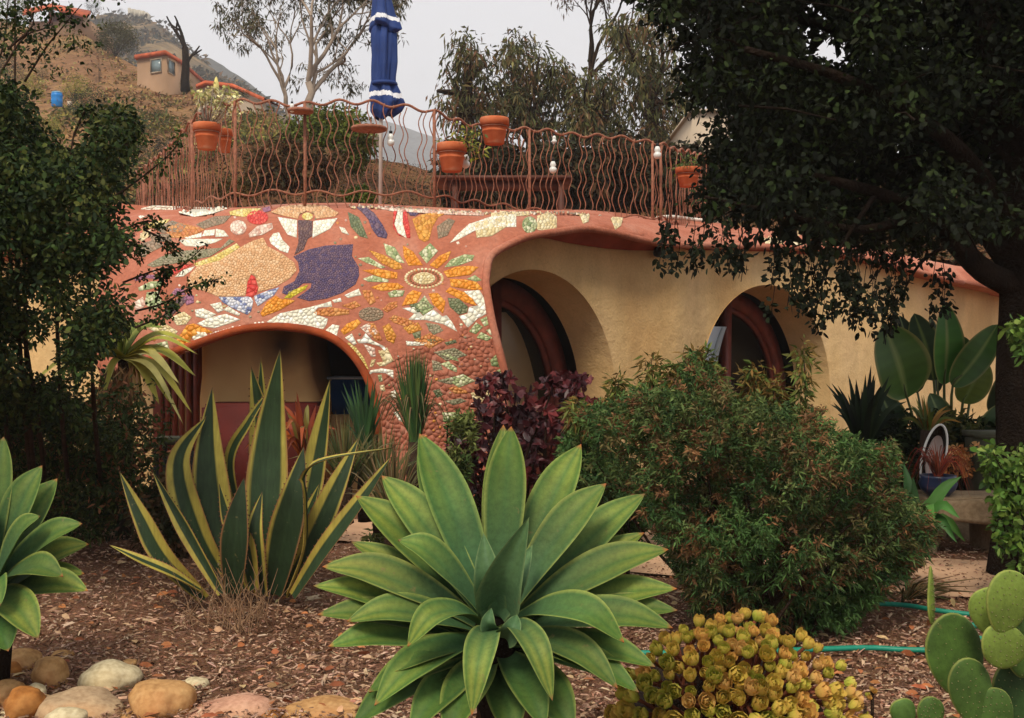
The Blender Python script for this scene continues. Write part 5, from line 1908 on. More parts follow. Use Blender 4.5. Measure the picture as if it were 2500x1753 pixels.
def bare_tree(name, px, py0, D, H, rad, label, depth=5, nb=3, spread=.55, lean=(0, 0, 1), leafcols=None, leafL=.15, per=8, hang=.8, seed=1, mat=None, shrink=.68, trunk=None, wob=.12, n=6, lw=.28, crad=.03):
    rr = random.Random(seed)
    base = W(px, py0, D)
    t = thing(name, base, label, 'tree')
    out, tips = [], []
    L0 = H * (trunk or 0.35)
    P = [base + np.array(lean) * L0 * i / 4 + np.array([rr.gauss(0, .01) * H, rr.gauss(0, .01) * H, 0]) for i in range(5)]
    V, F = tube(P, [rad * (1 - .35 * i / 4) for i in range(5)], 8); mk('trunk', V, F, mat or M_bark, t, True)
    for k in range(nb + 1):
        i = 4 if k < 2 else rr.randint(2, 4)
        d = np.array(lean) + spread * np.array([rr.gauss(0, 1), rr.gauss(0, .7), abs(rr.gauss(0, .5))])
        branches(P[i], d, H * .34, rad * .55, depth - 1, spread, .12, nb, 4, wob, shrink, out, tips, n, rr)
    V, F = join(out); mk('branches', V, F, mat or M_bark, t)
    if leafcols:
        C = np.array(tips)
        V, F, cc = clumps(C, per, H * crad, leafL, leafL * lw, leafcols, hang=hang, droop=.3)
        mk('crown', V, F, M_leafd, t, col=cc)
    return t, tips


EU = [lin(84, 84, 62), lin(64, 68, 48), lin(104, 96, 74), lin(74, 66, 50)]
bare_tree('sparse_eucalyptus', 757, 300, 26, 4.4, .115, 'tall thin eucalyptus with bare pale branches left of the blue umbrella', 5, 3, .50, (0.02, 0, 1), EU, .13, 6, 1.0, 11, M_barkp, .72, .22, crad=.035)
bare_tree('sparse_eucalyptus', 700, 300, 27, 3.4, .07, 'thinner leaning eucalyptus beside the tall pale one', 4, 3, .5, (-.12, 0, 1), EU, .12, 7, 1.0, 24, M_barkp, .74, .25, crad=.04)
bare_tree('sparse_eucalyptus', 1425, 330, 30, 5.2, .11, 'tall loose eucalyptus rising behind the green mass near the dark tree', 5, 3, .42, (0.06, 0, 1), [lin(110, 92, 76), lin(86, 80, 58), lin(96, 76, 62)], .13, 6, 1.0, 5, M_bark, .72, .3, crad=.035)
bare_tree('dead_tree', 452, 222, 61, 3.2, .26, 'bare dark dead tree beside the small adobe house', 2, 2, .5, (0, 0, 1), None, seed=4, mat=M_barkd, trunk=.75)


def eucmass(name, poly, Dr, n, label, cols, per=26, L=.19, rad=.36, root=None):
    P2 = polysample(poly, n)
    D = Dr[0] + (Dr[1] - Dr[0]) * rng.random(n)
    C = WA(P2[:, 0], P2[:, 1], D)
    root = np.array(root)
    t = thing(name, root, label, 'tree')
    V, F, cc = clumps(C, per, rad, L, L * .26, cols, hang=1.1, droop=.3, jit=.35)
    mk('crown', V, F, M_leafd, t, col=cc)
    st = [tube([root, (root + C.mean(0)) / 2 + np.array([.1, 0, 0]), C.mean(0)], [.2, .15, .08], 7)]
    V, F = join(st); mk('trunk', V, F, M_bark, t, True)
    st = []
    for i in range(26):
        e = C[rng.integers(n)]
        s_ = root + (C.mean(0) - root) * R.uniform(.5, 1)
        st.append(tube([s_, (s_ + e) / 2 + np.array([R.gauss(0, .2), 0, R.gauss(0, .2)]), e], [.07, .045, .02], 4, False))
    V, F = join(st); mk('branches', V, F, M_bark, t)


EU2 = [lin(94, 94, 56), lin(74, 76, 46), lin(112, 102, 66), lin(58, 60, 40), lin(108, 80, 56)]
eucmass('eucalyptus', [(1062, 215), (1085, 185), (1100, 110), (1118, 72), (1160, 78), (1190, 110), (1180, 160), (1200, 200), (1190, 260), (1140, 330), (1085, 290), (1075, 250)], (26, 28), 88, 'loose eucalyptus with drooping leaves at the left end of the tree row', EU2, 17, root=W(1140, 470, 27), rad=.30)
eucmass('eucalyptus', [(1200, 180), (1230, 120), (1250, 85), (1290, 90), (1320, 110), (1350, 150), (1390, 180), (1400, 330), (1200, 340), (1180, 250)], (27, 30), 190, 'dense olive eucalyptus in the middle of the row with a rounded top', EU2, 26, root=W(1290, 470, 28))
eucmass('eucalyptus', [(1390, 185), (1450, 165), (1510, 190), (1520, 330), (1395, 335)], (26, 30), 110, 'dark eucalyptus right of the dense olive one', EU2, 24, root=W(1450, 470, 28))
eucmass('eucalyptus', [(1480, 60), (1560, 20), (1660, 30), (1680, 330), (1500, 340), (1540, 200)], (25, 29), 170, 'tall eucalyptus partly behind the big dark tree', EU2, 24, root=W(1590, 470, 27))
eucmass('eucalyptus', [(1700, 160), (2000, 150), (2100, 330), (1690, 340)], (27, 31), 160, 'eucalyptus mostly hidden behind the big dark tree', EU2, 24, root=W(1850, 470, 29))
# shadowy hedge filling below the tree row
for i, (px, lab) in enumerate(((1180, 'dark hedge clump behind the table left end'), (1340, 'dark hedge clump behind the table right end'), (1500, 'dark hedge clump behind the dense bars'), (1650, 'dark hedge clump behind the right fence corner'), (1850, 'dark hedge clump behind the big dark tree'))):
    bush('hedge', px, 520, 330 + (i % 2) * 12, 250, 19, [lin(52, 54, 34), lin(40, 40, 28), lin(70, 62, 42), lin(84, 64, 44)], lab, grp='hedge behind the terrace', n=110, per=44, leafL=.15, hang=.6, seed=i)
# pale building glimpsed through the tree
t = thing('pale_building', W(1740, 330, 22), 'pale stucco building corner glimpsed through the big dark tree', 'building')
V, F = rbox(1690, 1780, 271, 470, 22, 4); mk('wall', V, F, M_wh, t)
V, F = rbox(1684, 1786, 266, 271, 21.9, 4.2); mk('roof', V, F, M_wh, t)

# ================================================================== GARDEN
# ---- mulch chips
def chips(n, ylo, yhi, xk, size, cols):
    u = rng.random(n)
    y = ylo * (yhi / ylo) ** u
    x = (rng.random(n) * 2 - 1) * xk * y
    L = size * (0.4 + 1.2 * rng.random(n) ** 2)
    Wd = L * (0.12 + 0.25 * rng.random(n))
    a = rng.random(n) * math.pi * 2
    tilt = rng.normal(size=n) * 0.28
    z = np.array([gz(p, q) for p, q in zip(x, y)]) + 0.006 + 0.022 * rng.random(n)
    C = np.stack([x, y, z], -1)
    d = np.stack([np.cos(a) * np.cos(tilt), np.sin(a) * np.cos(tilt), np.sin(tilt)], -1)
    up = unit(np.array([0, 0, 1.0]) + 0.45 * rng.normal(size=(n, 3)))
    s = unit(np.cross(d, up)); nn = np.cross(s, d)
    V = np.zeros((n, 6, 3))
    th = 0.0025 + 0.003 * rng.random((n, 1))
    for i, (p, q, r) in enumerate(((-.5, -.5, 0), (-.45, .5, 0), (.5, .35, 0), (.42, -.45, 0), (-.3, 0, 1), (.3, 0, 1))):
        V[:, i] = C + d * (L * p)[:, None] + s * (Wd * q)[:, None] + nn * th * r
    b = np.arange(n)[:, None] * 6
    F = np.concatenate([b + np.array([[0, 4, 5, 3]]), b + np.array([[1, 2, 5, 4]])], 0)
    k = palette(cols, n, jit=.35)
    return V.reshape(-1, 3), F, np.repeat(k[:, None], 6, 1).reshape(-1, 3)


M_chip = mat_leaf('bark_chip', 0.95, 0.0, 0.08, 0.25, 40)
CH = [lin(170, 136, 112), lin(148, 116, 94), lin(190, 160, 134), lin(124, 92, 72), lin(140, 106, 86), lin(112, 80, 62), lin(158, 124, 100), lin(180, 148, 124), lin(100, 70, 54), lin(154, 112, 88)]
V, F, cc = catl([chips(70000, 3.2, 8.2, .72, 0.032, CH), chips(1200, 3.3, 6.5, .7, 0.07, [lin(182, 148, 120), lin(150, 118, 92), lin(196, 168, 138)])])
tag(mk('mulch_chips', V, F, M_chip, col=cc), 'shredded reddish-brown bark mulch covering the garden bed', 'mulch', kind='stuff')
# fallen dry leaves
n = 700
x = (rng.random(n) * 2 - 1) * 2.6; y = 3.4 + 3.6 * rng.random(n)
C = np.stack([x, y, 0.03 + np.array([gz(p, q) for p, q in zip(x, y)])], -1)
V, F, cc = leaves(C, np.stack([rng.normal(size=n), rng.normal(size=n), .25 * rng.random(n)], -1), .04 + .03 * rng.random(n), .02 + .012 * rng.random(n), palette([lin(170, 110, 70), lin(140, 84, 56), lin(196, 160, 120)], n), hexa=True, Nrm=np.tile([0., 0., 1.], (n, 1)))
tag(mk('fallen_leaves', V, F, M_chip, col=cc), 'curled dry leaves scattered over the mulch', 'fallen leaves', kind='stuff')

# ---- river stones
def mat_rock(name, cols, sc=5):
    m, t, b = nt(name)
    n = ntex(t, 'noise', sc, 6, rough=.6); n2 = ntex(t, 'noise', sc * 9, 5); n3 = ntex(t, 'noise', sc * .6, 3)
    c = ramp(t, [(0.3, cols[0]), (0.5, cols[1]), (0.72, cols[2])], n.outputs['Fac'])
    c = mixc(t, c, ramp(t, [(0.35, (.72, .66, .6)), (.6, (1.05, 1.04, 1.02))], n2.outputs['Fac']), .8, 'MULTIPLY')
    c = mixc(t, c, cols[3], ramp(t, [(.5, (0, 0, 0)), (.7, (.6, .6, .6))], n3.outputs['Fac']))
    t.links.new(c, b.inputs['Base Color']); b.inputs['Roughness'].default_value = .85
    b.inputs['Specular IOR Level'].default_value = .2
    bump(t, b, n2.outputs['Fac'], .6, .006)
    return m


MR = {'tan': mat_rock('tan_stone', [lin(156, 112, 66), lin(184, 142, 92), lin(200, 166, 116), lin(168, 104, 58)]),
      'pale': mat_rock('pale_stone_river', [lin(176, 160, 126), lin(200, 186, 150), lin(212, 200, 168), lin(180, 156, 110)]),
      'orange': mat_rock('orange_stone', [lin(134, 84, 38), lin(166, 108, 52), lin(186, 138, 80), lin(140, 84, 40)]),
      'grey': mat_rock('grey_stone', [lin(150, 126, 100), lin(176, 150, 118), lin(192, 166, 130), lin(196, 140, 90)]),
      'pink': mat_rock('pink_stone', [lin(170, 122, 100), lin(196, 150, 124), lin(208, 168, 142), lin(180, 130, 90)])}


def rock(px, py, wpx, hpx, rot, kind, label, D=None, seed=0, flat=0.75, lift=0.0):
    D = D or ground_D(py + hpx * .3)
    k = D / FPX
    c = W(px, py, D)
    c[2] -= .008
    bm = bmesh.new(); bmesh.ops.create_icosphere(bm, subdivisions=4, radius=1)
    a, b_ = wpx * k / 2, hpx * k / 2
    d_ = (a * .75 + b_ * .4)
    ca, sa = math.cos(rot), math.sin(rot)
    V = []
    for v in bm.verts:
        p = v.co.copy()
        q = p * (1 + .22 * noise.noise(p * 1.0 + Vector((seed * 3.1, seed, 0))) + 0.10 * noise.noise(p * 2.3 + Vector((seed, 9, 2))) + .012 * noise.noise(p * 9))
        q.z = math.copysign(abs(q.z) ** 0.9, q.z)
        x, z = q.x * a, q.z * b_
        V.append((c[0] + x * ca - z * sa, D + q.y * d_, c[2] + x * sa + z * ca))
    F = [tuple(v.index for v in f.verts) for f in bm.faces]; bm.free()
    o = mk('river_stone', np.array(V) - np.array([c[0], D, c[2]]), F, MR[kind], None, True, loc=(c[0], D, c[2]))
    tag(o, label, 'stone', 'stones edging the garden bed')
    return o


rock(45, 1614, 112, 62, .02, 'tan', 'brown-tan stone at the left edge, behind the upright orange one', seed=1)
rock(122, 1645, 84, 92, .5, 'tan', 'rounded orange-tan stone between the brown one and the pale egg-shaped one', seed=2)
rock(18, 1690, 84, 74, .1, 'tan', 'tan stone at the left edge below the brown-tan one', seed=3)
rock(62, 1716, 90, 96, -.2, 'orange', 'rust-orange stone wedged beside the flat grey slab', seed=4)
rock(264, 1655, 150, 86, .05, 'pale', 'pale cream egg-shaped stone lying on the mulch', seed=5)
rock(400, 1705, 158, 104, -.12, 'tan', 'large smooth honey-coloured stone right of the pale egg-shaped one', seed=6)
rock(186, 1742, 210, 118, .02, 'grey', 'wide flat grey slab stone below the pale egg-shaped one', seed=7, D=ground_D(1735))
rock(162, 1752, 96, 60, .1, 'pale', 'small pale stone resting on top of the flat grey slab', seed=8, D=ground_D(1735) - .22)
rock(555, 1745, 230, 84, .14, 'pink', 'pinkish flat stone at the bottom, right of the honey-coloured stone', seed=9, D=ground_D(1735))
rock(784, 1726, 176, 44, .08, 'tan', 'long low tan stone beside the big agave', seed=10)
rock(855, 1750, 60, 40, 0, 'tan', 'small tan stone tucked under the big agave leaves', seed=11)
rock(310, 1622, 54, 34, .2, 'tan', 'little tan stone on the mulch just behind the pale egg-shaped one', seed=21)
rock(480, 1668, 60, 38, -.1, 'pale', 'small cream stone on the mulch behind the honey-coloured stone', seed=22)
rock(150, 1600, 56, 36, 0, 'tan', 'little tan stone behind the rounded orange-tan one, on the mulch', seed=23)
rock(318, 1752, 80, 50, .1, 'tan', 'small tan stone between the flat slab and the honey-coloured stone', seed=14, D=ground_D(1745))
rock(86, 1690, 60, 50, .2, 'pale', 'small pale stone behind the flat grey slab', seed=15)
rock(200, 1700, 50, 34, .2, 'tan', 'little tan pebble below the pale egg-shaped stone', seed=16)
rock(672, 1752, 90, 50, .1, 'orange', 'rusty stone in the bottom edge between the pinkish and the long tan stones', seed=17, D=ground_D(1745))
rock(20, 1640, 60, 50, .1, 'orange', 'small rusty stone at the left edge under the brown-tan one', seed=18)
rock(-60, 1640, 110, 90, 0, 'grey', 'grey stone just beyond the left edge of the row', seed=12)
rock(20, 1752, 80, 50, .2, 'pale', 'pale stone in the bottom left corner', seed=13, D=ground_D(1745))

# ---- agaves with wide soft leaves
def prof_att(t):
    if t < .56:
        return .40 + .60 * math.sin(math.pi / 2 * (t / .56)) ** 1.5
    u = (t - .56) / .44
    return max(0.0, (1 - u ** 1.75)) ** .92


def agave_cols(T, S_, base, mid, edge, tip, n, k):
    out = np.zeros((len(T), 3))
    b, m_, e, tp = map(np.array, (base, mid, edge, tip))
    w1 = np.clip((T - .25) / .5, 0, 1)[:, None]
    c = b * (1 - w1) + m_ * w1
    stripe = (np.exp(-((S_ - .38) / .30) ** 2) * np.clip((T - .3) * 2.2, 0, 1) * k)[:, None]
    c = c * (1 - stripe * .4) + np.array(lin(176, 176, 76)) * stripe * .4
    we = np.clip((S_ - .93) / .07, 0, 1)[:, None] * .75
    c = c * (1 - we) + e * we
    wt = np.clip((T - .965) / .03, 0, 1)[:, None]
    return c * (1 - wt) + tp * wt


def agave(name, cpx, cpy, CD, axis, spec, label, trunk=None):
    C = W(cpx, cpy, CD)
    A = np.array(axis, float); A /= np.linalg.norm(A)
    t = thing(name, (C[0], C[1], 0.0), label, 'agave')
    for i, s in enumerate(spec):
        (tx, ty, dc, wpx, bow, k) = s[:6]
        base_drop = s[6] if len(s) > 6 else 0.05
        P2 = W(tx, ty, CD - dc)
        P0 = C - A * base_drop
        d = P2 - P0
        dp = d - A * (d @ A)
        rdir = dp / (np.linalg.norm(dp) + 1e-9)
        P0 = P0 + rdir * 0.035
        m1 = P0 + (P2 - P0) * .33 + A * bow * .8
        m2 = P0 + (P2 - P0) * .70 + A * bow * .9
        N = A - (A @ d) * d / (d @ d)
        if np.linalg.norm(N) < .45: N = N - rdir * .6
        V, F, T, S_ = blade([P0, m1, m2, P2], wpx * .85 / 2 / FPX * (CD - dc * .5), N, prof_att, 22, 10, .34, .012, wave=.05)
        c = agave_cols(T, S_, lin(66, 98, 64), lin(64, 100, 42), lin(146, 158, 80), lin(170, 90, 50), len(T), k)
        c = c * (1 + R.uniform(-.18, .12)) * np.array([R.uniform(.92, 1.14), 1, R.uniform(.85, 1.05)])
        if R.random() < .4: c[T > R.uniform(.955, .985)] = np.array(lin(140, 92, 60)) * R.uniform(.7, 1.1)
        mk('leaf', V, F, M_succ, t, True, col=c)
    if trunk:
        V, F = tube([(C[0], C[1] + .05, -.02), (C[0] + .02, C[1] + .04, C[2] * .5), C - A * .04], [.07, .075, .06], 12)
        mk('trunk', V, F, M_barkd, t, True)
        for i in range(26 if cpx > 500 else 0):
            a = R.uniform(0, 6.28); q = C - A * .16 - np.array([0, 0, R.uniform(0, .3)])
            e = q + np.array([math.cos(a) * .16, math.sin(a) * .12, -R.uniform(.12, .3)])
            V, F, T, S_ = blade([q, (q + e) / 2 + np.array([math.cos(a) * .05, math.sin(a) * .05, .02]), e], .035, np.array([math.cos(a), math.sin(a), .6]), prof_att, 8, 4, .4, .004)
            mk('dead_leaf', V, F, M_chip, t, True, col=np.tile(np.array(lin(112, 86, 62)) * R.uniform(.6, 1.1), (len(V), 1)))
    return t


SP = [  # tip px, py, metres towards the viewer, width px, arch, stripe
    # back layer
    (1020, 1100, -.30, 118, .02, .9, .10), (1229, 1036, -.30, 110, .02, .9, .10), (1405, 1120, -.28, 110, .02, .9, .1), (1573, 1300, -.15, 105, .03, 1, .12),
    (764, 1430, .02, 108, .05, 1, .13), (857, 1322, -.14, 96, .04, 1, .13), (1575, 1205, -.22, 122, .04, .9, .10), (1653, 1437, .02, 118, .05, .8, .11),
    (801, 1578, .14, 116, .05, .5, .13), (1600, 1628, .20, 108, .05, .5, .13), (860, 1770, .22, 120, .05, .2, .14), (1400, 1790, .26, 140, .05, .2, .14),
    (1090, 1800, .26, 130, .05, .2, .14), (1250, 1810, .24, 120, .04, .2, .14), (900, 1690, .20, 110, .04, .2, .15),
    (800, 1370, -.05, 100, .04, .5, .12), (1655, 1490, .06, 104, .05, .4, .12),
    (775, 1500, .08, 104, .05, .5, .13), (1000, 1790, .26, 120, .05, .2, .15), (1560, 1690, .24, 104, .06, .3, .13), (1330, 1780, .3, 110, .05, .2, .12), (960, 1640, .22, 100, .05, .2, .12), (1450, 1640, .24, 104, .05, .2, .1),
    # middle layer
    (869, 1210, -.16, 124, .04, .8, .07), (932, 1161, -.16, 126, .04, 1, .06), (1024, 1058, -.20, 132, .03, .6, .05), (1419, 1084, -.18, 126, .04, .8, .06),
    (1643, 1533, .12, 118, .06, .6, .07), (1632, 1341, -.02, 128, .05, .7, .06), (787, 1383, .02, 124, .06, 1, .07), (846, 1517, .12, 110, .06, 1, .07),
    (1508, 1680, .27, 104, .08, .5, .08), (914, 1722, .26, 116, .07, .9, .08),
    # inner
    (1480, 1180, -.08, 120, .04, .5, .03), (1248, 1040, -.10, 120, .03, .25, .02), (972, 1318, .06, 100, .06, .5, .02),
    (1524, 1568, .24, 112, .10, .2, .02), (995, 1578, .26, 96, .10, 1, .02), (1349, 1711, .32, 84, .12, .9, .02), (1152, 1746, .33, 92, .12, .9, .03),
]
ag = agave('agave', 1212, 1496, 3.0, (0, -.58, .81), SP, 'large pale green spineless agave in the centre foreground with broad pointed leaves', True)
# furled centre spike and two small young leaves
C = W(1212, 1496, 3.0)
for (b0, m0, e0, w, cup, k) in (((1215, 1495, 2.98), (1238, 1400, 2.86), (1292, 1262, 2.84), 112, .9, .1), ((1205, 1500, 2.97), (1190, 1400, 2.90), (1180, 1300, 2.95), 80, .6, .1),
                         ((1200, 1545, 2.86), (1192, 1520, 2.82), (1200, 1484, 2.84), 44, .6, 0), ((1235, 1560, 2.84), (1250, 1535, 2.80), (1262, 1500, 2.83), 56, .7, 0),
                         ((1215, 1500, 2.96), (1260, 1410, 2.9), (1300, 1330, 2.96), 70, .5, .1)):
    V, F, T, S_ = blade([W(*b0), W(*m0), W(*e0)], w / 2 / FPX * 2.9, np.array([0, -1, .35]), lambda t: (.7 + .3 * math.sin(min(t / .4, 1) * math.pi / 2)) * (1 - max(0, (t - .35) / .65) ** 1.3), 16, 10, cup, .01)
    mk('leaf', V, F, M_succ, ag, True, col=agave_cols(T, S_, lin(84, 114, 80), lin(74, 106, 68), lin(130, 150, 100), lin(110, 130, 80), len(T), k))

SP2 = [tuple(v * (1.35 if i == 2 else 1) for i, v in enumerate(q)) for q in [(9, 1066, -.12, 100, .04, .4), (103, 1136, -.10, 100, .05, .7), (140, 1168, -.16, 110, .04, .6, .1), (98, 1260, .05, 84, .07, .3), (201, 1278, 0, 104, .06, .7),
       (217, 1328, -.06, 100, .05, 1, .1), (154, 1407, .14, 100, .09, .3), (215, 1442, .04, 104, .06, .9, .1), (94, 1559, .22, 112, .09, .7), (206, 1400, -.04, 90, .05, .8, .13),
       (-60, 1100, -.1, 100, .05, .5), (-150, 1160, -.1, 100, .05, .5), (-250, 1250, -.05, 110, .05, .5), (-290, 1380, 0, 110, .05, .5), (-240, 1500, .1, 110, .05, .5), (-120, 1580, .2, 110, .08, .5),
       (0, 1480, .25, 96, .1, .4), (-40, 1220, -.02, 90, .04, .3, .02), (-90, 1350, .15, 100, .08, .3, .02), (20, 1590, .15, 110, .05, .2, .12), (-40, 1660, .2, 110, .05, .3, .16)]]
agave('agave', -40, 1420, 4.4, (0.1, -.58, .81), SP2, 'green spineless agave cut off by the left edge above the river stones', True)

# ---- variegated agave
def mat_varieg():
    m = mat_leaf('variegated_leaf', 0.58, 0.03, 0.22, 0.22, 7, 2)
    return m


M_var = mat_varieg()
VG, VE, VD = lin(44, 62, 38), lin(178, 166, 80), lin(40, 56, 46)
vb = G(610, 1452)
va = thing('variegated_agave', vb, 'tall blue-green agave with yellow striped leaf edges on the mulch', 'agave')


def vleaf(pts, wpx, side, Nr=(0, -1, .1), e=(.30, .30), twist=None, dark=1.0, cup=.25):
    """pts: (px, py, D); e: width fraction of the yellow stripes left/right"""
    P = [W(*p) for p in pts]
    Dm = np.mean([p[2] for p in pts])
    pf = lambda t: (.55 + .45 * math.sin(math.pi / 2 * min(t / .45, 1))) * max(0, 1 - max(0, (t - .45) / .55) ** 1.6) ** 1.0
    V, F, T, S_ = blade(P, wpx * .88 / 2 / FPX * Dm, np.array(Nr, float), pf, 26, 14, cup, .012)
    nc = 15
    s = np.tile(np.linspace(-1, 1, nc), len(T) // nc)
    g = np.array(VG) * dark * R.uniform(.85, 1.15); y = np.array(VE) * R.uniform(.85, 1.05)
    col = np.tile(g, (len(T), 1))
    le = s < (-1 + 2 * e[0]); ri = s > (1 - 2 * e[1])
    y2 = y * (1 - .25 * (1 - T[:, None]))
    y2 = y2 * np.array([1, .9, .75]) ** (1 - T[:, None])
    col[le] = y2[le]; col[ri] = y2[ri]
    mid_ = (abs(s) < .12)
    col[mid_] *= 1.15
    rim = abs(s) > .97
    col[rim] = np.array(lin(150, 104, 66))
    tipm = T > .975
    col[tipm] = np.array(lin(90, 60, 44))
    o = mk('leaf', V, F, M_var, va, True, col=col)
    # marginal teeth
    n1 = 15
    VV = np.array(V[:len(V) // 2]).reshape(-1, n1, 3)
    tv, tf = [], []
    for i in range(3, 24):
        for j, jj in ((0, 1), (14, 13)):
            a = VV[i, j]; out = a - VV[i, jj]; out /= np.linalg.norm(out) + 1e-9
            al = VV[i + 1, j] - VV[i - 1, j]; al /= np.linalg.norm(al) + 1e-9
            o_ = len(tv)
            tv += [a - al * .005, a + al * .005, a + out * .010 + al * .003, a + np.array([0, .003, 0])]
            tf += [(o_, o_ + 1, o_ + 2), (o_, o_ + 2, o_ + 3), (o_ + 1, o_ + 3, o_ + 2)]
    mk('teeth', tv, tf, M_teeth, o)['kind'] = 'stuff'
    return o


M_teeth = mat_plain('leaf_teeth', lin(96, 60, 40), .6, .2, 20, 0)
b = 5.95
vleaf([(610, 1440, 6.1), (650, 1250, 6.3), (640, 1050, 6.3), (613, 894, 6.25)], 92, 0, e=(.28, .1))
vleaf([(615, 1440, 6.1), (640, 1200, 6.35), (640, 1020, 6.35), (637, 872, 6.3)], 52, 0, e=(.1, .3))
vleaf([(690, 1440, 6.0), (745, 1250, 6.2), (778, 1080, 6.25), (806, 925, 6.2)], 72, 0, e=(.38, .14))
vleaf([(640, 1440, 5.9), (650, 1250, 5.95), (662, 1060, 6.0), (684, 852, 5.95)], 118, 0, e=(.14, .17))
vleaf([(590, 1440, 5.95), (530, 1270, 6.0), (512, 1110, 6.05), (518, 945, 6.1)], 108, 0, e=(.12, .30))
vleaf([(560, 1440, 5.95), (480, 1300, 5.95), (438, 1130, 6.0), (504, 1015, 6.05)], 84, 0, e=(.26, .30), cup=.3)
vleaf([(500, 1462, 5.75), (400, 1360, 5.7), (345, 1260, 5.7), (291, 1150, 5.75)], 62, 0, e=(.10, .36))
vleaf([(490, 1440, 5.7), (420, 1400, 5.62), (340, 1365, 5.6), (266, 1330, 5.62)], 40, 0, Nr=(0, -.5, 1), e=(.3, .3))
vleaf([(570, 1450, 5.8), (572, 1350, 5.72), (580, 1260, 5.7), (596, 1165, 5.72)], 78, 0, e=(.04, .05), dark=.85)
vleaf([(668, 1450, 5.85), (690, 1330, 5.75), (718, 1210, 5.7), (742, 1090, 5.75)], 92, 0, e=(.12, .05), dark=.8)
vleaf([(690, 1450, 5.85), (760, 1320, 5.8), (820, 1190, 5.8), (876, 1068, 5.85)], 74, 0, e=(.34, .1))
vleaf([(715, 1455, 5.75), (790, 1340, 5.65), (880, 1220, 5.6), (955, 1115, 5.6)], 54, 0, e=(.34, .05), Nr=(-.3, -1, .5))
vleaf([(700, 1455, 5.8), (742, 1340, 5.7), (745, 1215, 5.6), (742, 1160, 5.55), (790, 1122, 5.5), (960, 1092, 5.5)], 40, 0, e=(.3, .2), Nr=(0, -.4, 1))
vleaf([(596, 1300, 6.15), (560, 1130, 6.15), (606, 1030, 6.1), (664, 944, 6.1)], 32, 0, e=(.3, .15))
vleaf([(540, 1450, 5.8), (470, 1330, 5.85), (420, 1240, 5.9), (372, 1150, 5.95)], 40, 0, e=(.3, .1), dark=.9)
vleaf([(620, 1440, 5.8), (600, 1330, 5.75), (560, 1270, 5.8), (535, 1180, 5.8)], 56, 0, e=(.1, .3), dark=.85)
vleaf([(660, 1450, 5.9), (700, 1380, 5.95), (745, 1270, 6.0), (780, 1180, 6.0)], 50, 0, e=(.3, .1), dark=.9)
vleaf([(640, 1455, 5.85), (625, 1380, 5.78), (622, 1290, 5.75), (640, 1200, 5.8)], 60, 0, e=(.2, .2), dark=.8)

# dead weeds and dry twigs in front of it
st = []
for i in range(150):
    c = G(R.gauss(560, 60), R.uniform(1440, 1560))
    h = R.uniform(.06, .32) * (1 if c[1] > 5.2 else .5)
    e = c + np.array([R.gauss(0, .09), R.gauss(0, .05), h]); mdl = (c + e) / 2 + np.array([R.gauss(0, .03), 0, .02])
    st.append(tube([c, mdl, e], [.003, .0022, .0012], 3, False))
V, F = join(st)
t = thing('dry_weed', G(560, 1480), 'tangle of dry grey-brown weeds at the foot of the variegated agave', 'weed')
mk('stems', V, F, mat_plain('dry_stem', lin(140, 108, 80), .9, .3, 20, 0), t)
C = np.array([G(R.gauss(560, 50), R.uniform(1400, 1500)) + np.array([0, 0, R.uniform(.02, .28)]) for _ in range(60)])
V, F, cc = clumps(C, 8, .05, .03, .012, [lin(120, 110, 84), lin(140, 112, 84), lin(100, 92, 70)])
mk('seed_heads', V, F, M_chip, t, col=cc)

# ---- yellow succulent mound
M_aeo = mat_leaf('aeonium_leaf', .5, .12, .25, .1, 30)
PALS = [(lin(170, 186, 62), lin(200, 194, 84)), (lin(198, 196, 84), lin(208, 180, 80)), (lin(214, 190, 96), lin(208, 158, 82)), (lin(148, 168, 54), lin(184, 184, 76)), (lin(220, 198, 118), lin(208, 164, 92)), (lin(184, 188, 76), lin(196, 166, 76))]


def rosette(k):
    r = random.Random(k * 7 + 1)
    V, F, Cc = [], [], []
    inner, outer = PALS[k % 6]
    openness = [.5, .62, .72, .55, .62, .45][k % 6]
    for ring, (n, rad, h, L, w, lean) in enumerate(((6, .22, .0, .95, .62, 1.15 * openness), (6, .18, .08, .82, .56, .85 * openness), (5, .10, .16, .62, .44, .55 * openness), (4, .04, .22, .42, .30, .3 * openness))):
        for i in range(n):
            a = 2 * math.pi * (i + .5 * (ring % 2)) / n + r.uniform(-.15, .15)
            o_ = len(V)
            Ls = L * r.uniform(.88, 1.08)
            for p in range(5):
                tt = p / 4
                th = lean + (-.35 * tt)           # curls inwards
                rr_ = rad + Ls * tt * math.sin(th); z = h + Ls * tt * math.cos(th) * .9
                ww = w * (.45, .8, 1, .85, .18)[p] * .5
                for q in (-1, 0, 1):
                    x, y = rr_ - (.06 * abs(q)) * w, q * ww
                    zz = z + .10 * w * abs(q)
                    V.append((x * math.cos(a) - y * math.sin(a), x * math.sin(a) + y * math.cos(a), zz))
                    f = min(1, (.35 + .55 * tt) if ring < 2 else .25 * tt + .1)
                    c = np.array(inner) * (1 - f) + np.array(outer) * f
                    if tt > .9 or (q and tt > .7): c = c * .7 + np.array(lin(196, 120, 70)) * .3
                    Cc.append(c)
            for p in range(4):
                for q in range(2):
                    b0 = o_ + p * 3 + q
                    F.append((b0, b0 + 1, b0 + 4, b0 + 3))
    return V, F, Cc


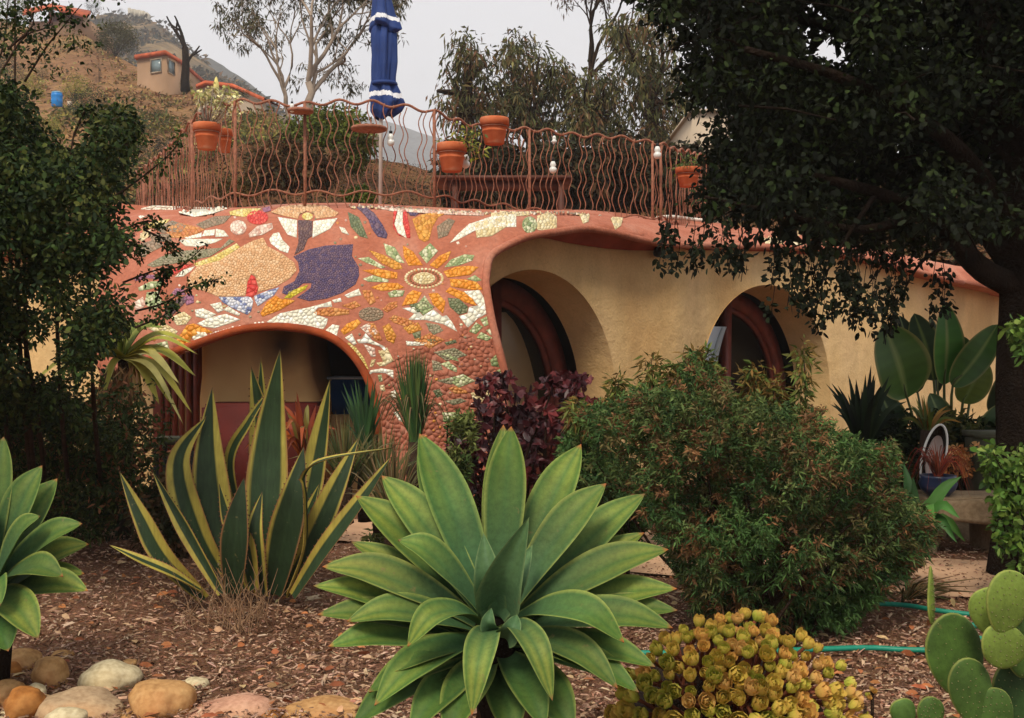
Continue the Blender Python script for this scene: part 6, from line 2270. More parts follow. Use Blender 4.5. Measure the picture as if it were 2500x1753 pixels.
mound_poly = [(1478, 1860), (1490, 1760), (1530, 1672), (1590, 1612), (1650, 1560), (1720, 1526), (1800, 1506), (1870, 1508), (1930, 1556), (2000, 1590), (2060, 1655), (2100, 1740), (2108, 1860)]
mc = W(1790, 1720, 3.5)
mound = thing('succulent_mound', (mc[0], mc[1], 0), 'dome of yellow-green and orange rosette succulents at the bottom right of centre', 'succulent')


def mound_pt(px, py):
    # ellipsoid dome: depth from how far inside the outline the point lies
    u = (px - 1790) / 325; v = (1800 - py) / 300
    r2 = min(1, u * u + v * v)
    D = 3.62 - .42 * math.sqrt(1 - r2 * .96)
    return W(px, py, D), np.array([u * .9, -.75 * math.sqrt(max(0.05, 1 - r2)), max(0.15, v * .9 + .15)])


bm = bmesh.new(); bmesh.ops.create_icosphere(bm, subdivisions=4, radius=1)
V = []
for v in bm.verts:
    q = v.co * (1 + .08 * noise.noise(v.co * 3))
    V.append((mc[0] + q.x * .34, 3.68 + q.y * .34, W(1790, 1800, 3.6)[2] - .03 + q.z * .315))
F = [tuple(v.index for v in f.verts) for f in bm.faces]; bm.free()
mk('woody_core', V, F, mat_plain('dark_stems', lin(50, 34, 22), .95, .5, 25, .9, .03), mound, True)
pts = []
tries = 0
lo = np.min(mound_poly, 0); hi = np.max(mound_poly, 0)
while tries < 16000 and len(pts) < 290:
    tries += 1
    p = (R.uniform(lo[0], hi[0]), R.uniform(lo[1], hi[1]))
    if not inpoly([p], mound_poly)[0]: continue
    md = 21 + 12 * max(0, (p[1] - 1560) / 250)
    if all(math.hypot(p[0] - q[0], (p[1] - q[1]) * 1.1) > md for q in pts): pts.append(p)
protos = {}
mw = wloc(mound)
stv = []
for i, p in enumerate(pts):
    P, n_ = mound_pt(*p)
    n_ = n_ + np.array([R.gauss(0, .22), R.gauss(0, .15), R.gauss(0, .2)]); n_ /= np.linalg.norm(n_)
    right_ = (p[0] - 1790) / 320
    k = R.choice([1, 2, 4, 2, 5]) if R.random() < .35 + .4 * right_ + .25 * (1700 - p[1]) / 200 else R.choice([0, 3, 1, 5, 0])
    k = max(0, min(5, k))
    sc_ = R.uniform(.031, .049) * (1 + .25 * (p[1] - 1600) / 150)
    if k not in protos:
        V, F, Cc = rosette(k)
        o = mk('rosette', V, F, M_aeo, mound, True, col=np.array(Cc), loc=(0, 0, 0)); protos[k] = o
    else:
        o = protos[k].copy(); COL.objects.link(o); o.parent = mound
    P = P + n_ * R.uniform(-.02, .015)
    o.location = P - mw
    q = Vector(n_).to_track_quat('Z', 'Y') @ Matrix.Rotation(R.uniform(0, 6.28), 4, 'Z').to_quaternion()
    o.rotation_euler = q.to_euler()
    o.scale = (sc_, sc_, sc_ * R.uniform(.9, 1.2))
    stv.append(tube([P - n_ * .16, P - n_ * .08 + np.array([R.gauss(0, .01), 0, 0]), P + n_ * .004], .006, 5, False))
V, F = join(stv); mk('stem', V, F, mat_plain('reddish_stem', lin(120, 66, 44), .8, .3, 30, .3), mound, True)
# two small offsets right of the mound
for j, (px, py, lab) in enumerate(((2112, 1738, 'small orange rosette succulent seedling right of the big mound'), (2130, 1700, 'tiny pinkish rosette succulent just above the small orange one'))):
    c = W(px, py, 3.7)
    t = thing('small_succulent', (c[0], c[1], c[2] - .08), lab, 'succulent')
    for i in range(4):
        V, F, Cc = rosette(2 + i % 3)
        o = mk('rosette', V, F, M_aeo, t, True, col=np.array(Cc), loc=(R.gauss(0, .012), R.gauss(0, .01), .08 + R.uniform(-.06, .03)))
        o.scale = (.017, .017, .018); o.rotation_euler = (R.uniform(.2, .9), R.gauss(0, .4), 0)
    V, F = tube([c - np.array([0, 0, .1]), c + np.array([0, 0, .02])], .006, 5); mk('stem', V, F, M_bark, t)

# ---- prickly pear
M_areole = mat_plain('pale_spine_dots', lin(120, 116, 76), .8, .2, 20, 0)
M_pad = mat_leaf('cactus_pad', .6, .0, .2, .35, 9, 1)
pear = thing('prickly_pear', W(2330, 1900, 3.2), 'prickly pear cactus with flat green pads in the bottom right corner', 'cactus')


def pad(px, py, wpx, hpx, rot, D, yaw, c, th=.022, egg=.18, name='pad'):
    th = th * .62
    k = D / FPX; C = W(px, py, D)
    n, m_ = 28, 10
    V, F, Cc = [], [], []
    cr, sr = math.cos(rot), math.sin(rot); cy_, sy_ = math.cos(yaw), math.sin(yaw)
    rr = random.Random(int(px))
    ph = rr.uniform(0, 6)
    for side in (-1, 1):
        for j in range(m_ + 1):
            r = math.sin(math.pi / 2 * j / m_)
            y = -side * th * math.cos(math.pi / 2 * j / m_) ** .7
            for i in range(n):
                a = 2 * math.pi * i / n
                x, z = r * math.cos(a) * wpx * k / 2, r * math.sin(a) * hpx * k / 2
                x *= 1 + egg * math.sin(a) * r; z *= 1 + .03 * math.sin(3 * a + ph)
                yy = y + .03 * k * 300 * (x / (wpx * k / 2)) ** 2 * .3
                X, Z = x * cr - z * sr, x * sr + z * cr
                V.append((C[0] + X * cy_ - yy * sy_, C[1] + X * sy_ + yy * cy_, C[2] + Z))
                w = .85 + .25 * noise.noise(Vector((X * 9, Z * 9, px)))
                cc_ = np.array(c) * w
                if r > .96: cc_ = cc_ * .6 + np.array(lin(170, 170, 90)) * .4
                Cc.append(cc_)
    for s_ in range(2):
        o_ = s_ * (m_ + 1) * n
        for j in range(m_):
            for i in range(n):
                F.append((o_ + j * n + i, o_ + j * n + (i + 1) % n, o_ + (j + 1) * n + (i + 1) % n, o_ + (j + 1) * n + i))
    o = mk(name, V, F, M_pad, pear, True, col=np.array(Cc))
    av, af = [], []
    for jz in range(-4, 5):
        for ix in range(-3, 4):
            x = (ix + (.5 if jz % 2 else 0)) * .27; z = jz * .22
            if x * x + z * z > .86 or hpx < 90 or rr.random() < .25: continue
            x += rr.uniform(-.05, .05); z += rr.uniform(-.05, .05)
            r = math.hypot(x, z)
            y = -th * math.sqrt(max(0, 1 - r * r)) ** .7 - .001
            X0, Z0 = x * wpx * k / 2 * (1 + egg * z), z * hpx * k / 2
            yy = y + .03 * k * 300 * x ** 2 * .3
            X, Z = X0 * cr - Z0 * sr, X0 * sr + Z0 * cr
            p = (C[0] + X * cy_ - yy * sy_, C[1] + X * sy_ + yy * cy_, C[2] + Z)
            v, f = box(p, (.0022, .004, .0022)); o_ = len(av); av += v; af += [tuple(q + o_ for q in g) for g in f]
    if av: mk('areoles', av, af, M_areole, o)['kind'] = 'stuff'
    return o


PG, PD_, PY = lin(76, 104, 46), lin(56, 82, 42), lin(112, 132, 56)
pad(2335, 1605, 150, 220, .32, 3.2, .2, PG)
pad(2372, 1690, 110, 170, .25, 3.05, .1, PG)
pad(2206, 1742, 62, 76, .2, 3.1, 0, PG)
pad(2272, 1745, 66, 90, -.1, 3.1, 0, PG)
pad(2274, 1455, 26, 150, .09, 3.2, .8, PY, .012, -.5)
pad(2425, 1495, 110, 130, .15, 3.1, -.2, PY)
pad(2462, 1470, 120, 160, -.25, 3.0, .2, PY)
pad(2450, 1580, 120, 110, -.5, 3.0, .1, PY)
pad(2500, 1560, 110, 190, -.1, 3.1, .1, PG)
pad(2480, 1700, 130, 200, -.05, 3.15, .2, PD_)
pad(2430, 1750, 90, 150, .1, 3.05, .0, PG)
pad(2330, 1830, 130, 160, 0, 3.15, .1, PD_)
pad(2560, 1480, 120, 170, -.3, 3.1, .1, PG)
# ---- hose
M_hose = mat_plain('green_hose', lin(30, 128, 104), .45, .15, 30, 0)
hz = .03
def hz_pts(L_): return [G(px, py, hz) + np.array([0, 0, R.uniform(0, .01)]) for px, py in L_]
t = thing('garden_hose', G(2300, 1520), 'teal green garden hose lying in loops on the mulch at the right', 'hose')
for pts_, w in ((hz_pts([(2600, 1520), (2480, 1512), (2380, 1502), (2290, 1492), (2210, 1480), (2120, 1474), (2020, 1480), (1900, 1500)]), .013),
                (hz_pts([(2600, 1560), (2500, 1552), (2400, 1532), (2345, 1528), (2330, 1540), (2380, 1558), (2480, 1570), (2600, 1590)]), .014),
                (hz_pts([(2420, 1600), (2300, 1592), (2200, 1586), (2120, 1582), (2000, 1586), (1850, 1592), (1700, 1596), (1600, 1597), (1540, 1596), (1460, 1588), (1400, 1570)]), .013)):
    V, F = tube(bez(pts_, 60), w, 8); mk('hose_run', V, F, M_hose, t, True)

# ================================================================== BIG PLANTS
OAK_SHADE = [lin(26, 32, 18), lin(20, 25, 15), lin(34, 40, 22), lin(23, 28, 18)]  # oak leaf tones set near black to carry the crown's shade
# ---- big dark oak on the right
oak_root = G(2478, 1330); oak_root = np.array([oak_root[0] * .0 + (2478 - 1250) / FPX * 6.6, 6.6, 0])
oak = thing('dark_oak', oak_root, 'big tree, its leaves coloured dark for shade, on the right overhanging the house with a thick black trunk', 'tree')
tp_ = [oak_root + np.array([0, 0, -.05]), W(2482, 1150, 6.6), W(2478, 900, 6.6), W(2486, 700, 6.6), W(2470, 560, 6.6), W(2490, 380, 6.6), W(2440, 200, 6.6), W(2400, 0, 6.7), W(2340, -220, 6.8)]
V, F = tube(bez(tp_, 40), list(np.interp(np.arange(41), [0, 3, 12, 24, 40], [.17, .12, .105, .11, .07])), 12); mk('trunk', V, F, M_barkd, oak, True)
limbs = [([(2478, 700, 6.6), (2400, 660, 6.5), (2330, 590, 6.4), (2260, 520, 6.2), (2140, 470, 6.0), (1990, 430, 5.8)], .085),
         ([(2455, 640, 6.6), (2400, 560, 6.6), (2370, 440, 6.6), (2330, 300, 6.7)], .06),
         ([(2480, 600, 6.6), (2430, 480, 6.4), (2300, 330, 6.0), (2080, 200, 5.7), (1820, 120, 5.5)], .07),
         ([(2470, 400, 6.6), (2300, 200, 6.8), (2000, 60, 7.0), (1700, 20, 7.0)], .06),
         ([(2260, 520, 6.2), (2100, 560, 5.9), (1900, 520, 5.7), (1720, 480, 5.7)], .03),
         ([(2140, 470, 6.0), (2060, 590, 5.8), (2000, 700, 5.7)], .015),
         ([(2330, 590, 6.4), (2250, 640, 6.2), (2190, 740, 6.1)], .014)]
for L_, r in limbs:
    n = 16
    V, F = tube(bez([W(*p) for p in L_], n), [r * (1 - .75 * i / n) for i in range(n + 1)], 8); mk('limb', V, F, M_barkd, oak, True)
oak_poly = [(1520, -80), (1590, 30), (1640, 80), (1690, 140), (1665, 220), (1680, 290), (1730, 330), (1680, 400), (1690, 450), (1680, 510), (1740, 500), (1820, 490), (1900, 520), (1980, 540), (2030, 610),
            (2150, 635), (2250, 625), (2330, 585), (2400, 545), (2540, 560), (2700, 560), (2700, -420), (1520, -420)]
holes = [[(1780, -40), (1860, -30), (1850, 60), (1790, 50)], [(1915, -20), (2015, -20), (2020, 60), (2050, 90), (2060, 160), (1985, 175), (1935, 130), (1945, 80), (1915, 50)], [(2020, 105), (2110, 90), (2105, 170), (2030, 180)],
         [(1672, 255), (1790, 250), (1805, 290), (1700, 315), (1672, 310)], [(2340, 570), (2460, 560), (2455, 650), (2350, 640)], [(1850, 560), (1970, 555), (1990, 600), (1860, 600)], [(1640, 390), (1730, 385), (1730, 470), (1640, 470)], [(1690, 525), (1860, 520), (1860, 600), (1690, 600)], [(2440, 100), (2460, 100), (2460, 130), (2440, 130)], [(1740, 180), (1775, 180), (1775, 215), (1740, 215)]]
P2 = polysample(oak_poly, 3600, holes)
inside = np.clip((P2[:, 0] - 1600) / 500, 0, 1)
D = 5.4 + 2.6 * rng.random(len(P2))
C = WA(P2[:, 0], P2[:, 1], D)
_nz = np.array([noise.noise(Vector((p[0] * 1.9, p[1] * 1.2, p[2] * 1.9))) for p in C])
C = C[_nz > -.27]
parts = [clumps(C, 26, .115, .040, .024, OAK_SHADE + [lin(46, 58, 28)], hang=.1, hexa=True, jit=.4)]
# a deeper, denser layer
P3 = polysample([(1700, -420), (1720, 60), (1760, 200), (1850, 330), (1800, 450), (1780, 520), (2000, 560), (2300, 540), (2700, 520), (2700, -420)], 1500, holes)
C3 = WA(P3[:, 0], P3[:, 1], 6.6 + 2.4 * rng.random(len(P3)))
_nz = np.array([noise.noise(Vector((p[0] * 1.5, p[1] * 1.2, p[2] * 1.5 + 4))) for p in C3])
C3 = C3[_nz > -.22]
parts.append(clumps(C3, 22, .24, .085, .055, OAK_SHADE, hexa=False, jit=.4))
# unseen crown added above and towards the viewer to darken the oak
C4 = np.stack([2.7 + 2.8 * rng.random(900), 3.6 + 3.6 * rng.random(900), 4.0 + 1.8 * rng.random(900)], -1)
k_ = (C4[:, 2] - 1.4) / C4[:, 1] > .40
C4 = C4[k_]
parts.append(clumps(C4, 20, .34, .12, .075, OAK_SHADE, jit=.4))
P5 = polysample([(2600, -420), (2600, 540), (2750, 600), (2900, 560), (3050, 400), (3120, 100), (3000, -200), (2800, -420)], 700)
parts.append(clumps(WA(P5[:, 0], P5[:, 1], 5.6 + 2.6 * rng.random(len(P5))), 26, .15, .045, .028, OAK_SHADE, hexa=True, jit=.4))
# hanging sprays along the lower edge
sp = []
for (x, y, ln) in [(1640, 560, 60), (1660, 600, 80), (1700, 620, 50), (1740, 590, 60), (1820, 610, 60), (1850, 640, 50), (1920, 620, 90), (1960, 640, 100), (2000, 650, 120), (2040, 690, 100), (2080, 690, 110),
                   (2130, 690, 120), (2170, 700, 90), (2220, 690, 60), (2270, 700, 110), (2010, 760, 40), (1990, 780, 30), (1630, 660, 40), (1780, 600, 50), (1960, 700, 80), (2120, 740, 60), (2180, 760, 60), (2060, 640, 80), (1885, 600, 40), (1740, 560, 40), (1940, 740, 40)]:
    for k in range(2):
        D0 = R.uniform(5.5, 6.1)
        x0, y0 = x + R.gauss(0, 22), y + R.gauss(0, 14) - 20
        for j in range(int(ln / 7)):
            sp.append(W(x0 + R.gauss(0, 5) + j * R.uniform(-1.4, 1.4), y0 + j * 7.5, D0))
parts.append(clumps(np.array(sp), 4, .032, .034, .022, OAK_SHADE, hang=.5, hexa=True))
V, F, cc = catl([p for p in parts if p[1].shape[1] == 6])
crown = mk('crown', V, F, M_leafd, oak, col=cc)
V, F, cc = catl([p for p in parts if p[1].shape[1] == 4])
mk('inner_and_unseen_crown', V, F, M_leafd, oak, col=cc)
st = []
for i in range(260):
    a = C[rng.integers(len(C))]; e = a + np.array([R.gauss(0, .25), R.gauss(0, .2), R.gauss(-.05, .2)])
    st.append(tube([a, (a + e) / 2 + np.array([0, 0, .02]), e], [.008, .006, .003], 4, False))
for i in range(0, len(sp), 9):
    a = sp[i]; st.append(tube([a + np.array([0, 0, .22]), a + np.array([.02, 0, .1]), a + np.array([0, 0, -.05])], .0025, 3, False))
V, F = join(st); mk('twigs', V, F, M_barkd, oak)['kind'] = 'stuff'

# ---- dark shrub on the left
LB = [lin(46, 62, 31), lin(36, 50, 27), lin(62, 80, 38), lin(60, 68, 32), lin(30, 42, 24), lin(78, 84, 40)]
LB2 = LB + [lin(104, 72, 50), lin(84, 92, 44)]
lroot = G(150, 1300)
lsh = thing('dark_shrub', lroot, 'tall dark green small-leaved shrub filling the left edge in front of the house', 'shrub')
poly = [(-250, 190), (0, 195), (30, 215), (65, 265), (90, 325), (150, 345), (180, 395), (212, 375), (250, 275), (295, 265), (325, 340), (318, 410), (270, 490), (285, 540), (320, 600), (250, 650), (240, 690), (290, 730), (305, 790), (240, 840),
        (210, 900), (150, 960), (200, 1010), (320, 1070), (290, 1150), (370, 1210), (290, 1290), (-250, 1320)]
holes = [[(160, 670), (220, 670), (220, 765), (160, 765)], [(225, 670), (262, 670), (262, 750), (225, 750)], [(65, 710), (130, 705), (130, 780), (65, 780)], [(115, 770), (195, 770), (190, 835), (120, 830)],
         [(30, 815), (165, 805), (165, 935), (40, 935)], [(-15, 605), (40, 595), (65, 650), (0, 665)], [(140, 480), (185, 480), (185, 550), (140, 550)], [(210, 400), (250, 400), (240, 450), (205, 450)]]
P2 = np.concatenate([polysample(poly, 4300, holes), polysample([(-250, 940), (130, 960), (210, 1020), (330, 1080), (290, 1150), (360, 1210), (280, 1300), (-250, 1320)], 1100), polysample([(-250, 200), (0, 200), (60, 270), (90, 420), (60, 600), (-250, 800)], 500)])
D = 5.0 + 1.7 * rng.random(len(P2)) + 2.1 * np.clip((P2[:, 1] - 880) / 250, 0, 1)
C = WA(P2[:, 0], P2[:, 1], D)
k_ = C[:, 2] > .02
C = C[k_]
nzv = np.array([noise.noise(Vector((p[0] * 2.4, p[1] * 1.6, p[2] * 2.4))) for p in C])
keep = (nzv > -.30) & (rng.random(len(C)) > np.clip((P2[k_][:, 0] - 180) / 500, 0, .2))
C = C[keep]
low = C[:, 2] < .9
p1 = clumps(C[~low], 24, .085, .032, .017, LB, hexa=True, jit=.4)
p2 = clumps(C[low], 26, .10, .036, .012, LB2, hexa=True, jit=.4, hang=.2)
# arching sprays over the mosaic
sp = []
for path in ([(300, 690), (380, 660), (440, 650), (500, 600)], [(330, 760), (400, 740), (470, 700), (540, 680)], [(300, 560), (360, 540), (400, 560)], [(280, 480), (350, 430), (420, 370), (440, 330)], [(330, 800), (400, 770), (430, 740)],
             [(200, 340), (280, 290), (330, 300), (360, 360)], [(180, 330), (210, 270), (240, 300)], [(260, 610), (330, 600), (350, 640)], [(380, 740), (400, 680), (405, 655)], [(240, 400), (310, 350), (340, 310)], [(350, 560), (410, 590), (430, 620)],
             [(60, 200), (110, 120), (150, 70), (200, 10)], [(0, 180), (60, 90), (120, 60), (130, -20)], [(20, 120), (80, 60), (60, 10)], [(-20, 200), (10, 100), (20, 0), (30, -80)]):
    D0 = R.uniform(5.1, 5.8)
    P = bez([W(x, y, D0) for x, y in path], 26)
    V, F = tube(P, [.005 * (1 - .8 * i / 26) + .0012 for i in range(27)], 5, False); mk('branch', V, F, M_bark, lsh)
    top = path[-1][1] < 100
    for i, p in enumerate(P[4:]):
        for _ in range(2 if top else 1): sp.append(p + np.array([R.gauss(0, .012 if not top else .11), R.gauss(0, .02), R.gauss(0, .012 if not top else .09)]))
p3 = clumps(np.array(sp), 7, .022, .022, .014, LB, hexa=True)
V, F, cc = catl([p1, p2, p3]); mk('crown', V, F, M_leafd, lsh, col=cc)
for i, (x0, x1, x2) in enumerate(((60, 20, 10), (120, 140, 180), (40, 60, 60), (200, 220, 260), (-20, -60, -80), (30, 40, 36))):
    P = bez([G(x0 + 60, 1290), W(x0 + 30, 1000, 6.2), W(x1, 600, 6.2), W(x2, 330 if i != 5 else -60, 6.2)], 16)
    V, F = tube(P, [.017 * (1 - .7 * j / 16) for j in range(17)], 7); mk('trunk', V, F, M_bark, lsh, True)
# lower reddish tips and grassy growth at its foot
C = WA(*(lambda p: (p[:, 0], p[:, 1], 7.1 + .6 * rng.random(len(p))))(polysample([(200, 960), (380, 950), (400, 1100), (330, 1230), (220, 1200), (120, 1120)], 130)))
V, F, cc = clumps(C, 30, .12, .05, .017, [lin(70, 84, 42), lin(84, 90, 46), lin(58, 72, 38), lin(140, 92, 62), lin(64, 76, 40)], hexa=True)
t = thing('reddish_groundshrub', G(290, 1290), 'low green shrub with a few reddish tips at the foot of the dark left shrub', 'shrub')
mk('foliage', V, F, M_leafd, t, col=cc)
st = [tube([G(290 + R.gauss(0, 30), 1275), C[rng.integers(len(C))] * .5 + G(290, 1280) * .5, C[rng.integers(len(C))]], .006, 4, False) for _ in range(24)]
V, F = join(st); mk('stem', V, F, M_bark, t)
st = []
for i in range(420):
    c = G(R.uniform(0, 400), R.uniform(1235, 1330)); e = c + np.array([R.gauss(0, .12), R.gauss(0, .1), R.uniform(.1, .38)])
    st.append(tube([c, (c + e) / 2 + np.array([0, 0, .04]), e], [.004, .003, .001], 3, False))
V, F = join(st)
col_ = palette([lin(72, 84, 42), lin(96, 92, 54), lin(52, 64, 36)], len(V))
tag(mk('ground_grass', V, F, M_leafd, col=col_), 'thin wiry green grass under the dark left shrub', 'grass', kind='stuff')

# ---- big feathery shrub, right of centre
def tipshrub(name, label, poly, Dr, n, per, L, Wd, cols, root, nstem=40, grad=None, mat=None, top_extra=(), cat='shrub', dome=.8):
    P2 = polysample(poly, n)
    A_ = np.array(poly); cx, cy = A_[:, 0].mean(), A_[:, 1].mean()
    rx, ry = np.ptp(A_[:, 0]) / 2, np.ptp(A_[:, 1]) / 2
    r2 = np.clip(((P2[:, 0] - cx) / rx) ** 2 + ((P2[:, 1] - cy) / ry) ** 2, 0, 1)
    half = (Dr[1] - Dr[0]) / 2; mid = (Dr[1] + Dr[0]) / 2
    D = mid + half * np.sqrt(1 - r2 * .9) * (rng.random(n) * 2 - 1) ** 1 * 1.0
    C = WA(P2[:, 0], P2[:, 1], D)
    for (x, y, D_) in top_extra: C = np.concatenate([C, [W(x, y, D_)]])
    C = C[C[:, 2] > .03]
    C = C[np.array([noise.noise(Vector((p[0] * 3, p[1] * 2, p[2] * 3))) for p in C]) > -.33]
    m = len(C)
    ci = np.repeat(np.arange(m), per)
    ctr = C.mean(0)
    outd = unit(C - (ctr + np.array([0, .1, -.35])))[ci]
    dirs = outd * .55 + rng.normal(size=(m * per, 3)) * .62 + np.array([0, 0, .15])
    along = rng.random((m * per, 1))
    P = C[ci] - outd * along * L * 1.6 + rng.normal(size=(m * per, 3)) * L * .22
    ck = np.clip(((np.array([noise.noise(Vector((p[0] * 2.2 + 7, p[1] * 2, p[2] * 2.2))) for p in C]) * .9 + .5 + .22 * rng.normal(size=m)) * len(cols)).astype(int), 0, len(cols) - 1)
    V, F, cc = leaves(P, dirs, L * (.6 + .7 * rng.random(m * per)), Wd * (.7 + .6 * rng.random(m * per)), palette(cols, m * per, ck[ci], .3), .3)
    t = thing(name, root, label, cat)
    mk('foliage', V, F, mat or M_leafd, t, col=cc)
    st = []
    for i in range(nstem):
        e = C[rng.integers(m)]
        b0 = np.array(root) + np.array([R.gauss(0, .12), R.gauss(0, .1), 0])
        st.append(tube([b0, (b0 + e) / 2 + np.array([R.gauss(0, .05), 0, .02]), e], [.012, .007, .003], 4, False))
    V, F = join(st); mk('stem', V, F, M_bark, t)
    return t


FS_ = [tuple(v * 1.22 for v in c_) for c_ in [lin(64, 90, 46), lin(78, 102, 54), lin(52, 76, 42), lin(92, 108, 60), lin(60, 84, 46), lin(120, 86, 56), lin(104, 76, 50), lin(58, 80, 42), lin(96, 88, 54), lin(56, 76, 42), lin(78, 92, 50)]]
big = [(1400, 1020), (1430, 980), (1480, 985), (1540, 960), (1570, 920), (1600, 960), (1630, 930), (1670, 880), (1710, 870), (1760, 900), (1800, 960), (1850, 940), (1890, 990), (1960, 980), (2020, 1020), (2060, 1060), (2090, 1040), (2140, 1060), (2180, 1100),
       (2200, 1180), (2260, 1220), (2280, 1300), (2250, 1400), (2160, 1440), (2120, 1530), (2040, 1600), (1900, 1580), (1780, 1540), (1700, 1520), (1650, 1440), (1600, 1330), (1560, 1240), (1500, 1180), (1440, 1120)]
_r = random.Random(9)
big = [(x + _r.uniform(-26, 26), y + _r.uniform(-24, 24)) for x, y in big]
tipshrub('feathery_shrub', 'large rounded green shrub with rusty tips in front of the second arched door', big, (4.7, 6.1), 6200, 22, .037, .0085, FS_, G(1850, 1560), 60)
for pts_, lab, D_ in (([(1180 + 220, 1060), (1390, 1010), (1410, 960), (1400, 935), (1385, 980)], None, 0),): pass
sprigs = []
for (x0, y0, x1, y1) in ((1590, 1000, 1590, 880), (1500, 1010, 1510, 930), (1700, 960, 1690, 862), (1840, 980, 1840, 900), (1965, 1000, 1960, 850), (1640, 960, 1650, 900), (1740, 930, 1730, 870), (1880, 1000, 1890, 930), (1420, 1040, 1400, 990)):
    for i in range(9): sprigs.append(W(x0 + (x1 - x0) * i / 8 + R.gauss(0, 5), y0 + (y1 - y0) * i / 8, 5.6))
V, F, cc = clumps(np.array(sprigs), 34, .055, .055, .013, [lin(84, 100, 46), lin(104, 110, 54), lin(120, 96, 50)], hang=.3)
t = thing('shoot_cluster', W(1600, 1000, 5.6), 'young yellow-green shoots standing up above the feathery shrub against the ochre wall', 'shoots')
mk('foliage', V, F, M_leafd, t, col=cc)
st = [tube([W(a, b + 60, 5.6), W((a + c) / 2 + 4, (b + d) / 2, 5.6), W(c, d, 5.6)], [.006, .005, .002], 4) for a, b, c, d in ((1590, 1000, 1590, 880), (1500, 1010, 1510, 930), (1700, 960, 1690, 862), (1840, 980, 1840, 900), (1965, 1000, 1960, 850), (1640, 960, 1650, 900), (1740, 930, 1730, 870), (1880, 1000, 1890, 930), (1420, 1040, 1400, 990))]
V, F = join(st); mk('stem', V, F, M_bark, t)
# smaller green shrubs round the red one
tipshrub('green_shrub', 'small light green feathery shrub left of the dark red shrub', [(1060, 1080), (1100, 1010), (1150, 1000), (1170, 1060), (1130, 1180), (1090, 1200), (1040, 1160)], (6.2, 6.8), 420, 14, .05, .013, [lin(88, 104, 52), lin(70, 90, 46), lin(104, 112, 60)], G(1105, 1400), 14)
tipshrub('green_shrub', 'low green shrub below and right of the dark red shrub', [(1370, 1080), (1420, 990), (1470, 1010), (1500, 1100), (1560, 1200), (1580, 1290), (1480, 1300), (1400, 1240), (1330, 1160)], (5.9, 6.6), 800, 14, .052, .013, FS_[:5] + [lin(96, 96, 56)], G(1450, 1430), 20)

# ---- burgundy shrub
BG = [lin(74, 28, 32), lin(58, 24, 30), lin(96, 36, 38), lin(50, 24, 28), lin(112, 48, 48)]
poly = [(1085, 1100), (1110, 1060), (1160, 1000), (1170, 930), (1230, 915), (1290, 960), (1340, 915), (1400, 905), (1440, 930), (1470, 980), (1440, 1060), (1380, 1130), (1330, 1180), (1260, 1150), (1180, 1200), (1120, 1220)]
P2 = polysample(poly, 330); C = WA(P2[:, 0], P2[:, 1], 6.6 + .8 * rng.random(330))
m = 330; per = 11
ci = np.repeat(np.arange(m), per)
base_d = unit(np.stack([rng.normal(size=m), -.8 + .5 * rng.normal(size=m), .5 + .6 * rng.normal(size=m)], -1))[ci]
aa = rng.random(m * per) * 6.283
t1 = unit(np.cross(base_d, [0, .2, 1.])); t2 = np.cross(base_d, t1)
dd = base_d * .45 + t1 * np.cos(aa)[:, None] + t2 * np.sin(aa)[:, None]
V, F, cc = leaves(C[ci], dd, .062 * (.6 + .7 * rng.random(m * per)), .036 * (.7 + .5 * rng.random(m * per)), palette(BG, m * per, rng.integers(0, 5, m)[ci], .35), .15, True, Nrm=base_d)
t = thing('burgundy_shrub', G(1280, 1400), 'dark burgundy-leaved shrub between the mosaic pillar and the first arched door', 'shrub')
mk('foliage', V, F, mat_leaf('burgundy_leaf', .42, .1, .4, .2, 20), t, col=cc)
st = []
for i in range(26):
    e = C[rng.integers(m)]; b0 = G(1280 + R.gauss(0, 20), 1395)
    st.append(tube([b0, (b0 + e) / 2 + np.array([R.gauss(0, .06), 0, 0]), e], [.016, .011, .005], 5, False))
V, F = join(st); mk('stem', V, F, M_bark, t)


# ---- tufts of narrow leaves
def tuft(name, label, px, py, D, n, L, w, spread, cols, cat='plant', top=None, parts=False, up=1.0, droop=.25, tr=.0, ns=8):
    base = W(px, py, D)
    if D == 0: base = G(px, py)
    t = thing(name, base - np.array([0, 0, tr]), label, cat)
    Vs, Fs, Cs = [], [], []
    o_ = 0
    for i in range(n):
        a = R.uniform(0, 6.283); s = abs(R.gauss(0, 1)) ** .8 * spread
        l = L * R.uniform(.6, 1.1)
        d = np.array([math.cos(a) * s, math.sin(a) * s * .8, up]); d /= np.linalg.norm(d)
        e = base + d * l - np.array([0, 0, droop * l * min(1, s)])
        m_ = base + d * l * .55 + np.array([0, 0, droop * l * .25 * min(1, s)])
        V, F, T, S_ = blade([base + np.array([R.gauss(0, .012), R.gauss(0, .012), 0]), m_, e], w / 2, np.array([-d[0] * 1.0, -.8 - d[1], .3]), lambda t_: (.7 + .3 * min(1, t_ * 4)) * (1 - t_ ** 2.2), ns, 2 if not parts else 4, .35, .002)
        c = palette([cols[R.randrange(len(cols))]], 1)[0]
        cc = np.tile(c, (len(V), 1)) * (1 - .15 * T[:, None])
        if parts: mk('leaf', V, F, M_leaf, t, True, col=cc)
        else:
            Vs += V; Fs += [tuple(k + o_ for k in f) for f in F]; Cs.append(cc); o_ += len(V)
    if not parts: mk('leaves', Vs, Fs, M_leaf, t, True, col=np.concatenate(Cs))
    if tr:
        V, F = tube([base - np.array([0, 0, tr]), base - np.array([0.01, 0, tr * .5]), base + np.array([0, 0, .03])], [.05, .045, .04], 8); mk('trunk', V, F, M_bark, t, True)
    return t


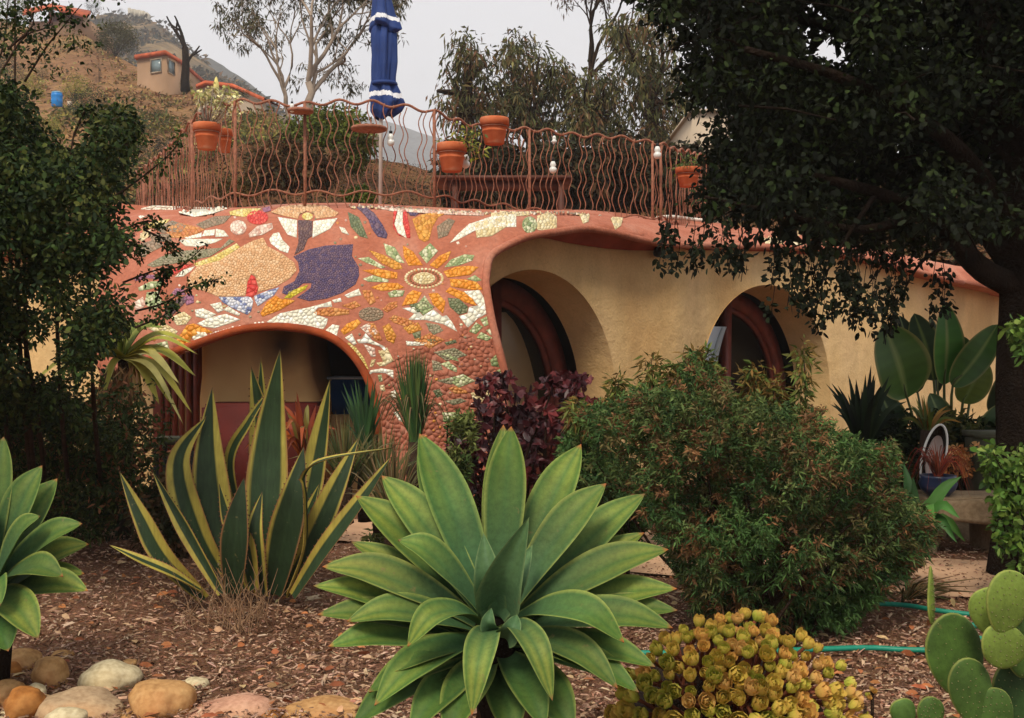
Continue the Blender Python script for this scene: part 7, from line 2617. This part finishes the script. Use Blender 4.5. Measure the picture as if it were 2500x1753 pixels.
GR = [lin(60, 92, 48), lin(76, 104, 52), lin(50, 78, 42), lin(96, 112, 58)]
BR = [lin(116, 96, 60), lin(92, 84, 50), lin(134, 108, 74), lin(76, 84, 44)]
tuft('grass_tree', 'spiky upright dark green tuft in front of the mosaic pillar', 1012, 1090, 7.2, 150, .62, .016, .20, GR, tr=.45, droop=.1)
tuft('grass_tuft', 'brownish arching leaves hanging around the spiky tuft by the pillar', 1012, 1085, 7.25, 70, .5, .012, .55, BR, droop=.9, tr=.4)
tuft('grass_tuft', 'dark green narrow-leaved tuft in front of the blue chest', 893, 1120, 7.0, 60, .50, .024, .22, [lin(48, 76, 44), lin(58, 88, 48)], tr=.4)
tuft('grass_tuft', 'loose olive grass clump between the two tufts by the pillar', 930, 1240, 6.9, 110, .55, .012, .45, [lin(108, 108, 60), lin(84, 92, 50), lin(136, 122, 76)], tr=.15)
tuft('grass_tuft', 'fine brown-green grass clump left of the large centre agave', 960, 1290, 6.5, 110, .55, .011, .5, BR, tr=.15)
tuft('grass_tuft', 'olive grass clump behind the right half of the variegated agave', 845, 1200, 6.8, 90, .5, .012, .5, [lin(96, 100, 54), lin(120, 108, 66), lin(74, 84, 46)], tr=.2)
tuft('red_aloe', 'orange-red arching aloe leaves in front of the red hearth', 745, 1130, 7.3, 22, .52, .045, .75, [lin(176, 84, 38), lin(150, 66, 36), lin(120, 104, 48), lin(186, 104, 50)], droop=.5, tr=.3, parts=True)
tuft('dead_grass', 'straw-coloured dry grass between the variegated agave and the large centre one', 800, 1320, 6.2, 50, .3, .010, .6, [lin(176, 150, 108), lin(150, 118, 80)], tr=.05)
YL = [lin(172, 170, 64), lin(196, 188, 84), lin(150, 156, 60), lin(208, 196, 116), lin(124, 138, 52)]
# yellow-green dracaena
dr_ = thing('yellow_dracaena', (W(300, 1000, 7.9)[0], 7.9, 0), 'yellow-green sword-leaved plant on a stem left of the fireplace nook', 'plant')
top = W(300, 872, 7.7)
for (tx, ty, w, cl) in ((470, 838, 26, 0), (485, 866, 18, 0), (480, 920, 34, 0), (470, 1010, 26, 1), (420, 990, 34, 0), (390, 990, 30, 1), (350, 990, 24, 0), (400, 800, 34, 4), (350, 790, 30, 4), (210, 880, 24, 1), (120, 930, 26, 3), (180, 910, 30, 0),
                        (130, 860, 26, 1), (200, 830, 24, 4), (250, 980, 20, 1), (300, 1000, 22, 0), (440, 940, 24, 3), (60, 950, 22, 1), (330, 780, 24, 4), (280, 780, 26, 4), (450, 1040, 16, 3), (170, 960, 22, 0), (230, 1000, 18, 3), (410, 900, 26, 1)):
    e = W(tx, ty, 7.6 + R.uniform(-.4, .25))
    m_ = (top + e) / 2 + np.array([0, 0, .05 + .12 * np.linalg.norm(e - top)])
    V, F, T, S_ = blade([top, m_, e], w * 1.25 / 2 / FPX * 7.6, np.array([0, -.5, 1]), lambda t_: (.6 + .4 * min(1, t_ * 4)) * (1 - t_ ** 2.6), 14, 4, .35, .003)
    c = np.array(YL[cl]); cc = np.tile(c, (len(V), 1)); cc[S_ > .8] = cc[S_ > .8] * .5 + np.array(lin(200, 188, 110)) * .5; cc[T > .94] = np.array(lin(120, 84, 52))
    mk('leaf', V, F, M_leaf, dr_, True, col=cc)
V, F = tube(bez([np.array([W(300, 1000, 7.9)[0], 7.9, 0]), W(312, 1150, 7.85), W(304, 1000, 7.8), top], 12), [.06 - .002 * i for i in range(13)], 9); mk('trunk', V, F, M_bark, dr_, True)
C = np.array([W(R.uniform(270, 330), R.uniform(890, 950), 7.65) for _ in range(30)])
V, F, cc = clumps(C, 10, .04, .16, .018, [lin(150, 110, 74), lin(120, 84, 56), lin(176, 140, 96)], hang=2.2); mk('dead_leaves', V, F, M_leafd, dr_, col=cc)

# ---- bird of paradise
sb = W(2320, 1200, 9.0)
stz = thing('bird_of_paradise', (sb[0], sb[1], 0), 'bird of paradise plant with broad upright paddle leaves beside the ochre wall', 'plant')
prof_p = lambda t: math.sin(math.pi * min(1, t ** .85) ) ** .62 if 0 < t < 1 else 0.0
M_pdl = mat_leaf('paddle_leaf', .45, .15, .35, .15, 5)
for (bx, by, tx, ty, w, D, c, nr, rx, ry) in ((2215, 972, 2158, 792, 128, 8.6, lin(72, 108, 42), (.15, -1, .1), 2290, 1200), (2305, 940, 2307, 738, 68, 8.7, lin(64, 122, 44), (.1, -1, .1), 2310, 1200), (2280, 930, 2232, 765, 70, 9.1, lin(60, 84, 56), (-.5, -1, .1), 2300, 1200),
                                          (2325, 945, 2436, 792, 66, 8.6, lin(66, 104, 40), (-.3, -1, .4), 2320, 1200), (2460, 1000, 2440, 828, 74, 8.9, lin(44, 68, 40), (.3, -1, .2), 2350, 1200), (2350, 985, 2395, 868, 70, 8.8, lin(104, 122, 50), (0, -1, .3), 2335, 1200),
                                          (2290, 960, 2270, 772, 46, 9.3, lin(36, 56, 34), (.6, -1, 0), 2305, 1200), (2240, 960, 2196, 770, 60, 9.4, lin(38, 58, 34), (.2, -1, 0), 2300, 1200), (2420, 1010, 2480, 880, 60, 9.2, lin(40, 62, 36), (0, -1, .2), 2340, 1200), (2190, 1080, 2150, 960, 70, 8.9, lin(44, 70, 38), (.3, -1, .2), 2290, 1220), (2400, 1090, 2450, 985, 70, 8.7, lin(50, 78, 40), (-.2, -1, .2), 2340, 1220), (2300, 1060, 2270, 960, 60, 8.8, lin(60, 88, 42), (.2, -1, .2), 2310, 1220), (2370, 960, 2350, 820, 50, 9.3, lin(66, 96, 44), (-.3, -1, 0), 2330, 1200)):
    P0, P2_ = W(bx, by, D), W(tx, ty, D - .1)
    mdl = (P0 + P2_) / 2 + np.array([0, -.05, .0])
    V, F, T, S_ = blade([P0, mdl, P2_], w * 1.15 / 2 / FPX * D, np.array(nr, float), prof_p, 22, 12, .28, .006, wave=.05)
    cc = np.tile(np.array(c), (len(V), 1)); cc *= (1 - .08 * np.sin(T * 90))[:, None]
    cc[S_ < .08] = np.array(lin(130, 150, 84)); cc[(S_ > .97)] = np.array(lin(140, 140, 80))
    lf = mk('leaf', V, F, M_pdl, stz, True, col=cc)
    V, F = tube(bez([W(rx, ry, 9.0), W((rx + bx) / 2, (ry + by) / 2 + 10, (9.0 + D) / 2), P0, (P0 * .6 + mdl * .4)], 10), [.018, .016, .015, .014, .013, .012, .011, .010, .009, .008, .006], 6)
    mk('stalk', V, F, mat_plain('leaf_stalk', lin(84, 96, 56), .5, .15, 10, 0) if False else M_stalk if 'M_stalk' in globals() else globals().setdefault('M_stalk', mat_plain('leaf_stalk', lin(84, 96, 56), .5, .15, 10, 0)), lf, True)
tuft('strap_plant', 'dark green strap-leaved clump left of the bird of paradise', 2105, 1110, 8.4, 46, .66, .06, .55, [lin(36, 54, 32), lin(46, 66, 38), lin(30, 44, 28)], parts=False, tr=.3)
tipshrub('under_shrub', 'dark leafy shrub under the bird of paradise leaves', [(2140, 1010), (2240, 1000), (2330, 1010), (2420, 1020), (2500, 1030), (2520, 1150), (2420, 1190), (2300, 1200), (2200, 1180), (2140, 1120)], (8.2, 8.9), 900, 12, .08, .03, [lin(44, 58, 32), lin(58, 70, 36), lin(36, 48, 28), lin(84, 84, 40)], G(2330, 1290), 20)
tuft('yellow_leafed_plant', 'yellow-green leafy plant with orange tips above the oval mirror', 2262, 1060, 8.0, 26, .28, .03, .8, [lin(130, 136, 56), lin(96, 112, 46), lin(176, 130, 60)], tr=.3)

# ---- bench and things on it
M_bstone = mat_rock('bench_stone', [lin(120, 104, 80), lin(144, 124, 98), lin(160, 140, 112), lin(104, 88, 66)], 4)
Db = 7.2
bench = thing('stone_bench', (W(2390, 1300, Db)[0], Db, 0), 'rough stone slab bench on a thick block leg at the right', 'bench')
def rough(c, s, name, mat, parent, seed=0, amp=.02, rz=0, sub=5):
    bm = bmesh.new(); bmesh.ops.create_cube(bm, size=1)
    bmesh.ops.bevel(bm, geom=bm.edges[:], offset=.05, segments=2, affect='EDGES')
    bmesh.ops.subdivide_edges(bm, edges=bm.edges[:], cuts=sub, use_grid_fill=True)
    V = []
    for v in bm.verts:
        x, y, z = v.co.x * s[0], v.co.y * s[1], v.co.z * s[2]
        q = Vector((x, y, z)) + amp * Vector((noise.noise(Vector((x * 5 + seed, y * 5, z * 5))), noise.noise(Vector((x * 5, y * 5 + seed, z * 5 + 7))), noise.noise(Vector((x * 4, y * 4, z * 4 + seed)))))
        V.append((c[0] + q.x * math.cos(rz) - q.y * math.sin(rz), c[1] + q.x * math.sin(rz) + q.y * math.cos(rz), c[2] + q.z))
    F = [tuple(v.index for v in f.verts) for f in bm.faces]; bm.free()
    return mk(name, V, F, mat, parent, True)


z1, z0 = W(2390, 1214, Db)[2], W(2390, 1276, Db)[2]
xa, xb = W(2270, 1240, Db)[0], W(2560, 1240, Db)[0]
rough(((xa + xb) / 2, Db + .2, (z0 + z1) / 2), (xb - xa, .5, z1 - z0), 'slab', M_bstone, bench, 1)
xl0, xl1 = W(2426, 1300, Db)[0], W(2500, 1300, Db)[0]
rough(((xl0 + xl1) / 2, Db + .2, z0 / 2 - .01), (xl1 - xl0, .4, z0 + .02), 'leg', M_bstone, bench, 4)
xl0, xl1 = W(2275, 1300, Db)[0], W(2310, 1300, Db)[0]
rough(((xl0 + xl1) / 2, Db + .3, z0 / 2 - .01), (xl1 - xl0, .3, z0 + .02), 'leg', M_bstone, bench, 9)
for i, (px, w, lab) in enumerate(((2350, 70, 'flat rubble stone under the bench, nearer its middle'), (2420, 60, 'flat rubble stone under the bench, next to its thick leg'))):
    k = 8.0 / FPX; c = W(px, 1305, 8.0)
    o = rough((0, 0, 0), (w * 1.5 * k, .3, .12), 'rubble_stone', M_bstone, None, 20 + i, .03)
    o.location = (c[0], 8.0, .06 + .0 * i); tag(o, lab, 'stone')
    o = None
# blue pot with red grass
c = W(2290, 1214, Db + .1)
bp = thing('blue_pot', (c[0], Db + .1, z1), 'dark blue glazed pot on the left end of the stone bench', 'plant pot')
H = W(2290, 1160, Db + .1)[2] - z1
V, F = lathe((c[0], Db + .1, z1), [(.07, 0), (.11, H * .3), (.125, H * .6), (.11, H * .88), (.118, H), (.1, H), (.095, H * .85)], 24)
mk('body', V, F, mat_plain('blue_glaze', lin(34, 48, 78), .3, .3, 9, .1, spec=.5), bp, True)
tuft('red_grass', 'red-brown spidery leaves spilling from the dark blue pot', 2290, 1163, Db + .1, 60, .30, .008, 1.1, [lin(150, 58, 40), lin(120, 50, 40), lin(176, 84, 52), lin(134, 76, 50)], droop=.9, up=.8)
# oval mirror
def oval(px, py, wpx, hpx, rot, D):
    k = D / FPX; C = W(px, py, D)
    m = thing('oval_mirror', C - np.array([0, 0, hpx * k / 2]), 'oval mirror with a white rim leaning behind the blue pot on the bench', 'mirror')
    def el(sc, dy, n=36):
        return [C + np.array([sc * (math.cos(a) * wpx / 2 * math.cos(rot) - math.sin(a) * hpx / 2 * math.sin(rot)) * k, dy, sc * (math.cos(a) * wpx / 2 * math.sin(rot) + math.sin(a) * hpx / 2 * math.cos(rot)) * k]) for a in [2 * math.pi * i / n for i in range(n)]]
    e = el(1, 0); V, F = tube(e + [e[0]], .008, 8, False); mk('rim', V, F, M_bulb, m, True)
    a, b2 = el(.96, .01), el(.96, .03)
    n = 36
    mk('backing', a + b2, [tuple(range(n)), tuple(range(2 * n - 1, n - 1, -1))] + [(i, (i + 1) % n, n + (i + 1) % n, n + i) for i in range(n)], M_barkd, m)
    a, b2 = el(.66, -.008), el(.66, .005)
    mk('mirror_face', a + b2, [tuple(range(n)), tuple(range(2 * n - 1, n - 1, -1))] + [(i, (i + 1) % n, n + (i + 1) % n, n + i) for i in range(n)], mat_plain('pinkish_face', lin(180, 164, 158), .35, .1, 4, 0), m)


oval(2280, 1115, 56, 160, -.22, 7.5)
# planter
c = W(2422, 1200, 8.0); zt_ = W(2422, 1060, 8.0)[2]
t = thing('grey_planter', (c[0], 8.0, 0), 'large dark grey-green square planter behind the stone bench', 'planter')
k = 8.0 / FPX
bm = bmesh.new(); bmesh.ops.create_cube(bm, size=1)
for v in bm.verts:
    s_ = 1.0 if v.co.z > 0 else .85
    v.co = Vector((v.co.x * 98 * k * s_, v.co.y * 98 * k * s_, (v.co.z + .5) * (zt_ - .02)))
bmesh.ops.bevel(bm, geom=bm.edges[:], offset=.012, segments=2, affect='EDGES')
V = np.array([tuple(v.co) for v in bm.verts]) + wloc(t); F = [tuple(v.index for v in f.verts) for f in bm.faces]; bm.free()
M_plt = mat_plain('weathered_planter', lin(84, 84, 66), .85, .3, 6, .4)
mk('body', V, F, M_plt, t, True)
V, F = box((c[0], 8.0, zt_), (106 * k, 106 * k, .04)); mk('rim', V, F, M_plt, t)
# orange flowers
C = np.array([W(R.gauss(2335, 26), R.gauss(1125, 18), 7.9 + R.gauss(0, .1)) for _ in range(26)])
V, F, cc = clumps(C, 22, .045, .035, .028, [lin(206, 144, 84), lin(190, 120, 62), lin(214, 168, 110)], hexa=True)
t = thing('orange_flowers', W(2335, 1200, 7.9), 'pale orange flower heads behind the stone bench', 'flowers')
mk('petals', V, F, M_leaf, t, col=cc)
st = [tube([W(2335 + R.gauss(0, 14), 1215, 7.9), p], .005, 4) for p in C[::2]]; V, F = join(st); mk('stem', V, F, M_bark, t)
# bright green blades right of the big shrub
tuft('iris_clump', 'bright green sword leaves fanning out between the feathery shrub and the bench', 2235, 1330, 6.1, 22, .52, .085, 1.0, [lin(62, 104, 48), lin(78, 122, 54), lin(50, 84, 42)], parts=True, droop=.5, up=.75, tr=.12)
# leafy plant at the right edge
for (poly, D_, n_, lab, rt_) in (([(2400, 1090), (2440, 1090), (2460, 1140), (2500, 1080), (2560, 1100), (2560, 1400), (2480, 1380), (2440, 1330), (2440, 1240), (2400, 1150)], 5.6, 230, 'fresh green small-leaved plant at the right edge in front of the bench', G(2520, 1500)),
                           ([(2460, 790), (2520, 770), (2560, 850), (2500, 870)], 5.6, 60, 'fresh green leafy sprig against the black trunk at the right edge', G(2560, 1500))):
    P2 = polysample(poly, n_); C = WA(P2[:, 0], P2[:, 1], D_ + .25 * rng.random(n_))
    V, F, cc = clumps(C, 8, .04, .045, .026, [lin(96, 128, 50), lin(76, 108, 44), lin(116, 142, 62)], hexa=True)
    t = thing('leafy_plant', rt_, lab, 'plant')
    mk('foliage', V, F, M_leaf, t, col=cc)
    st = [tube([rt_, rt_ * .4 + C[rng.integers(n_)] * .6, C[rng.integers(n_)]], [.01, .007, .003], 4, False) for _ in range(14)]
    V, F = join(st); mk('stem', V, F, M_bark, t)
# weedy strip by the path
st = []
t = thing('low_weed', G(2300, 1440), 'low dark spiky weed beside the tan path', 'weed')
Vs = []
for i in range(40):
    c = G(2215 + R.gauss(0, 14), 1470); e = c + np.array([R.gauss(.1, .16), R.gauss(0, .1), R.uniform(.02, .16)])
    Vs.append(tube([c, (c + e) / 2 + np.array([0, 0, .04]), e], [.006, .006, .001], 3, False))
V, F = join(Vs); mk('leaves', V, F, M_leafd, t, col=palette([lin(60, 66, 36), lin(110, 84, 56)], len(V)))
# ground plants in front of the house, behind the path
for i, (px, py0, py1, w, D, cols, lab) in enumerate((
        (1480, 1300, 1080, 260, 7.8, [lin(64, 82, 44), lin(88, 92, 50), lin(52, 68, 38)], 'green shrub at the house foot behind the feathery shrub'),
        (1180, 1330, 1190, 240, 7.4, [lin(84, 92, 48), lin(104, 96, 60), lin(62, 74, 40)], 'olive shrub below the burgundy shrub'),
        (1000, 1330, 1200, 200, 7.6, [lin(96, 92, 54), lin(74, 82, 44)], 'low olive shrub behind the left leaves of the centre agave'),
        (420, 1330, 1150, 200, 7.2, [lin(70, 66, 40), lin(100, 76, 50), lin(56, 60, 36)], 'brownish low shrub behind the left leaves of the variegated agave'),
        (2130, 1290, 1090, 200, 7.6, [lin(44, 58, 34), lin(60, 70, 38)], 'dark shrub between the feathery shrub and the bench'),
        (1330, 1300, 1210, 160, 7.0, [lin(104, 84, 60), lin(84, 84, 48)], 'low dry shrub below the first arched door'))):
    bush('garden_shrub', px, py0 + 60, py1, w, D, cols, lab, n=90, per=46, leafL=.06, hang=.1, seed=i + 3)
# dark stool / pots left of the nook
c = W(425, 1110, 8.2); k = 8.2 / FPX
t = thing('small_stool', (c[0], 8.2, 0), 'small dark stool with a pale cushion left of the nook', 'stool')
zs_ = W(425, 1075, 8.2)[2]
V, F = box((c[0], 8.2, zs_), (.24, .24, .05)); mk('cushion', V, F, M_plt, t)
for a, b2 in ((-.1, -.1), (.1, -.1), (-.1, .1), (.1, .1)):
    V, F = box((c[0] + a, 8.2 + b2, zs_ / 2 - .012), (.03, .03, zs_ - .025)); mk('leg', V, F, M_blackp, t)

# ================================================================== AIR
def haze_box():
    V, F = box((0, 2050, 495), (9000, 6100, 1010))
    V = np.array(V); V[:, 2] = np.where(V[:, 2] > 0, 300.0, -1.5)
    V[:, 1] = np.where(V[:, 1] < 0, -70, 4600)
    V[:, 0] = np.where(V[:, 0] < 0, -4100, 4100)
    m = bpy.data.materials.new('hazy_air'); m.use_nodes = True
    t = m.node_tree; t.nodes.clear()
    o = t.nodes.new('ShaderNodeOutputMaterial'); p = t.nodes.new('ShaderNodeVolumePrincipled')
    p.inputs['Color'].default_value = (.94, .96, 1, 1)
    p.inputs['Density'].default_value = 0.0007
    p.inputs['Anisotropy'].default_value = 0.0
    t.links.new(p.outputs[0], o.inputs['Volume'])
    tag(mk('haze', V, F, m), kind='stuff')

haze_box()

for o in list(bpy.data.objects):
    if o.parent and o.name.split('.')[0] in ('stem', 'stems', 'petals', 'dead_leaves', 'seed_heads', 'twigs'):
        o['kind'] = 'stuff'
